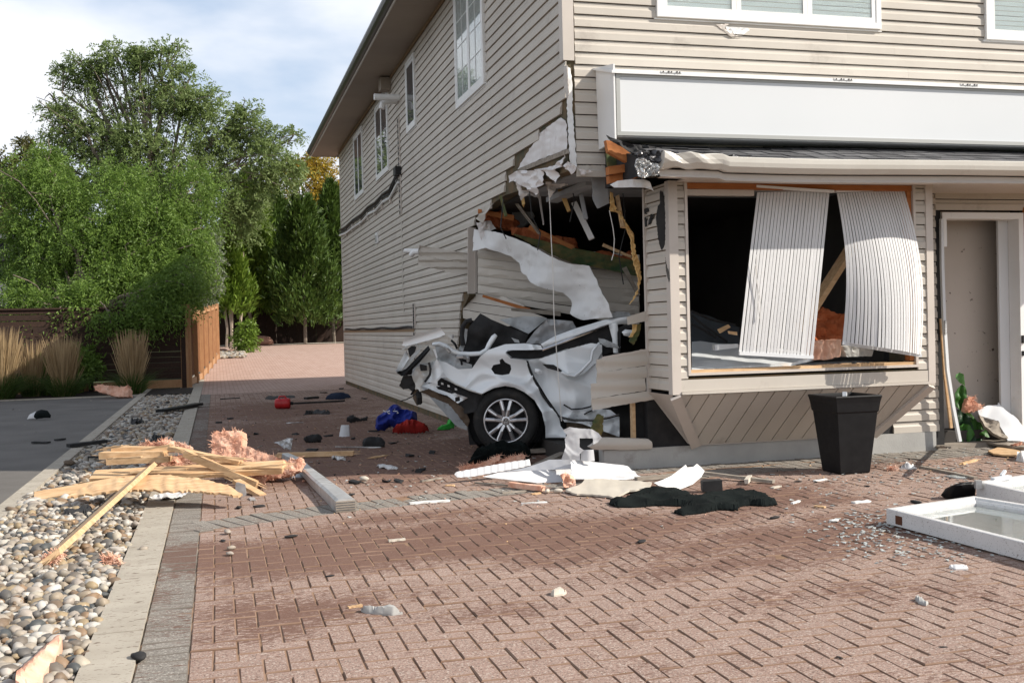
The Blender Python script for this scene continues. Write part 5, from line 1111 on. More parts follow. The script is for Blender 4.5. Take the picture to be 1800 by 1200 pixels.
def upright(name, label, cat, pts, base, mat, bump=None, thick=.02, res=4, lean=.0, rag=.3): return tag(sheet(name, pts, stand(*base, lean), mat, None, res, bump, thick, True, rag), label, cat)
def chunk(name, label, cat, px, py, r, mat, sq=(1, .8, .6), seed=1, group=None, z=0):
    me = rock_mesh(seed + 100, 2); me.materials.clear(); me.materials.append(M[mat]); o = bpy.data.objects.new(name, me); COL.objects.link(o); g = G(px, py)
    o.matrix_world = Matrix.Translation(g + Vector((0, 0, r * sq[2] * .6 + z))) @ Matrix.Rotation(seed * 1.7, 4, 'Z') @ Matrix.Diagonal((r * sq[0], r * sq[1], r * sq[2], 1)); return tag(o, label, cat, group)

# --- timber and insulation over the gravel
def pile(a, b, da, db):                                       # a pixel at a distance -> (pixel, height) for a board's two ends
    return (a, PD(*a, da).z, b, PD(*b, db).z)
def pk(label, a, b, w, h, da=9.5, db=9.5, mat='raw_lumber', roll=0.):
    p, q = PD(*a, da), PD(*b, db); return plank('broken_plank', label, a, p.z, b, q.z, w, h, mat, roll=roll)
fluff('insulation_batt', 'big upright pink insulation batt at the back of the timber pile', [(371, 800), (373, 762), (380, 757), (388, 759), (394, 755), (405, 758), (414, 755), (424, 757), (426, 783), (437, 784), (447, 790), (470, 797), (486, 803), (480, 815), (430, 818), (372, 815)], (420, 850), .2, 3, amp=.05)
fluff('insulation_batt', 'ragged pink insulation at the right end of the timber pile', [(470, 808), (490, 806), (505, 810), (518, 806), (530, 804), (532, 812), (526, 826), (515, 833), (492, 838), (468, 843), (450, 850), (438, 842), (450, 828), (462, 818)], (490, 848), .12, 5)
fluff('insulation_batt', 'flattened pink insulation between the boards of the timber pile', [(270, 810), (295, 802), (330, 798), (372, 800), (388, 810), (380, 818), (330, 822), (280, 820), (255, 818)], (320, 850), .12, 8)
fluff('insulation_batt', 'small pink insulation tuft behind the timber pile', [(240, 786), (255, 776), (270, 778), (290, 772), (310, 776), (335, 784), (330, 792), (250, 792)], (290, 846), .1, 9)
fluff('insulation_batt', 'pink insulation scrap under the front of the timber pile', [(440, 838), (455, 832), (466, 838), (464, 850), (450, 853), (440, 850)], (452, 858), .06, 10)
pk('topmost thin plank lying level across the timber pile', (198, 788), (312, 789), .10, .04, 9.7, 9.7)
pk('splintered thick timber at the left end of the pile', (178, 800), (292, 798), .12, .06, 9.6, 9.6)
pk('cracked timber lying under the splintered one', (190, 811), (300, 806), .10, .05, 9.55, 9.55)
pk('long wide board lying flat through the middle of the pile', (164, 838), (500, 820), .17, .05, 9.3, 9.3, roll=.35)
pk('narrow plank lying behind the long wide board', (350, 815), (502, 815), .05, .04, 9.55, 9.5)
pk('long split plank slanting down over the gravel to the front', (262, 822), (82, 985), .16, .035, 9.05, 6.25, roll=.6)
pk('pale thin plank crossing the pile towards the right', (298, 787), (424, 813), .08, .035, 9.5, 9.35)
pk('square plank slanting from the pile down to the paving', (325, 796), (452, 852), .06, .06, 9.3, 9.2)
pk('short plank lying under the slanting square one', (415, 845), (463, 872), .08, .03, 9.1, 8.9)
pk('broken board at the far left tip of the pile', (60, 874), (205, 848), .14, .03, 8.9, 9.1, roll=.4)
pk('level board resting on the gravel behind the far left tip', (140, 850), (260, 846), .10, .03, 9.35, 9.35)
for k, (a_, b_, w_, lb_) in enumerate((((176, 790), (215, 783), .02, 'sharp splinter sticking out at the upper left of the pile'), ((190, 806), (250, 803), .03, 'frayed strip between the stacked timbers'), ((350, 800), (430, 806), .025, 'thin lath under the pale thin plank'), ((230, 830), (330, 824), .04, 'pale offcut lying on the long wide board'),
        ((430, 822), (500, 816), .03, 'pointed sliver at the right end of the long board'), ((300, 840), (372, 834), .02, 'thin splinter above the bowed panel'), ((250, 790), (300, 782), .03, 'short offcut behind the topmost plank'), ((100, 862), (160, 852), .03, 'sliver lying on the far left board'), ((200, 848), (240, 842), .025, 'short sliver beside the split plank'), ((395, 838), (445, 858), .03, 'split lath beside the leaning metal plate'))):
    pk(lb_, a_, b_, w_, .015, 9.25, 9.2)
o = sheet('torn_plywood', [(118, 872), (160, 852), (230, 842), (300, 840), (350, 845), (400, 852), (427, 866), (414, 871), (390, 868), (340, 866), (300, 870), (250, 867), (200, 868)], through(G(120, 885, .08), G(415, 885, .07), G(300, 850, .16)), 'raw_lumber', None, 4, lambda x, y: .03 * math.sin((x - 118) * .011) + .012 * nz3(x, y, .08), .016, rag=.9)
tag(o, 'torn wood panel bowed along the front of the timber pile', 'wood panel')
o = sheet('torn_membrane', [(262, 872), (300, 863), (322, 858), (332, 866), (310, 874), (285, 876)], on_ground(.03), 'wrap', None, 3, soft(.03, .1), .004); tag(o, 'torn white membrane under the front panel of the timber pile', 'membrane')
upright('metal_plate', 'small grey metal plate leaning on the end of the panel', 'metal plate', [(414, 848), (418, 847), (431, 851), (433, 870), (424, 873), (413, 871)], (424, 874), 'grey_metal', soft(.006, .1), .006)
heap('metal_scrap', 'flat grey metal scrap on the paving beside the leaning plate', 'metal scrap', [(436, 874), (445, 872), (450, 878), (440, 879)], .01, 'grey_metal', 2, 4)
heap('black_scrap', 'torn black plastic among the gravel below the panel', 'plastic scrap', [(110, 902), (125, 890), (160, 886), (163, 903), (130, 912), (112, 910)], .05, 'dull_black', 4, 8)
plank('wood_sliver', 'thin wood sliver lying on the gravel left of the split plank', (85, 912), .05, (130, 916), .05, .012, .01, splint=False)
fluff('insulation_scrap', 'pink insulation tuft on the gravel by the tip of the split plank', [(72, 988), (84, 975), (100, 968), (110, 973), (103, 985), (80, 993)], (88, 998), .05, 14)
fluff('insulation_scrap', 'pink insulation tuft on the gravel beside the kerb', [(180, 983), (190, 976), (207, 980), (210, 990), (190, 993)], (194, 996), .05, 15)
tag(sheet('insulation_roll', [(30, 1200), (40, 1180), (62, 1158), (84, 1135), (98, 1128), (110, 1140), (104, 1152), (90, 1170), (76, 1190), (70, 1215), (28, 1215)], on_ground(.03), 'insulation', None, 5, lambda x, y: .05 * math.exp(-(((x - 70) * .68 + (y - 1170) * .73 - 0) / 14) ** 2) + .01 * nz3(x, y, .15), .05), 'pale pink insulation roll lying on the nearest gravel', 'insulation')
chunk('black_block', 'black plastic block on the grey border of the paving', 'plastic part', 244, 1160, .042, 'dull_black', (1, .8, .7), 3)
for (px, py, r, lb, cat_, mt, sd_) in ((400, 938, .036, 'white pebble on the paving nearest the timber pile', 'pebble', 'pebble', 1), (407, 966, .030, 'pale upper pebble of a touching pair on the paving', 'pebble', 'pebble', 2), (404, 976, .028, 'tan lower pebble of a touching pair on the paving', 'pebble', 'pebble', 5), (252, 968, .03, 'grey brown pebble on the pale kerb', 'pebble', 'pebble', 4),
        (640, 845, .045, 'tan stone beside the black scraps on the shade line', 'stone', 'drywall', 7), (962, 866, .036, 'leftmost of three white stones in front of the white vinyl', 'stone', 'drywall', 8), (981, 866, .04, 'middle of three white stones in front of the white vinyl', 'stone', 'drywall', 9), (1000, 866, .036, 'rightmost of three white stones in front of the white vinyl', 'stone', 'drywall', 10), (1533, 796, .05, 'white crumb of plaster by the foundation right of the planter', 'plaster', 'drywall', 12)):
    chunk('loose_pebble', lb, cat_, px, py, r, mt, (1, .85, .8), sd_)
heap('plaster_flake', 'long grey plaster flake lying alone on the near paving', 'plaster flake', [(634, 1068), (650, 1063), (668, 1062), (690, 1068), (708, 1076), (690, 1080), (660, 1077), (642, 1074)], .035, 'concrete', 3, 6)
plank('wood_sliver', 'yellow sliver touching the long plaster flake', (612, 1067), .006, (636, 1063), .006, .02, .01, splint=False)
heap('plaster_flake', 'rounded pale plaster flake in the middle of the paving', 'plaster flake', [(968, 1043), (972, 1036), (985, 1033), (996, 1038), (990, 1043), (974, 1047)], .03, 'drywall', 3, 5)
heap('plaster_flake', 'small pointed grey flake on the paving below the window frames', 'plaster flake', [(1608, 1047), (1616, 1046), (1632, 1058), (1628, 1062), (1614, 1056)], .02, 'concrete', 3, 5)
# --- bent downpipe on the drive
p = [G(502, 800, .10), G(522, 810, .10), G(538, 826, .065), G(560, 846, .055), G(585, 867, .05), G(608, 888, .05)]
mb = MB(); wv = [(.075, .05), (.085, .06), (.10, .065), (.125, .08), (.14, .09), (.150, .095)]; vs = []
for i, q in enumerate(p):
    d = (p[min(i + 1, 5)] - p[max(i - 1, 0)]).normalized(); s_ = d.cross(Vector((0, 0, 1))).normalized(); u = s_.cross(d); w_, h_ = wv[i]
    for a_, b_ in ((-1, -1), (1, -1), (1, .7), (.7, 1), (-.7, 1), (-1, .7)): vs.append(q + s_ * a_ * w_ / 2 + u * b_ * h_ / 2)
fs = []
for i in range(5):
    for k in range(6): fs.append((i * 6 + k, i * 6 + (k + 1) % 6, i * 6 + 6 + (k + 1) % 6, i * 6 + 6 + k))
fs += [(5, 4, 3, 2, 1, 0), tuple(range(30, 36))]; mb.add(vs, fs)
DP = tag(mb.build('downpipe', 'grey_metal'), 'bent pale metal downpipe lying across the shade line of the drive', 'downpipe')
sheet('flared_end', A2((815, 440), (880, 425), (925, 403), (970, 408), (950, 500), (900, 490), (850, 450)), stand(505, 800, .3), 'grey_metal', DP, 3, crumple(.04, .1, 2), .006)
d = (p[5] - p[4]).normalized(); s_ = d.cross(Vector((0, 0, 1))).normalized()
for k in range(5): MB().box((-.078, -.004, -.045 + k * .018), (.078, .012, -.036 + k * .018), Matrix.Translation(p[5] + d * .004) @ Matrix((s_, d, Vector((0, 0, 1)))).transposed().to_4x4()).build('end_rib', 'weathered_wood', DP)
plank('timber_length', 'straight yellow timber lying behind the bent downpipe', (486, 800), .03, (622, 796), .03, .07, .05)
plank('wood_sliver', 'short yellow wood piece on the dark drive right of the timber', (654, 804), .01, (678, 800), .01, .035, .015)
plank('metal_strip', 'thin grey strip lying beyond the yellow timber', (590, 785), .01, (670, 786), .01, .02, .01, 'grey_metal', 'strip', splint=False)
heap('metal_scrap', 'curled white metal scrap beside the yellow timber', 'metal scrap', A2((1270, 540), (1300, 545), (1385, 562), (1385, 578), (1320, 578), (1275, 560)), .03, 'grey_metal', 2.5, 5)
heap('vinyl_scrap', 'bent white vinyl scrap on the dark drive before the wheel', 'vinyl scrap', A3((280, 612), (330, 605), (450, 635), (440, 645), (370, 650), (300, 630)), .025, 'splattered_white', 2.5, 5)
heap('metal_scrap', 'bluish plastic pane under the end of the insulation', 'plastic scrap', A2((960, 690), (1010, 640), (1075, 640), (1060, 690), (1120, 705), (960, 718)), .02, 'grey_metal', 3, 5)
# --- things thrown out of the car
pillow('grocery_bag', 'crumpled blue shopping bag standing on the drive', 'bag', [(660, 753), (662, 737), (672, 728), (682, 722), (690, 713), (700, 712), (708, 721), (722, 723), (733, 726), (734, 742), (722, 752), (700, 754), (686, 750), (676, 757), (664, 757)], .15, 'blue_cloth', 6, 4, .4, 2.2, 6)
bg_ = [x_ for x_ in COL.objects if x_.name.startswith('grocery_bag')][0]
def on_bag(x, y): return stand(697, 757, .4)(x, y)[0] - ray(x, y).normalized() * .20
MB().tube([on_bag(x_, y_) for x_, y_ in A3((330, 185), (350, 195), (390, 190), (440, 192), (452, 204), (410, 212), (372, 208), (362, 196), (392, 178), (430, 176))], .006, 5).build('bag_print', 'white_paint', bg_)
pillow('red_cloth', 'crumpled red cloth lying in front of the blue bag', 'cloth', [(690, 759), (697, 750), (710, 744), (722, 741), (735, 745), (750, 749), (754, 757), (745, 760), (728, 762), (712, 760), (700, 762)], .11, 'red_cloth', 9, 6, .8, 2, 6)
pillow('green_cloth', 'bright green crumpled bag beside the wheel', 'bag', [(768, 755), (775, 748), (785, 746), (788, 738), (795, 736), (800, 742), (798, 751), (789, 754), (778, 756)], .05, 'green_cloth', 9, 3, .8, 2)
c_ = MB(); g = G(498, 718)
jc = thing('fuel_can', 'red plastic fuel can lying on the drive', 'fuel can', g.to_tuple())
m_ = Matrix.Translation(g + Vector((0, 0, .002))) @ Matrix.Rotation(-.2, 4, 'Z')
me_ = MB().lathe(m_ @ Vector((-.14, 0, .09)), m_.to_3x3() @ Vector((1, 0, 0)), [(0, 0), (.075, .0), (.092, .02), (.095, .10), (.088, .12), (.095, .14), (.095, .24), (.08, .265), (0, .265)], 20).build('can_body', 'red_plastic', jc, True)
MB().lathe(m_ @ Vector((.122, 0, .09)), m_.to_3x3() @ Vector((1, 0, 0)), [(.03, 0), (.03, .05), (.012, .06), (.0, .06)], 12).build('cap', 'black_plastic', jc)
MB().tube([m_ @ Vector((-.08, 0, .18)), m_ @ Vector((-.06, 0, .215)), m_ @ Vector((.03, 0, .215)), m_ @ Vector((.06, 0, .18))], .014, 8).build('handle', 'red_plastic', jc)
c2 = upright('white_cup', 'white paper cup standing left of the blue bag', 'cup', [(596, 767), (600, 747), (613, 747), (615, 767)], (605, 767), 'clean_white', lambda x, y: .03 * math.cos((x - 605) * .16), .05, 3)
pillow('dark_bag', 'dark folded bag on the drive in front of the blue bag', 'bag', [(637, 785), (638, 774), (645, 769), (658, 768), (671, 769), (677, 776), (676, 784), (660, 786)], .05, 'dull_black', 6, 7, .9)
pillow('cloth_scrap', 'dark blue cloth on the drive far behind the fuel can', 'cloth', [(572, 701), (577, 694), (588, 690), (600, 689), (612, 692), (617, 698), (600, 702), (585, 702)], .06, 'navy_cloth', 5, 5, .9)
heap('dark_mat', 'dark flat mat on the drive behind the fuel can', 'mat', [(466, 700), (470, 694), (500, 692), (518, 692), (518, 697), (495, 700), (475, 702)], .03, 'dull_black', 3, 5)
plank('plastic_strip', 'thin black strip on the drive left of the dark mat', (388, 701), .01, (421, 699), .01, .06, .015, 'dull_black', 'strip', splint=False)
plank('plastic_strip', 'black bar on the drive right of the dark mat', (537, 700), .02, (558, 698), .02, .10, .04, 'dull_black', 'strip', splint=False)
plank('tow_bar', 'long thin dark rod behind the fuel can', (512, 709), .02, (606, 704), .02, .03, .03, 'dull_black', 'rod', splint=False)
heap('trim_scrap', 'curved black trim on the drive right of the fuel can', 'trim piece', [(533, 729), (540, 722), (560, 720), (580, 722), (580, 727), (556, 726)], .06, 'dull_black', 3, 6)
plank('metal_strip', 'short pale strip on the drive before the curved black trim', (503, 743), .01, (533, 742), .01, .02, .01, 'grey_metal', 'strip', splint=False)
pillow('cable_tangle', 'black tangled trim on the drive left of the blue bag', 'trim piece', A2((1390, 270), (1400, 240), (1440, 225), (1470, 245), (1500, 255), (1560, 235), (1555, 265), (1480, 270), (1430, 285)), .05, 'dull_black', 8, 9, .8, 2, 4)
pillow('crushed_trim', 'dark object with a red patch on the drive behind the downpipe', 'car part', A2((1050, 410), (1080, 395), (1130, 380), (1180, 380), (1200, 405), (1185, 430), (1120, 440), (1070, 432)), .05, 'dull_black', 8, 3, .8, 2, 4)
pillow('red_lens', 'broken red lamp lens on the dark object behind the downpipe', 'lamp lens', A2((1052, 412), (1085, 402), (1120, 405), (1118, 428), (1080, 436)), .06, 'red_plastic', 8, 5, .5, 2, 4)
for px, py, l_, wh in ((405, 735, .05, 'at the left edge of the drive'), (385, 742, .04, 'on the drive beside the grey border'), (600, 683, .05, 'close to the side wall behind the blue cloth'), (640, 700, .07, 'between the side wall and the blue cloth'), (520, 762, .06, 'left of the object with the red patch'), (548, 790, .08, 'just behind the yellow timber'),
        (620, 770, .06, 'left of the dark folded bag'), (655, 757, .07, 'at the left foot of the blue bag'), (578, 765, .06, 'left of the white cup'), (632, 682, .06, 'near the foot of the side wall'), (450, 762, .05, 'above the upright insulation batt'), (568, 690, .09, 'beyond the long dark rod'), (720, 800, .06, 'on the dark stain left of the wheel'),
        (740, 826, .07, 'left of the ribbed vinyl panel'), (690, 778, .06, 'below the red cloth'), (760, 795, .05, 'below the green bag'), (700, 845, .05, 'on the shade line right of the tan stone'), (678, 845, .04, 'right beside the tan stone'), (625, 847, .06, 'left of the tan stone')):
    a_ = random.uniform(0, 3); g = G(px, py, .012); d_ = Vector((math.cos(a_), math.sin(a_), 0)) * l_
    o = MB().bar(g - d_, g + d_ * .8, .05, .02, Vector((0, 0, 1)), .012).build('black_scrap', 'dull_black'); tag(o, 'small black plastic scrap ' + wh, 'plastic scrap', 'black scraps on the shaded drive')
# wipers and trim on the gravel and asphalt
plank('bumper_trim', 'long dark bumper trim lying over gravel and kerb', (282, 722), .06, (350, 710), .05, .16, .05, 'black_plastic', 'trim piece', splint=False)
chunk('black_block', 'small round black piece at the left of the long bumper trim', 'plastic part', 275, 716, .07, 'dull_black', (1, .8, .4), 5)
chunk('black_block', 'tiny black piece on the gravel above the bumper trim', 'plastic part', 295, 708, .05, 'dull_black', (1, .8, .5), 6)
heap('black_bracket', 'angular black bracket on the gravel in the shade', 'bracket', A1((1030, 290), (1040, 245), (1060, 270), (1140, 268), (1140, 280), (1060, 296)), .09, 'dull_black', 2.5, 5)
plank('plastic_strip', 'black trim strip lying across the parking kerb', (120, 783), .04, (186, 775), .05, .10, .04, 'dull_black', 'strip', splint=False)
plank('plastic_strip', 'flat black strip on the asphalt beside a shorter one', (58, 777), .01, (86, 777), .01, .08, .02, 'dull_black', 'strip', splint=False)
plank('plastic_strip', 'short thin black strip on the asphalt', (97, 773), .01, (114, 771), .01, .05, .02, 'dull_black', 'strip', splint=False)
heap('black_scrap', 'black crushed plastic behind the timber pile on the gravel', 'plastic scrap', A1((1195, 440), (1220, 400), (1280, 380), (1310, 405), (1280, 430), (1220, 445)), .08, 'dull_black', 2.5, 6)
chunk('pine_cone', 'brown dried plant clump on the gravel by the parking kerb', 'plant clump', 122, 818, .07, 'mud', (1, .8, .7), 7)
plank('plastic_strip', 'short black strip under the left end of the timber pile', (155, 803), .03, (178, 802), .03, .06, .02, 'dull_black', 'strip', splint=False)
cap_ = thing('baseball_cap', 'dark green and white cap lying on the asphalt', 'cap', G(70, 736).to_tuple())
heap_o = sheet('crown', A1((270, 240), (290, 200), (330, 182), (380, 190), (405, 225), (400, 245), (340, 256), (290, 256)), stand(70, 737, .5), 'black_cloth', cap_, 2.5, bulge(75, 731, 12, 8, .12), .02)
sheet('peak', A1((215, 255), (240, 222), (280, 195), (300, 190), (302, 225), (285, 255)), stand(66, 737, .6), 'splattered_white', cap_, 2.5, bulge(58, 733, 8, 6, .05), .012)
fluff('insulation_batt', 'dull orange insulation chunk lying before the wooden fence', [(166, 678), (172, 675), (190, 678), (210, 680), (224, 677), (227, 697), (205, 697), (180, 690), (168, 686)], (200, 700), .25, 16, 'insulation', 3, .08)
# --- below the wheel and along the broken corner
pillow('black_bag', 'black bag with a loose strap in front of the car wheel', 'bag', [(826, 815), (830, 804), (848, 794), (870, 786), (890, 783), (912, 784), (930, 788), (934, 802), (925, 811), (890, 813), (850, 817)], .13, 'black_cloth', 8, 5, .9, 2.5, 8)
MB().tube([G(852, 800, .1), G(832, 806, .1), G(824, 813, .07), G(828, 820, .03), G(845, 822, .02)], .014, 7).build('x_strap', 'black_cloth', None)
o = [x_ for x_ in COL.objects if x_.name.startswith('x_strap')][0]; bagp = [x_ for x_ in COL.objects if x_.name.startswith('black_bag')][0]; o.name = 'strap'; o.parent = bagp; o.matrix_parent_inverse = bagp.matrix_basis.inverted()
fluff('insulation_strip', 'pale orange insulation strip left of the black bag', [(806, 822), (815, 818), (840, 815), (860, 808), (874, 800), (880, 800), (876, 810), (850, 822), (825, 828), (808, 828)], (842, 832), .06, 18, amp=.03)
fluff('insulation_strip', 'darker orange insulation strip in front of the black bag', [(850, 818), (880, 808), (915, 798), (924, 800), (920, 808), (880, 818), (855, 826)], (880, 830), .06, 19, amp=.03)
plank('timber_length', 'broken brown plank running from the bag towards the foundation', (930, 825), .06, (992, 796), .09, .09, .03, 'weathered_wood')
plank('timber_length', 'mossy board lying flat under the car sill', (930, 792), .05, (990, 790), .05, .08, .04, 'weathered_wood')
ZV = zc(790, 730, 5.143)
e_ = thing('vinyl_siding', 'folded white vinyl siding with a ribbed end lying along the shade line', 'vinyl siding', G(950, 848).to_tuple())
pv = through(G(800, 842, .0), G(930, 846, .10), G(930, 842, .17))
sheet('ribbed_strip', ZV((45, 530), (60, 512), (360, 455), (560, 420), (722, 398), (735, 450), (640, 475), (420, 515), (200, 555), (70, 562)), on_plane(G(850, 846), Vector((.1, -.85, .5)).normalized()), 'dusty_white', e_, 2.2, lambda x, y: .010 * abs(math.sin((x - 800) * .26)), .01)
sheet('shaded_fold', ZV((440, 515), (640, 478), (740, 452), (900, 398), (1100, 395), (1110, 480), (900, 490), (600, 500)), on_plane(G(930, 846), Vector((-.5, -.7, .5)).normalized()), 'dusty_white', e_, 4, soft(.01, .03), .006)
sheet('front_fold', ZV((300, 552), (450, 515), (700, 497), (1000, 487), (1100, 480), (1110, 540), (1020, 600), (940, 624), (830, 612), (560, 585)), on_plane(G(930, 850), Vector((.05, -.8, .6)).normalized()), 'dusty_white', e_, 4, soft(.012, .03), .006)
sheet('main_panel', ZV((1095, 395), (1300, 420), (1575, 442), (1640, 480), (1745, 568), (1735, 585), (1600, 575), (1400, 580), (1110, 578), (1060, 600), (1020, 600), (1105, 530)), on_plane(G(1050, 848), Vector((.2, -.7, .7)).normalized()), 'dusty_white', e_, 3, lambda x, y: .008 * math.sin((y - 815 - (x - 1000) * .03) * .75), .008)
o = upright('vinyl_bracket', 'torn white vinyl corner piece standing by the foundation', 'vinyl piece', A4((110, 440), (140, 350), (135, 290), (150, 265), (120, 225), (165, 205), (240, 215), (330, 220), (375, 250), (402, 280), (370, 315), (340, 330), (335, 285), (240, 285), (240, 350), (270, 370), (240, 400), (245, 445)), (1010, 847), 'dusty_white', add(dent(.012, .03, 3), soft(.006, .05)), .006, 2.5)
o = upright('vinyl_block', 'short white vinyl post end below the torn corner piece', 'vinyl piece', A4((250, 372), (342, 368), (350, 450), (250, 450)), (1034, 846), 'dusty_white', lambda x, y: .012 * math.cos((x - 1034) * .2), .012, 3, 0, 0)
o = upright('insulation_scrap', 'small orange insulation tuft before the white vinyl sheet', 'insulation', A4((105, 545), (140, 530), (170, 545), (205, 570), (215, 620), (190, 640), (130, 640), (120, 590)), (998, 860), 'insulation', soft(.04, .12), .08, 2.5, .2, .8)
plank('insulation_rod', 'orange insulated rod in front of the white vinyl sheet', (896, 851), .03, (955, 858), .03, .05, .04, 'insulation', 'insulation strip')
plank('wood_strip', 'narrow dark stick left of the orange rod', (835, 848), .015, (898, 853), .015, .02, .015, 'weathered_wood', 'stick', splint=False)
o = sheet('drywall_sheet', A4((140, 655), (250, 610), (280, 580), (400, 575), (600, 590), (760, 600), (740, 640), (600, 660), (540, 690), (490, 715), (450, 700), (350, 690), (280, 685), (200, 685)), through(G(995, 866, .02), G(1080, 874, .02), G(1060, 846, .045)), 'drywall', None, 4, soft(.006, .05), .014, rag=.5); tag(o, 'cream broken drywall sheet lying left of the black cloth', 'drywall')
o = sheet('splattered_sheet', A4((770, 610), (830, 590), (900, 555), (960, 510), (1000, 478), (1010, 500), (1060, 490), (1090, 465), (1120, 500), (1140, 520), (1110, 570), (1050, 620), (950, 660), (850, 640)), on_plane(G(1190, 861), Vector((.45, -.75, .6)).normalized()), 'splattered_white', None, 3, add(soft(.02, .03), crumple(.015, .04, 2)), .008); tag(o, 'curled mud splattered white sheet behind the black cloth', 'vinyl sheet')
heap('black_garment', 'crumpled black garment spread on the paving before the white scraps', 'garment', [(1070, 884), (1078, 878), (1100, 872), (1125, 862), (1150, 857), (1178, 859), (1205, 863), (1222, 872), (1240, 868), (1262, 867), (1280, 861), (1305, 858), (1322, 864), (1345, 868), (1357, 876), (1367, 885), (1340, 888), (1318, 886), (1302, 888), (1297, 896), (1262, 895), (1240, 900), (1222, 903), (1200, 906), (1184, 901), (1196, 895), (1206, 888), (1150, 887), (1110, 890), (1082, 890)], .045, 'black_cloth', 2.2, 12, .055, 13, .75, .004, None, .92)
upright('black_box', 'small square black box standing behind the black cloth', 'box', A4((1125, 598), (1266, 588), (1270, 668), (1130, 672)), (1250, 866), 'dull_black', None, .1, 6, 0, .2)
plank('wood_strip', 'long weathered lath lying left of the planter shadow', (1222, 829), .05, (1360, 846), .02, .05, .025, 'weathered_wood', 'lath', splint=False)
plank('wood_strip', 'short brown lath lying under the white curled sheet', (1118, 842), .02, (1180, 836), .02, .05, .03, 'weathered_wood', 'lath', splint=False)
plank('wood_chip', 'small pale block beside the long lath', (1312, 846), .03, (1318, 838), .03, .035, .035, 'drywall', 'wood chip', splint=False)
o = sheet('siding_piece', A4((310, 350), (350, 320), (400, 282), (600, 288), (735, 292), (758, 310), (764, 362), (600, 370), (350, 370)), on_y(Y0 - .06), 'siding', None, 4, lambda x, y: .015 * math.cos((y - 780) * .2), .07, rag=.3); tag(o, 'grey siding length lying on the foundation by the broken corner', 'siding piece')
# --- planter
g = G(1487, 829); PLN = thing('planter', 'tall black tapered square planter in front of the bay window', 'planter', g.to_tuple())
yaw = R(0)
def ring(s_, z_): return [g + Matrix.Rotation(yaw, 3, 'Z') @ Vector((a * s_, b * s_, z_)) for a, b in ((-1, -1), (1, -1), (1, 1), (-1, 1))]
mb = MB(); rs = [(.138, .0), (.146, .010), (.198, .535), (.206, .542), (.216, .62), (.224, .658), (.228, .666), (.228, .678), (.222, .684), (.200, .684), (.195, .66), (.188, .58), (0.001, .58)]
vs = [p_ for s_, z_ in rs for p_ in ring(s_, z_)]; n_ = len(rs)
mb.add(vs, [(i * 4 + k, i * 4 + (k + 1) % 4, i * 4 + 4 + (k + 1) % 4, i * 4 + 4 + k) for i in range(n_ - 1) for k in range(4)] + [(3, 2, 1, 0)])
ob = mb.build('pot', 'black_plastic', PLN); bv = ob.modifiers.new('soft edges', 'BEVEL'); bv.width = .008; bv.segments = 3; bv.limit_method = 'ANGLE'; bv.angle_limit = R(25)
sl_ = MB(); sl_.add(ring(.189, .60), [(0, 1, 2, 3)]); sl_.build('potting_soil', 'soil', PLN)
for k, (a, b) in enumerate(((-.05, -.07), (.06, -.04), (.02, .05))):
    o = MB().bar(g + Vector((a, b, .605)), g + Vector((a + .05, b + .06, .70 if k == 0 else .64)), .03, .02, Vector((0, 0, 1)), .006).build('broken_chip', 'clean_white' if k == 0 else 'weathered_wood'); tag(o, ('white chip stuck in the planter', 'brown chip lying at the right in the planter', 'brown chip at the back of the planter')[k], 'chip')

# --- torn-out window sashes on the paving
def sash(label, corners, zt, w_, group='torn out window frames'):
    """a window sash lying flat: four corner points of its top face, profiled frame, glass"""
    A, B_, C_, D_ = [G(px, py, zt) for px, py in corners]; e = thing('window_frame', label, 'window frame', ((A + C_) / 2 * 1).to_tuple()[:2] + (0,), group)
    cen = (A + B_ + C_ + D_) / 4; up = Vector((0, 0, 1))
    def inn(i, d):
        P_ = [A, B_, C_, D_]; p = P_[i]; a = (P_[i - 1] - p).normalized(); b = (P_[(i + 1) % 4] - p).normalized(); return p + (a + b) * d
    pr = [(0, -zt + .012), (0, -.004), (.004, 0), (w_ * .55, 0), (w_ * .62, -.012), (w_ * .8, -.016), (w_, -.03), (w_, -zt + .012)]
    names = ('frame_rail', 'frame_stile', 'frame_rail', 'frame_stile')
    for i in range(4):
        j = (i + 1) % 4; vs = []
        for k in (i, j):
            for d, dz in pr: vs.append(inn(k, d) + up * dz)
        n = len(pr); fs = [(k, (k + 1) % n, n + (k + 1) % n, n + k) for k in range(n)] + [tuple(range(n)), tuple(reversed(range(n, 2 * n)))]
        mk(names[i], vs, fs, 'splattered_white', e)
    vs = [inn(i, w_ - .004) - up * (zt * .45) for i in range(4)]; vs += [v - up * .006 for v in vs]
    mk('pane', vs, [(0, 1, 2, 3), (7, 6, 5, 4), (0, 4, 5, 1), (1, 5, 6, 2), (2, 6, 7, 3), (3, 7, 4, 0)], 'clear_glass', e); return e
a1, b1 = (1558, 893), (1712, 871)
e1 = sash('nearer white window frame lying on the paving, with a brown label on its edge', (a1, (2000, 1003), (2130, 938), b1), .11, .085)
A_, B2_ = G(*a1, .11), G(2000, 1003, .11); dl = (B2_ - A_).normalized(); nl_ = Vector((dl.y, -dl.x, 0)); nl_ = nl_ if nl_.dot(A_ - EYEV) < 0 else -nl_
l0 = A_ + dl * .095; l1 = A_ + dl * .16
MB().prism([l0 + Vector((0, 0, -.03)), l1 + Vector((0, 0, -.03)), l1 + Vector((0, 0, -.085)), l0 + Vector((0, 0, -.085))], nl_ * .003).build('label_sticker', 'label_brown', e1)
e2 = sash('farther white window frame lying behind the other, hardware on its rail', ((1716, 846), (1980, 905), (2120, 872), (1880, 822)), .14, .085)
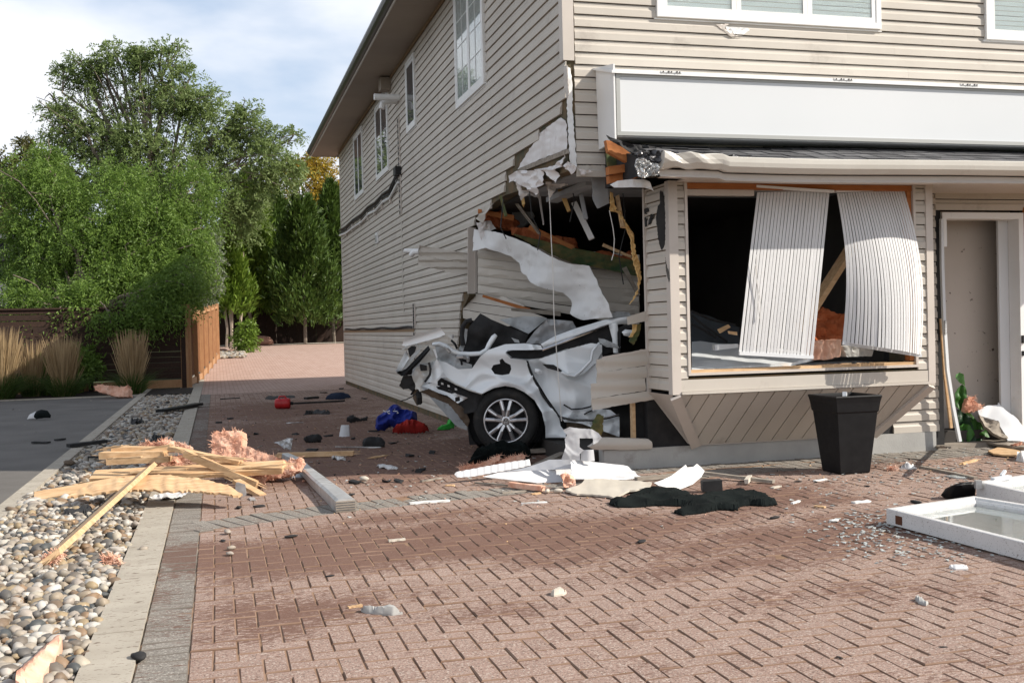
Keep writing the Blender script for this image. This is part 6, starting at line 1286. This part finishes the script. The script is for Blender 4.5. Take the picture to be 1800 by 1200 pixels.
lk = G(1745, 843, .14); MB().bar(lk, G(1775, 838, .15), .04, .03).bar(lk + Vector((.1, .03, .02)), lk + Vector((.16, .06, .05)), .02, .02).build('latch', 'clean_white', e2)
MB().bar(G(1714, 851, .13), G(1725, 851, .13), .05, .06).build('corner_hinge', 'grey_metal', e2)
pillow('black_plastic_shell', 'black curved plastic shell under the corner of the farther window frame', 'plastic part', [(1655, 868), (1662, 858), (1680, 851), (1700, 849), (1716, 850), (1714, 872), (1690, 875), (1668, 877)], .08, 'black_plastic', 2, 3, .8, 3, 12)

# --- heap beside the doorway
fp = lambda x, y: stand(x, y, .35)
ZG = zc(1640, 620, 6)
LP = thing('broken_plant', 'broken broad leaved green plant leaning at the foot of the doorway', 'plant', G(1697, 784).to_tuple())
def leaf(pts, lean, mat, seed, rib): 
    o = sheet('leaf', pts, stand(1697, 784, lean), mat, LP, 3, add(soft(.03, .06, seed), lambda x, y: -.03 * math.exp(-((x - rib) / 3) ** 2)), .004, True, .4)
leaf(ZG((240, 260), (250, 225), (285, 208), (315, 225), (330, 290), (340, 350), (300, 320), (255, 285)), .1, 'leaf_light', 2, 1688)
leaf(ZG((235, 430), (260, 380), (310, 330), (345, 360), (365, 420), (350, 500), (335, 590), (300, 605), (255, 580), (235, 500)), .2, 'green_tarp', 3, 1690)
leaf(ZG((320, 620), (335, 580), (380, 620), (430, 680), (425, 695), (380, 665)), .0, 'leaf_light', 4, 1702)
leaf(ZG((255, 590), (330, 620), (380, 660), (400, 720), (440, 870), (490, 980), (330, 985), (265, 975), (275, 800)), .35, 'dark_leaf', 5, 1695)
leaf(ZG((390, 680), (440, 690), (520, 740), (580, 830), (605, 885), (540, 880), (450, 840), (400, 760)), .5, 'green_tarp', 6, 1720)
leaf(ZG((430, 890), (520, 900), (620, 940), (680, 985), (640, 1010), (540, 1030), (470, 990)), .9, 'dark_leaf', 7, 1730)
leaf(ZG((270, 780), (330, 740), (390, 760), (440, 860), (380, 940), (300, 960)), .2, 'green_tarp', 8, 1697)
fluff('insulation_batt', 'orange insulation tuft beside the broken plant at the doorway', ZG((345, 590), (350, 520), (370, 470), (385, 455), (410, 470), (440, 450), (432, 490), (470, 530), (510, 560), (520, 580), (470, 600), (440, 610), (390, 615)), (1712, 788), .12, 22)
upright('plaster_slab', 'grey broken plaster slab leaning in the doorway', 'plaster slab', ZG((440, 440), (490, 330), (530, 315), (590, 330), (650, 410), (740, 500), (800, 600), (720, 580), (600, 540), (520, 520)), (1745, 772), 'concrete', crumple(.05, .03, 3), .08, 4, .6)
upright('drywall_sheet', 'white drywall sheet with a torn grey edge leaning before the doorway', 'drywall', ZG((470, 605), (570, 560), (680, 555), (685, 525), (710, 560), (800, 640), (880, 700), (1010, 850), (1010, 930), (790, 920), (740, 830), (680, 720), (580, 680), (490, 660)), (1775, 788), 'clean_white', soft(.03, .02, 4), .02, 4, .9)
upright('plaster_slab', 'dark torn underside piece below the leaning drywall', 'plaster slab', ZG((480, 665), (580, 685), (680, 725), (740, 830), (790, 915), (680, 900), (560, 800)), (1745, 788), 'weathered_wood', crumple(.05, .04, 8), .04, 4, .8)
p_, q_ = stand(1775, 785, .9)(1733, 720)[0], stand(1775, 785, .9)(1810, 768)[0]; tag(MB().bar(p_, q_, .04, .04).build('wood_stick', 'raw_lumber'), 'brown stick lying across the drywall at the doorway', 'stick')
o = sheet('loose_board', A6((590, 575), (640, 555), (720, 560), (760, 575), (740, 598), (680, 595), (620, 590)), on_ground(.03), 'raw_lumber', None, 4, soft(.01, .05), .015); tag(o, 'round edged tan board lying flat before the doorway', 'board')
o = sheet('loose_board', A6((530, 510), (620, 515), (740, 530), (790, 545), (790, 560), (700, 548), (560, 525)), on_ground(.05), 'weathered_wood', None, 4, soft(.015, .05), .02); tag(o, 'splintered grey board under the leaning drywall', 'board')
fluff('insulation_batt', 'orange insulation scrap at the right end of the doorway heap', A6((730, 410), (760, 400), (800, 410), (800, 440), (760, 432)), (1795, 770), .08, 25)
fluff('insulation_batt', 'flat orange insulation lying right of the tan board', A6((720, 540), (760, 532), (800, 540), (800, 560), (760, 562)), (1795, 792), .05, 26)
heap('grey_wadding', 'tuft of grey wadding at the edge of the doorway heap', 'wadding', [(1785, 808), (1790, 798), (1815, 794), (1830, 806), (1800, 812)], .1, 'wrap', 3, 8, .2, 4)
plank('wood_strip', 'short pale sliver on the paving before the doorway heap', (1690, 815), .01, (1716, 808), .01, .035, .018, 'raw_lumber', 'sliver')
plank('wood_strip', 'long brown lath on the paving pointing at the farther window frame', (1618, 820), .01, (1715, 840), .01, .035, .02, 'weathered_wood', 'lath', splint=False)
plank('wood_strip', 'small wooden brace leaning at the foot of the door frame', (1648, 785), .02, (1668, 786), .25, .035, .02, 'weathered_wood', 'brace')
heap('grey_paper', 'crumpled grey paper on the paving left of the long lath', 'paper', A6((120, 668), (150, 648), (190, 650), (215, 664), (180, 672)), .05, 'wrap', 3, 6, .2, 5)
fluff('insulation_scrap', 'little orange insulation scrap beside the crumpled grey paper', A6((58, 672), (75, 660), (95, 655), (112, 668), (90, 678)), (1568, 827), .03, 27)
heap('glass_sheet', 'clear broken pane piece lying beside the long lath', 'glass', A6((360, 700), (400, 696), (470, 712), (475, 722), (420, 718)), .008, 'broken_glass', 3, 5)
heap('grey_paper', 'white crushed paper on the near paving below the window frames', 'paper', [(1668, 994), (1680, 991), (1700, 993), (1702, 999), (1680, 1000)], .012, 'wrap', 3, 4)

# --- flat slips that can be told apart: pale strips and chips on the sunlit paving
for lb_, a_, b_, wd, mt in (('white strip of wood on the paving right of the downpipe', (720, 884), (790, 879), .05, 'white_paint'), ('thin pale sliver at the shade line right of the downpipe', (740, 846), (776, 840), .03, 'weathered_wood'), ('short pale stick below the white strip', (683, 950), (712, 947), .025, 'drywall'),
        ('grey green lath before the white stones', (882, 866), (924, 862), .035, 'weathered_wood'), ('thin white stick on the paving below the white stones', (916, 884), (962, 882), .012, 'white_paint'), ('white wedge on the paving left of the nearer window frame', (1500, 883), (1528, 880), .045, 'white_paint'), ('small yellow stick left of the white wedge', (1432, 889), (1450, 891), .03, 'raw_lumber'),
        ('tiny white strip at the tip of the black cloth', (1392, 884), (1405, 880), .02, 'white_paint'), ('tiny pale strip beside the planter', (1357, 857), (1371, 854), .035, 'drywall'), ('thin white strip left of the planter foot', (1432, 845), (1452, 842), .025, 'white_paint'), ('thin white strip near the glass shards', (1460, 915), (1472, 913), .03, 'white_paint'),
        ('yellow stick on the paving below the drywall sheet', (934, 868), (950, 866), .03, 'raw_lumber'), ('flat wood chip on the shade line before the wheel', (783, 853), (799, 853), .04, 'raw_lumber')):
    plank('wood_sliver', lb_, a_, .006, b_, .006, wd, .012, mt, 'sliver', splint=False)
for lb_, px, py, r in (('dark twig on the paving below the timber pile', 420, 893, .05), ('black chip on the pink paving by the pebbles', 392, 951, .035), ('black chip in the brown stain on the paving', 580, 1013, .03), ('black clump on the open paving right of the stain', 1128, 953, .045), ('black chip left of the glass shards', 1362, 911, .05), ('black chip near the planter', 1403, 847, .035), ('black chip right of the planter', 1525, 855, .03),
        ('dark chip among the shards at the nearer frame', 1610, 884, .06), ('black chip on the right hand paving', 1476, 1156, .02), ('small dark piece right of the planter', 1590, 820, .04), ('flat black disc on the paving by the panel end', 455, 891, .05), ('black chip far right on the paving', 1658, 1138, .02), ('dark twig near the grey course', 512, 944, .05), ('black chip below the white strip', 618, 870, .04)):
    chunk('black_chip', lb_, 'chip', px, py, r, 'dull_black', (1, .6, .3), int(px) % 17)
# --- broken glass and crumbs nobody could count
gl = MB(); r2 = random.Random(5)
for cx_, cy_, sx_, sy_, n in ((1520, 935, 45, 18, 190), (1560, 915, 30, 10, 90), (1640, 960, 70, 14, 120), (1600, 830, 90, 22, 150), (1700, 820, 70, 18, 120), (880, 800, 120, 30, 60), (750, 860, 150, 25, 70), (1450, 860, 120, 25, 60)):
    for _ in range(n):
        p = G(r2.gauss(cx_, sx_), r2.gauss(cy_, sy_), .004); s_ = r2.uniform(.008, .028); a = r2.uniform(0, 6.3)
        q = [p + Vector((math.cos(a + t) * s_ * r2.uniform(.4, 1), math.sin(a + t) * s_ * r2.uniform(.4, 1), r2.uniform(0, .008))) for t in (0, 1.9, 4.1)]
        gl.add(q + [v - Vector((0, 0, .004)) for v in q], [(0, 1, 2), (5, 4, 3), (0, 3, 4, 1), (1, 4, 5, 2), (2, 5, 3, 0)])
tag(gl.build('glass_shards', 'broken_glass'), kind='stuff')
for mt_, n, nm in (('weathered_wood', 300, 'plaster_crumbs'), ('dull_black', 380, 'dark_crumbs'), ('raw_lumber', 160, 'wood_crumbs'), ('insulation', 80, 'insulation_crumbs')):
    cr = MB()
    for _ in range(n):
        z1 = r2.random()
        if z1 < .3: px, py = r2.uniform(370, 1000), r2.gauss(790, 50)
        elif z1 < .65: px, py = r2.gauss(1250, 330), r2.gauss(880, 45)
        elif z1 < .85: px, py = r2.gauss(1600, 120), r2.gauss(820, 30)
        else: px, py = r2.uniform(330, 1790), r2.uniform(830, 1000)
        if px < 360 or py < 660 or (px > 1000 and py < 800 + .0): continue
        p = G(px, py, .003); s_ = r2.uniform(.003, .010) * (1.5 if py < 850 else .75)
        if py > 930 and r2.random() < .7: continue; a = r2.uniform(0, 3.1)
        d_ = Vector((math.cos(a), math.sin(a), 0)); cr.bar(p - d_ * s_, p + d_ * s_ * r2.uniform(.5, 1.6), s_ * r2.uniform(.6, 1.4), s_ * .9, Vector((0, 0, 1)), s_ * .2)
    tag(cr.build(nm, mt_), kind='stuff')

dl_ = MB()
for _ in range(150):
    p = Vector((r2.uniform(-1.5, -.6), r2.uniform(3.4, 14), r2.uniform(.03, .06))) if r2.random() < .5 else G(r2.uniform(0, 640), r2.uniform(700, 760), .012)
    a = r2.uniform(0, 6.3); s_ = r2.uniform(.015, .04); d = Vector((math.cos(a), math.sin(a), r2.uniform(-.2, .4))); q = Vector((-d.y, d.x, r2.uniform(-.3, .3)))
    dl_.add([p - d * s_, p + q * s_ * .45, p + d * s_, p - q * s_ * .45 + Vector((0, 0, .004))], [(0, 1, 2, 3)])
tag(dl_.build('dry_leaves', 'weathered_wood'), kind='stuff')

# ================================================================== FENCES
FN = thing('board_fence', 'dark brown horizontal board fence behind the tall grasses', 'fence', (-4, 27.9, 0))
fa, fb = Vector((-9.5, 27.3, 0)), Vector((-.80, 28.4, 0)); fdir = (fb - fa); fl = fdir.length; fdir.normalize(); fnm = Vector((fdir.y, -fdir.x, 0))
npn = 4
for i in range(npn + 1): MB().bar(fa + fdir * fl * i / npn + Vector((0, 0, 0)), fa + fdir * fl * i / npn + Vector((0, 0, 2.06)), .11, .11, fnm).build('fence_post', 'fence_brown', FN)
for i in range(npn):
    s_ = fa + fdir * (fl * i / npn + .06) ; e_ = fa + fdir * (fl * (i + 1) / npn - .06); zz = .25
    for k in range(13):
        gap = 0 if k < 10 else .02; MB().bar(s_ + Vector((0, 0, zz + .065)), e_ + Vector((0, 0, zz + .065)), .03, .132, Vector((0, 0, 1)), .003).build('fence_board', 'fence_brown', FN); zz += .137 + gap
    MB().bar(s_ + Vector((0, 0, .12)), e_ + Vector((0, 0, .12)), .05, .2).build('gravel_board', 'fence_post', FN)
    MB().bar(s_ + Vector((0, 0, 2.05)), e_ + Vector((0, 0, 2.05)), .12, .04).build('cap_rail', 'fence_brown', FN)
F2 = thing('cedar_fence', 'sunlit reddish vertical board fence along the far drive', 'fence', (-.70, 28.5, 0))
def fx(y): return -.70 + .78 * (y - 28.4) / 14.6
y = 28.5; k = 0
while y < 43:
    z0 = rise(y); x_ = fx(y); MB().box((x_ - .04, y, z0 + .25), (x_ - .015, y + .15, z0 + 1.95), j=.003).build('fence_board', 'fence_cedar', F2)
    if k % 15 == 0: MB().box((x_ - .02, y - .05, z0), (x_ + .09, y + .07, z0 + 2.12)).build('fence_post', 'fence_post', F2)
    y += .1545; k += 1
for zz in (.12, 1.98):
    MB().bar((fx(28.45) + .02, 28.45, zz), (fx(33) + .02, 33, zz), .05, .16 if zz < 1 else .09).bar((fx(33) + .02, 33, zz), (fx(43) + .02, 43, zz + rise(43)), .05, .16 if zz < 1 else .09).build('fence_rail', 'fence_post', F2)
MB().box((-.86, 28.36, 0), (-.68, 28.52, 2.1)).build('end_post', 'fence_post', F2)
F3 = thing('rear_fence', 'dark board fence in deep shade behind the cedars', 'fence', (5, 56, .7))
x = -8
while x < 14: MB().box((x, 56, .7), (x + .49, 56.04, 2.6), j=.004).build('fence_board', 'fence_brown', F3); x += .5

# ================================================================== TREES AND PLANTS
def leaves_mesh(name, P, D, W, L_, mat, parent, droop=0., cup=0.):
    """leaf-sized faces: P points, D directions, W widths, L lengths (arrays)"""
    n = len(P); D = D / np.linalg.norm(D, axis=1, keepdims=True); ref = rng.normal(size=(n, 3)); S = np.cross(D, ref); S /= np.linalg.norm(S, axis=1, keepdims=True) + 1e-9
    a = P; tip = P + D * L_[:, None]; tip[:, 2] -= droop * L_; m = P + D * L_[:, None] * .45; l = m + S * W[:, None] / 2; r = m - S * W[:, None] / 2
    v = np.stack([a, l, tip, r], 1).reshape(-1, 3); org = wloc(parent); v = v - np.array(org)
    me = bpy.data.meshes.new(name); me.vertices.add(4 * n); me.vertices.foreach_set('co', v.astype(np.float32).ravel()); me.loops.add(4 * n); me.loops.foreach_set('vertex_index', np.arange(4 * n, dtype=np.int32))
    me.polygons.add(n); me.polygons.foreach_set('loop_start', np.arange(0, 4 * n, 4, dtype=np.int32)); me.polygons.foreach_set('loop_total', np.full(n, 4, dtype=np.int32)); me.update(); me.validate()
    o = link_mesh(name, me, mat, parent); return o
def blobs_px(bl, d, squash=1.):                               # (px, py, radius in px, depth offset) -> centre, radius
    return [(PD(px, py, d + dz), r / F * d) for px, py, r, dz in bl]
def sample(bl, n, shell=.55, up=.0):
    w_ = np.array([r ** 1.9 for _, r in bl]); w_ /= w_.sum(); idx = rng.choice(len(bl), n, p=w_)
    d = rng.normal(size=(n, 3)); d /= np.linalg.norm(d, axis=1, keepdims=True); rr = (shell + (1 - shell) * rng.random(n)) * (1 + .18 * rng.normal(size=n))
    C_ = np.array([list(c) for c, _ in bl])[idx]; R_ = np.array([r for _, r in bl])[idx]
    return C_ + d * (R_ * rr)[:, None] * np.array([1, 1, .9]), d, idx
def compound(P, D, nl, ln, lw, twig, droop):                  # twigs bearing leaflets in pairs
    n = len(P); D = D / np.linalg.norm(D, axis=1, keepdims=True); S = np.cross(D, rng.normal(size=(n, 3))); S /= np.linalg.norm(S, axis=1, keepdims=True)
    PP, DD = [], []
    for k in range(nl):
        t = (k // 2 + .6) / (nl / 2 + .6); sg = 1 if k % 2 else -1; q = P + D * twig * t; q = q.copy(); q[:, 2] -= droop * twig * t * t
        PP.append(q); DD.append(D * .55 + S * sg * .75 + np.array([0, 0, -.35 * droop]) + rng.normal(size=(n, 3)) * .18)
    PP = np.concatenate(PP); DD = np.concatenate(DD); m = len(PP); return PP, DD, lw * (.7 + .6 * rng.random(m)), ln * (.7 + .6 * rng.random(m))
def limb(mb, a, b, r0, r1, n=5, wob=.06):
    a, b = Vector(a), Vector(b); ln = (b - a).length; pts_ = []
    for i in range(n + 1):
        t = i / n; p = a.lerp(b, t) + Vector((0, 0, ln * .12 * math.sin(t * 3.14))); p += Vector([random.gauss(0, wob * ln * .3) for _ in range(3)]) * (0 < i < n); pts_.append(p)
    mb.tube(pts_, [r0 + (r1 - r0) * i / n for i in range(n + 1)], 6); return pts_
def broad_tree(name, label, base, bl, d, n, leafmat_, twig=.5, ln=.13, lw=.05, nl=9, droop=.5, tr=.2, bark='bark', shell=.45, grow=.3, forks=3, thin=-.24):
    e = thing(name, label, 'tree', Vector(base).to_tuple()); B_ = blobs_px(bl, d); mb = MB()
    cx_ = sum((c for c, _ in B_), Vector()) / len(B_); top = Vector(base).lerp(Vector((cx_.x, cx_.y, min(c.z for c, _ in B_))), .8)
    limb(mb, base, top, tr, tr * .65, 6, .05)
    for c, r in B_:
        q = limb(mb, top + Vector((random.uniform(-.1, .1), 0, random.uniform(-.6, .2))), c, tr * .45, tr * .12, 6, .10)
        for _ in range(forks): limb(mb, q[random.randint(3, 6)], c + Vector([random.gauss(0, r * .55) for _ in range(3)]), tr * .12, .012, 4, .1)
    mb.build('trunk', bark, e)
    P, D, idx = sample(B_, n, shell); D = D * .8 + rng.normal(size=D.shape) * .55 + np.array([0, 0, grow])
    # thin out in clumps so that light and sky come through
    keep = np.array([noise.noise(Vector(p) * 1.1) + .55 * noise.noise(Vector(p) * 2.6) > thin for p in P]); P, D = P[keep], D[keep]
    leaves_mesh('crown', *compound(P, D, nl, ln, lw, twig, droop), leafmat_, e); return e
broad_tree('ash_tree', 'tallest broad green tree rising behind the fences', (-3.2, 47, .5), [(200, 84, 15, 0), (166, 118, 20, 0), (112, 128, 18, 0), (88, 165, 14, 0), (312, 88, 16, 0), (284, 84, 15, 0), (240, 100, 18, 0), (130, 105, 10, 0), (105, 205, 34, 0), (150, 150, 34, 0), (185, 105, 26, 0), (160, 240, 60, 0), (120, 290, 45, 1), (212, 170, 40, .5), (255, 110, 34, 0), (295, 100, 32, 0), (300, 170, 58, 0), (240, 250, 66, -.5), (350, 180, 46, 0), (335, 135, 24, 0), (380, 240, 62, 0), (430, 215, 40, 0), (320, 300, 66, -1), (460, 280, 52, 0), (500, 300, 38, .5), (470, 235, 22, .5), (515, 240, 18, .5), (430, 330, 55, 0), (90, 240, 26, 0), (85, 190, 14, 0), (200, 320, 60, -.5), (260, 350, 60, -.5), (380, 340, 60, 0), (130, 330, 50, 0), (420, 390, 50, 1), (320, 380, 50, 1)], 47, 17000, 'ash_leaf', .42, .15, .058, 9, .6, .26, shell=.25, forks=5, thin=-.13)
broad_tree('locust_tree', 'bushy bright green tree leaning over the brown fence', (-5.4, 29.5, 0), [(60, 330, 62, 0), (130, 360, 80, 0), (40, 420, 66, -.4), (120, 450, 84, -.8), (210, 400, 86, -.6), (290, 390, 70, -.3), (330, 450, 60, -.4), (250, 470, 76, -1.0), (180, 500, 56, -1.5), (310, 500, 48, -1.3), (60, 490, 40, -1.3), (355, 400, 40, .4), (340, 330, 50, .6), (220, 320, 56, .3), (80, 280, 34, .6), (150, 525, 36, -3.2), (285, 520, 36, -2.8), (80, 550, 26, -3.8), (230, 520, 44, -3.2), (190, 550, 28, -3.8), (325, 500, 34, -2.6), (255, 550, 24, -3.6), (120, 535, 32, -3.6), (40, 525, 34, -3.4), (330, 470, 38, -1.8), (300, 545, 22, -3.2)], 30, 23000, 'locust_leaf', .34, .095, .032, 9, 1.1, .16, shell=.15, grow=-.1)
broad_tree('yellow_tree', 'tree with yellowing leaves beside the far corner of the building', (5.6, 60, .7), [(560, 300, 36, 0), (575, 345, 40, 0), (540, 350, 40, 0), (585, 400, 30, 0), (520, 300, 24, .5), (560, 270, 14, 0)], 60, 2600, 'yellow_leaf', .5, .18, .08, 7, .6, .16, shell=.2)
broad_tree('olive_tree', 'dull olive tree at the far left behind the bushy tree', (-14, 44, .4), [(10, 330, 50, 0), (45, 262, 22, 0), (30, 300, 34, 0), (-40, 310, 60, 0), (60, 310, 30, .5), (5, 400, 60, 0)], 44, 3600, 'olive_leaf', .4, .15, .07, 7, .5, .2, shell=.2)
broad_tree('silver_tree', 'pale silvery leaved shrub between the bushy tree and the cedars', (-.9, 41, .3), [(370, 500, 22, 0), (365, 460, 24, 0), (355, 530, 20, 0), (372, 420, 18, 0)], 41, 900, 'pale_leaf', .3, .13, .05, 7, .4, .08, shell=.2)
def cedar(label, cx_, base_y, top_y, hw, d, n, mat, low=.86, trunk=((0, 0),), tr=.09, bark='pale_bark'):
    """a conifer: upright sprays on a flame-shaped crown above a bare stem"""
    b = PD(cx_, base_y, d); e = thing('cedar_tree', label, 'tree', b.to_tuple(), 'cedars at the end of the drive'); H = (base_y - top_y) / F * d; Rm = hw / F * d; z0 = H * (1 - low); mb = MB()
    for dx, lean in trunk: limb(mb, b + RGT * dx, b + RGT * (dx * .4 + lean) + Vector((0, 0, H * .8)), tr, tr * .35, 7, .02)
    mb.build('trunk', bark, e)
    t = rng.random(n) ** .8; a = rng.random(n) * 6.283; prof = np.sin(np.clip(t * .92 + .08, 0, 1) ** .62 * 3.14159) ** .7 * (1 - .35 * t); lob = 1 + .22 * np.sin(a * 3 + t * 9) + .16 * np.sin(a * 7 - t * 17)
    rr = Rm * prof * lob * (.45 + .55 * rng.random(n) ** .5) * (1 + .12 * rng.normal(size=n)); P = np.stack([b.x + np.cos(a) * rr, b.y + np.sin(a) * rr, b.z + z0 + (H - z0) * t + .2 * rng.normal(size=n)], 1)
    D = np.stack([np.cos(a) * .45, np.sin(a) * .45, .9 + 0 * a], 1) + rng.normal(size=(n, 3)) * .25
    keep = np.array([noise.noise(Vector((p[0] * 1.6, p[1] * 1.6, p[2] * .8))) > -.33 for p in P]); P, D = P[keep], D[keep]; n = len(P)
    PP = np.concatenate([P, P + D * .08, P + D * .16]); DD = np.concatenate([D + rng.normal(size=D.shape) * .35 for _ in range(3)])
    leaves_mesh('crown', PP, DD, .05 + .05 * rng.random(3 * n), .22 + .16 * rng.random(3 * n), mat, e); return e
cedar('slim cedar with pale leaning trunks nearest the sunlit fence', 408, 614, 400, 32, 49, 5200, 'cedar_leaf', .72, ((-.25, -.1), (0, 0), (.35, .5), (-.05, .12)), .075)
cedar('broad cedar standing behind the pale leaning trunks', 440, 610, 318, 62, 53, 8500, 'cedar_leaf', .80)
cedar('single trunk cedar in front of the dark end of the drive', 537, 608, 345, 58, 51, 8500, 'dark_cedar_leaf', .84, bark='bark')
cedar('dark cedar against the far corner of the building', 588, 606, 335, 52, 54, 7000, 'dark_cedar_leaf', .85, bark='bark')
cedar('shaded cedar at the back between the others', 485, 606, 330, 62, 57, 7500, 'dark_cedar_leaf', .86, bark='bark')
# dense hedge in shade behind everything
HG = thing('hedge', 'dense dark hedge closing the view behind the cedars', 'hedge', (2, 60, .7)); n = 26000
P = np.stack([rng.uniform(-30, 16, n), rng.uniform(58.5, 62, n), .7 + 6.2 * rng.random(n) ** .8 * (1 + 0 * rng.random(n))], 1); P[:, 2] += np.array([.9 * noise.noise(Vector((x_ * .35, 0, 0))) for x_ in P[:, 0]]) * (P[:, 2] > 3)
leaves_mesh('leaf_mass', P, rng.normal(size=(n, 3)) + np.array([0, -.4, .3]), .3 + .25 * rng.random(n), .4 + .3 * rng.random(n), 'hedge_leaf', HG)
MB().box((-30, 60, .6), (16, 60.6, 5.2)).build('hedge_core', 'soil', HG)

def grass_clump(label, px, py, h, wd, n, green):
    b = G(px, py); e = thing('feather_grass', label, 'grass', b.to_tuple(), 'tall feather grasses before the fence')
    def strips(n_, h0, h1, spread, w0, mat, nm, bend):
        v = []; f = []
        for i in range(n_):
            a = random.uniform(0, 6.28); r0 = random.random() ** .5 * wd * .17; hh = random.uniform(h0, h1); out_ = random.random() ** .7 * spread; d = Vector((math.cos(a), math.sin(a), 0)); s_ = Vector((-d.y, d.x, 0)) * w0 if i % 2 else Vector((1, 0, 0)) * w0
            base = b + d * r0; k0 = len(v)
            for t in (0, .4, .75, 1):
                p = base + d * out_ * t ** 1.6 + Vector((0, 0, hh * (t - bend * t * t))); ww = (1 - t * .85) if nm == 'blades' else (.35 if t < .5 else (1.5 if t < .9 else .2)); v += [p - s_ * ww, p + s_ * ww]
            for k in range(3): f.append((k0 + 2 * k, k0 + 2 * k + 1, k0 + 2 * k + 3, k0 + 2 * k + 2))
        mk(nm, v, f, mat, e)
    strips(green, h * .22, h * .6, wd * .62, .010, 'blade', 'blades', .35); strips(n, h * .5, h * 1.06, wd * .22, .0055, 'straw', 'plumes', .04)
grass_clump('tall tan feather grass at the left edge of the picture', 2, 702, 1.62, 1.5, 420, 700)
grass_clump('shaded thin feather grass second from the left', 58, 697, 1.35, 1.2, 220, 300)
grass_clump('tan feather grass with full plumes in the middle of the bed', 112, 697, 1.42, 1.35, 480, 500)
grass_clump('feather grass standing alone nearest the fence corner', 233, 692, 1.50, 1.3, 420, 350)
bp = G(95, 695); SH = thing('low_shrub', 'low green shrub between the feather grasses', 'shrub', bp.to_tuple()); P, D, _ = sample([(bp + Vector((0, .5, .45)), .5), (bp + Vector((.5, .6, .7)), .4)], 700, .3); leaves_mesh('leaves', *compound(P, D, 7, .12, .05, .25, .4), 'locust_leaf', SH)
bp = G(412, 630) ; SH = thing('low_shrub', 'small light green shrub under the pale cedar trunks', 'shrub', (1.2, 46.5, .5)); P, D, _ = sample([(Vector((1.2, 46.5, 1.0)), .5), (Vector((1.25, 46.6, 1.5)), .35)], 500, .3); leaves_mesh('leaves', *compound(P, D, 7, .12, .05, .25, .4), 'cedar_leaf', SH)
for lb_, px, py, d_, r, sd_ in (('large red brown boulder in the shade behind the drive', 461, 600, 50.5, .42, 3), ('pink boulder at the foot of the sunlit fence end', 390, 622, 45.5, .30, 6), ('smaller grey boulder beside the pale cedar trunks', 407, 620, 46.5, .24, 9)):
    me = rock_mesh(sd_ + 70, 3); me.materials.clear(); me.materials.append(M['terracotta_rock']); o = bpy.data.objects.new('boulder', me); COL.objects.link(o); o.location = PD(px, py, d_); o.scale = (r * 1.3, r, r); tag(o, lb_, 'boulder')
gv = MB()
for _ in range(700):
    x_ = random.uniform(-.7, 1.1); y_ = random.uniform(42.6, 46.5); v_, f_ = random.choice(tmpl); s_ = random.uniform(.05, .1); gv.add([Vector((x_, y_, rise(y_) + .05)) + Vector(v) * s_ for v in v_], f_)
tag(gv.build('far_gravel', 'pebble', None, True), kind='stuff')

# ================================================================== HOUSE AT THE LEFT
HS = thing('grey_house', 'dark grey house with a shingled roof half hidden by the bushy tree', 'house', (-17, 40, 0)); hb = PD(20, 545, 40)
MB().box((-24, 40, -.05), (hb.x + .15, 48, 2.5)).build('wall', 'house_grey', HS)
MB().add([(-24.5, 39.4, 2.45), (hb.x + .8, 39.4, 2.45), (hb.x - 1.4, 44, 4.1), (-24.5, 44, 4.1), (hb.x + .8, 48.5, 2.45), (-24.5, 48.5, 2.45)], [(0, 1, 2, 3), (1, 4, 2), (3, 2, 4, 5), (0, 5, 4, 1)]).build('roof', 'house_roof', HS)
wn = MB().box((hb.x - 1.1, 39.93, .9), (hb.x - .1, 39.995, 2.2)).build('window', 'white_paint', HS); MB().box((hb.x - 1.0, 39.91, 1.0), (hb.x - .2, 39.928, 2.1)).build('pane', 'dark_glass', wn)
HS2 = thing('dark_porch', 'black eave of a taller building at the left edge', 'building', (-13, 36, 0)); pz = PD(30, 440, 36)
MB().box((-22, 36, pz.z - .55), (pz.x + .5, 39, pz.z + .1)).build('eave', 'house_grey', HS2); MB().box((-22, 37, -.05), (pz.x - .6, 38.8, pz.z - .56)).build('wall', 'house_grey', HS2)
MB().add([(-22, 35.8, pz.z + .1), (pz.x + .6, 35.8, pz.z + .1), (pz.x + .2, 39.2, pz.z + .55), (-22, 39.2, pz.z + .55)], [(0, 1, 2, 3)]).build('roof', 'house_roof', HS2)
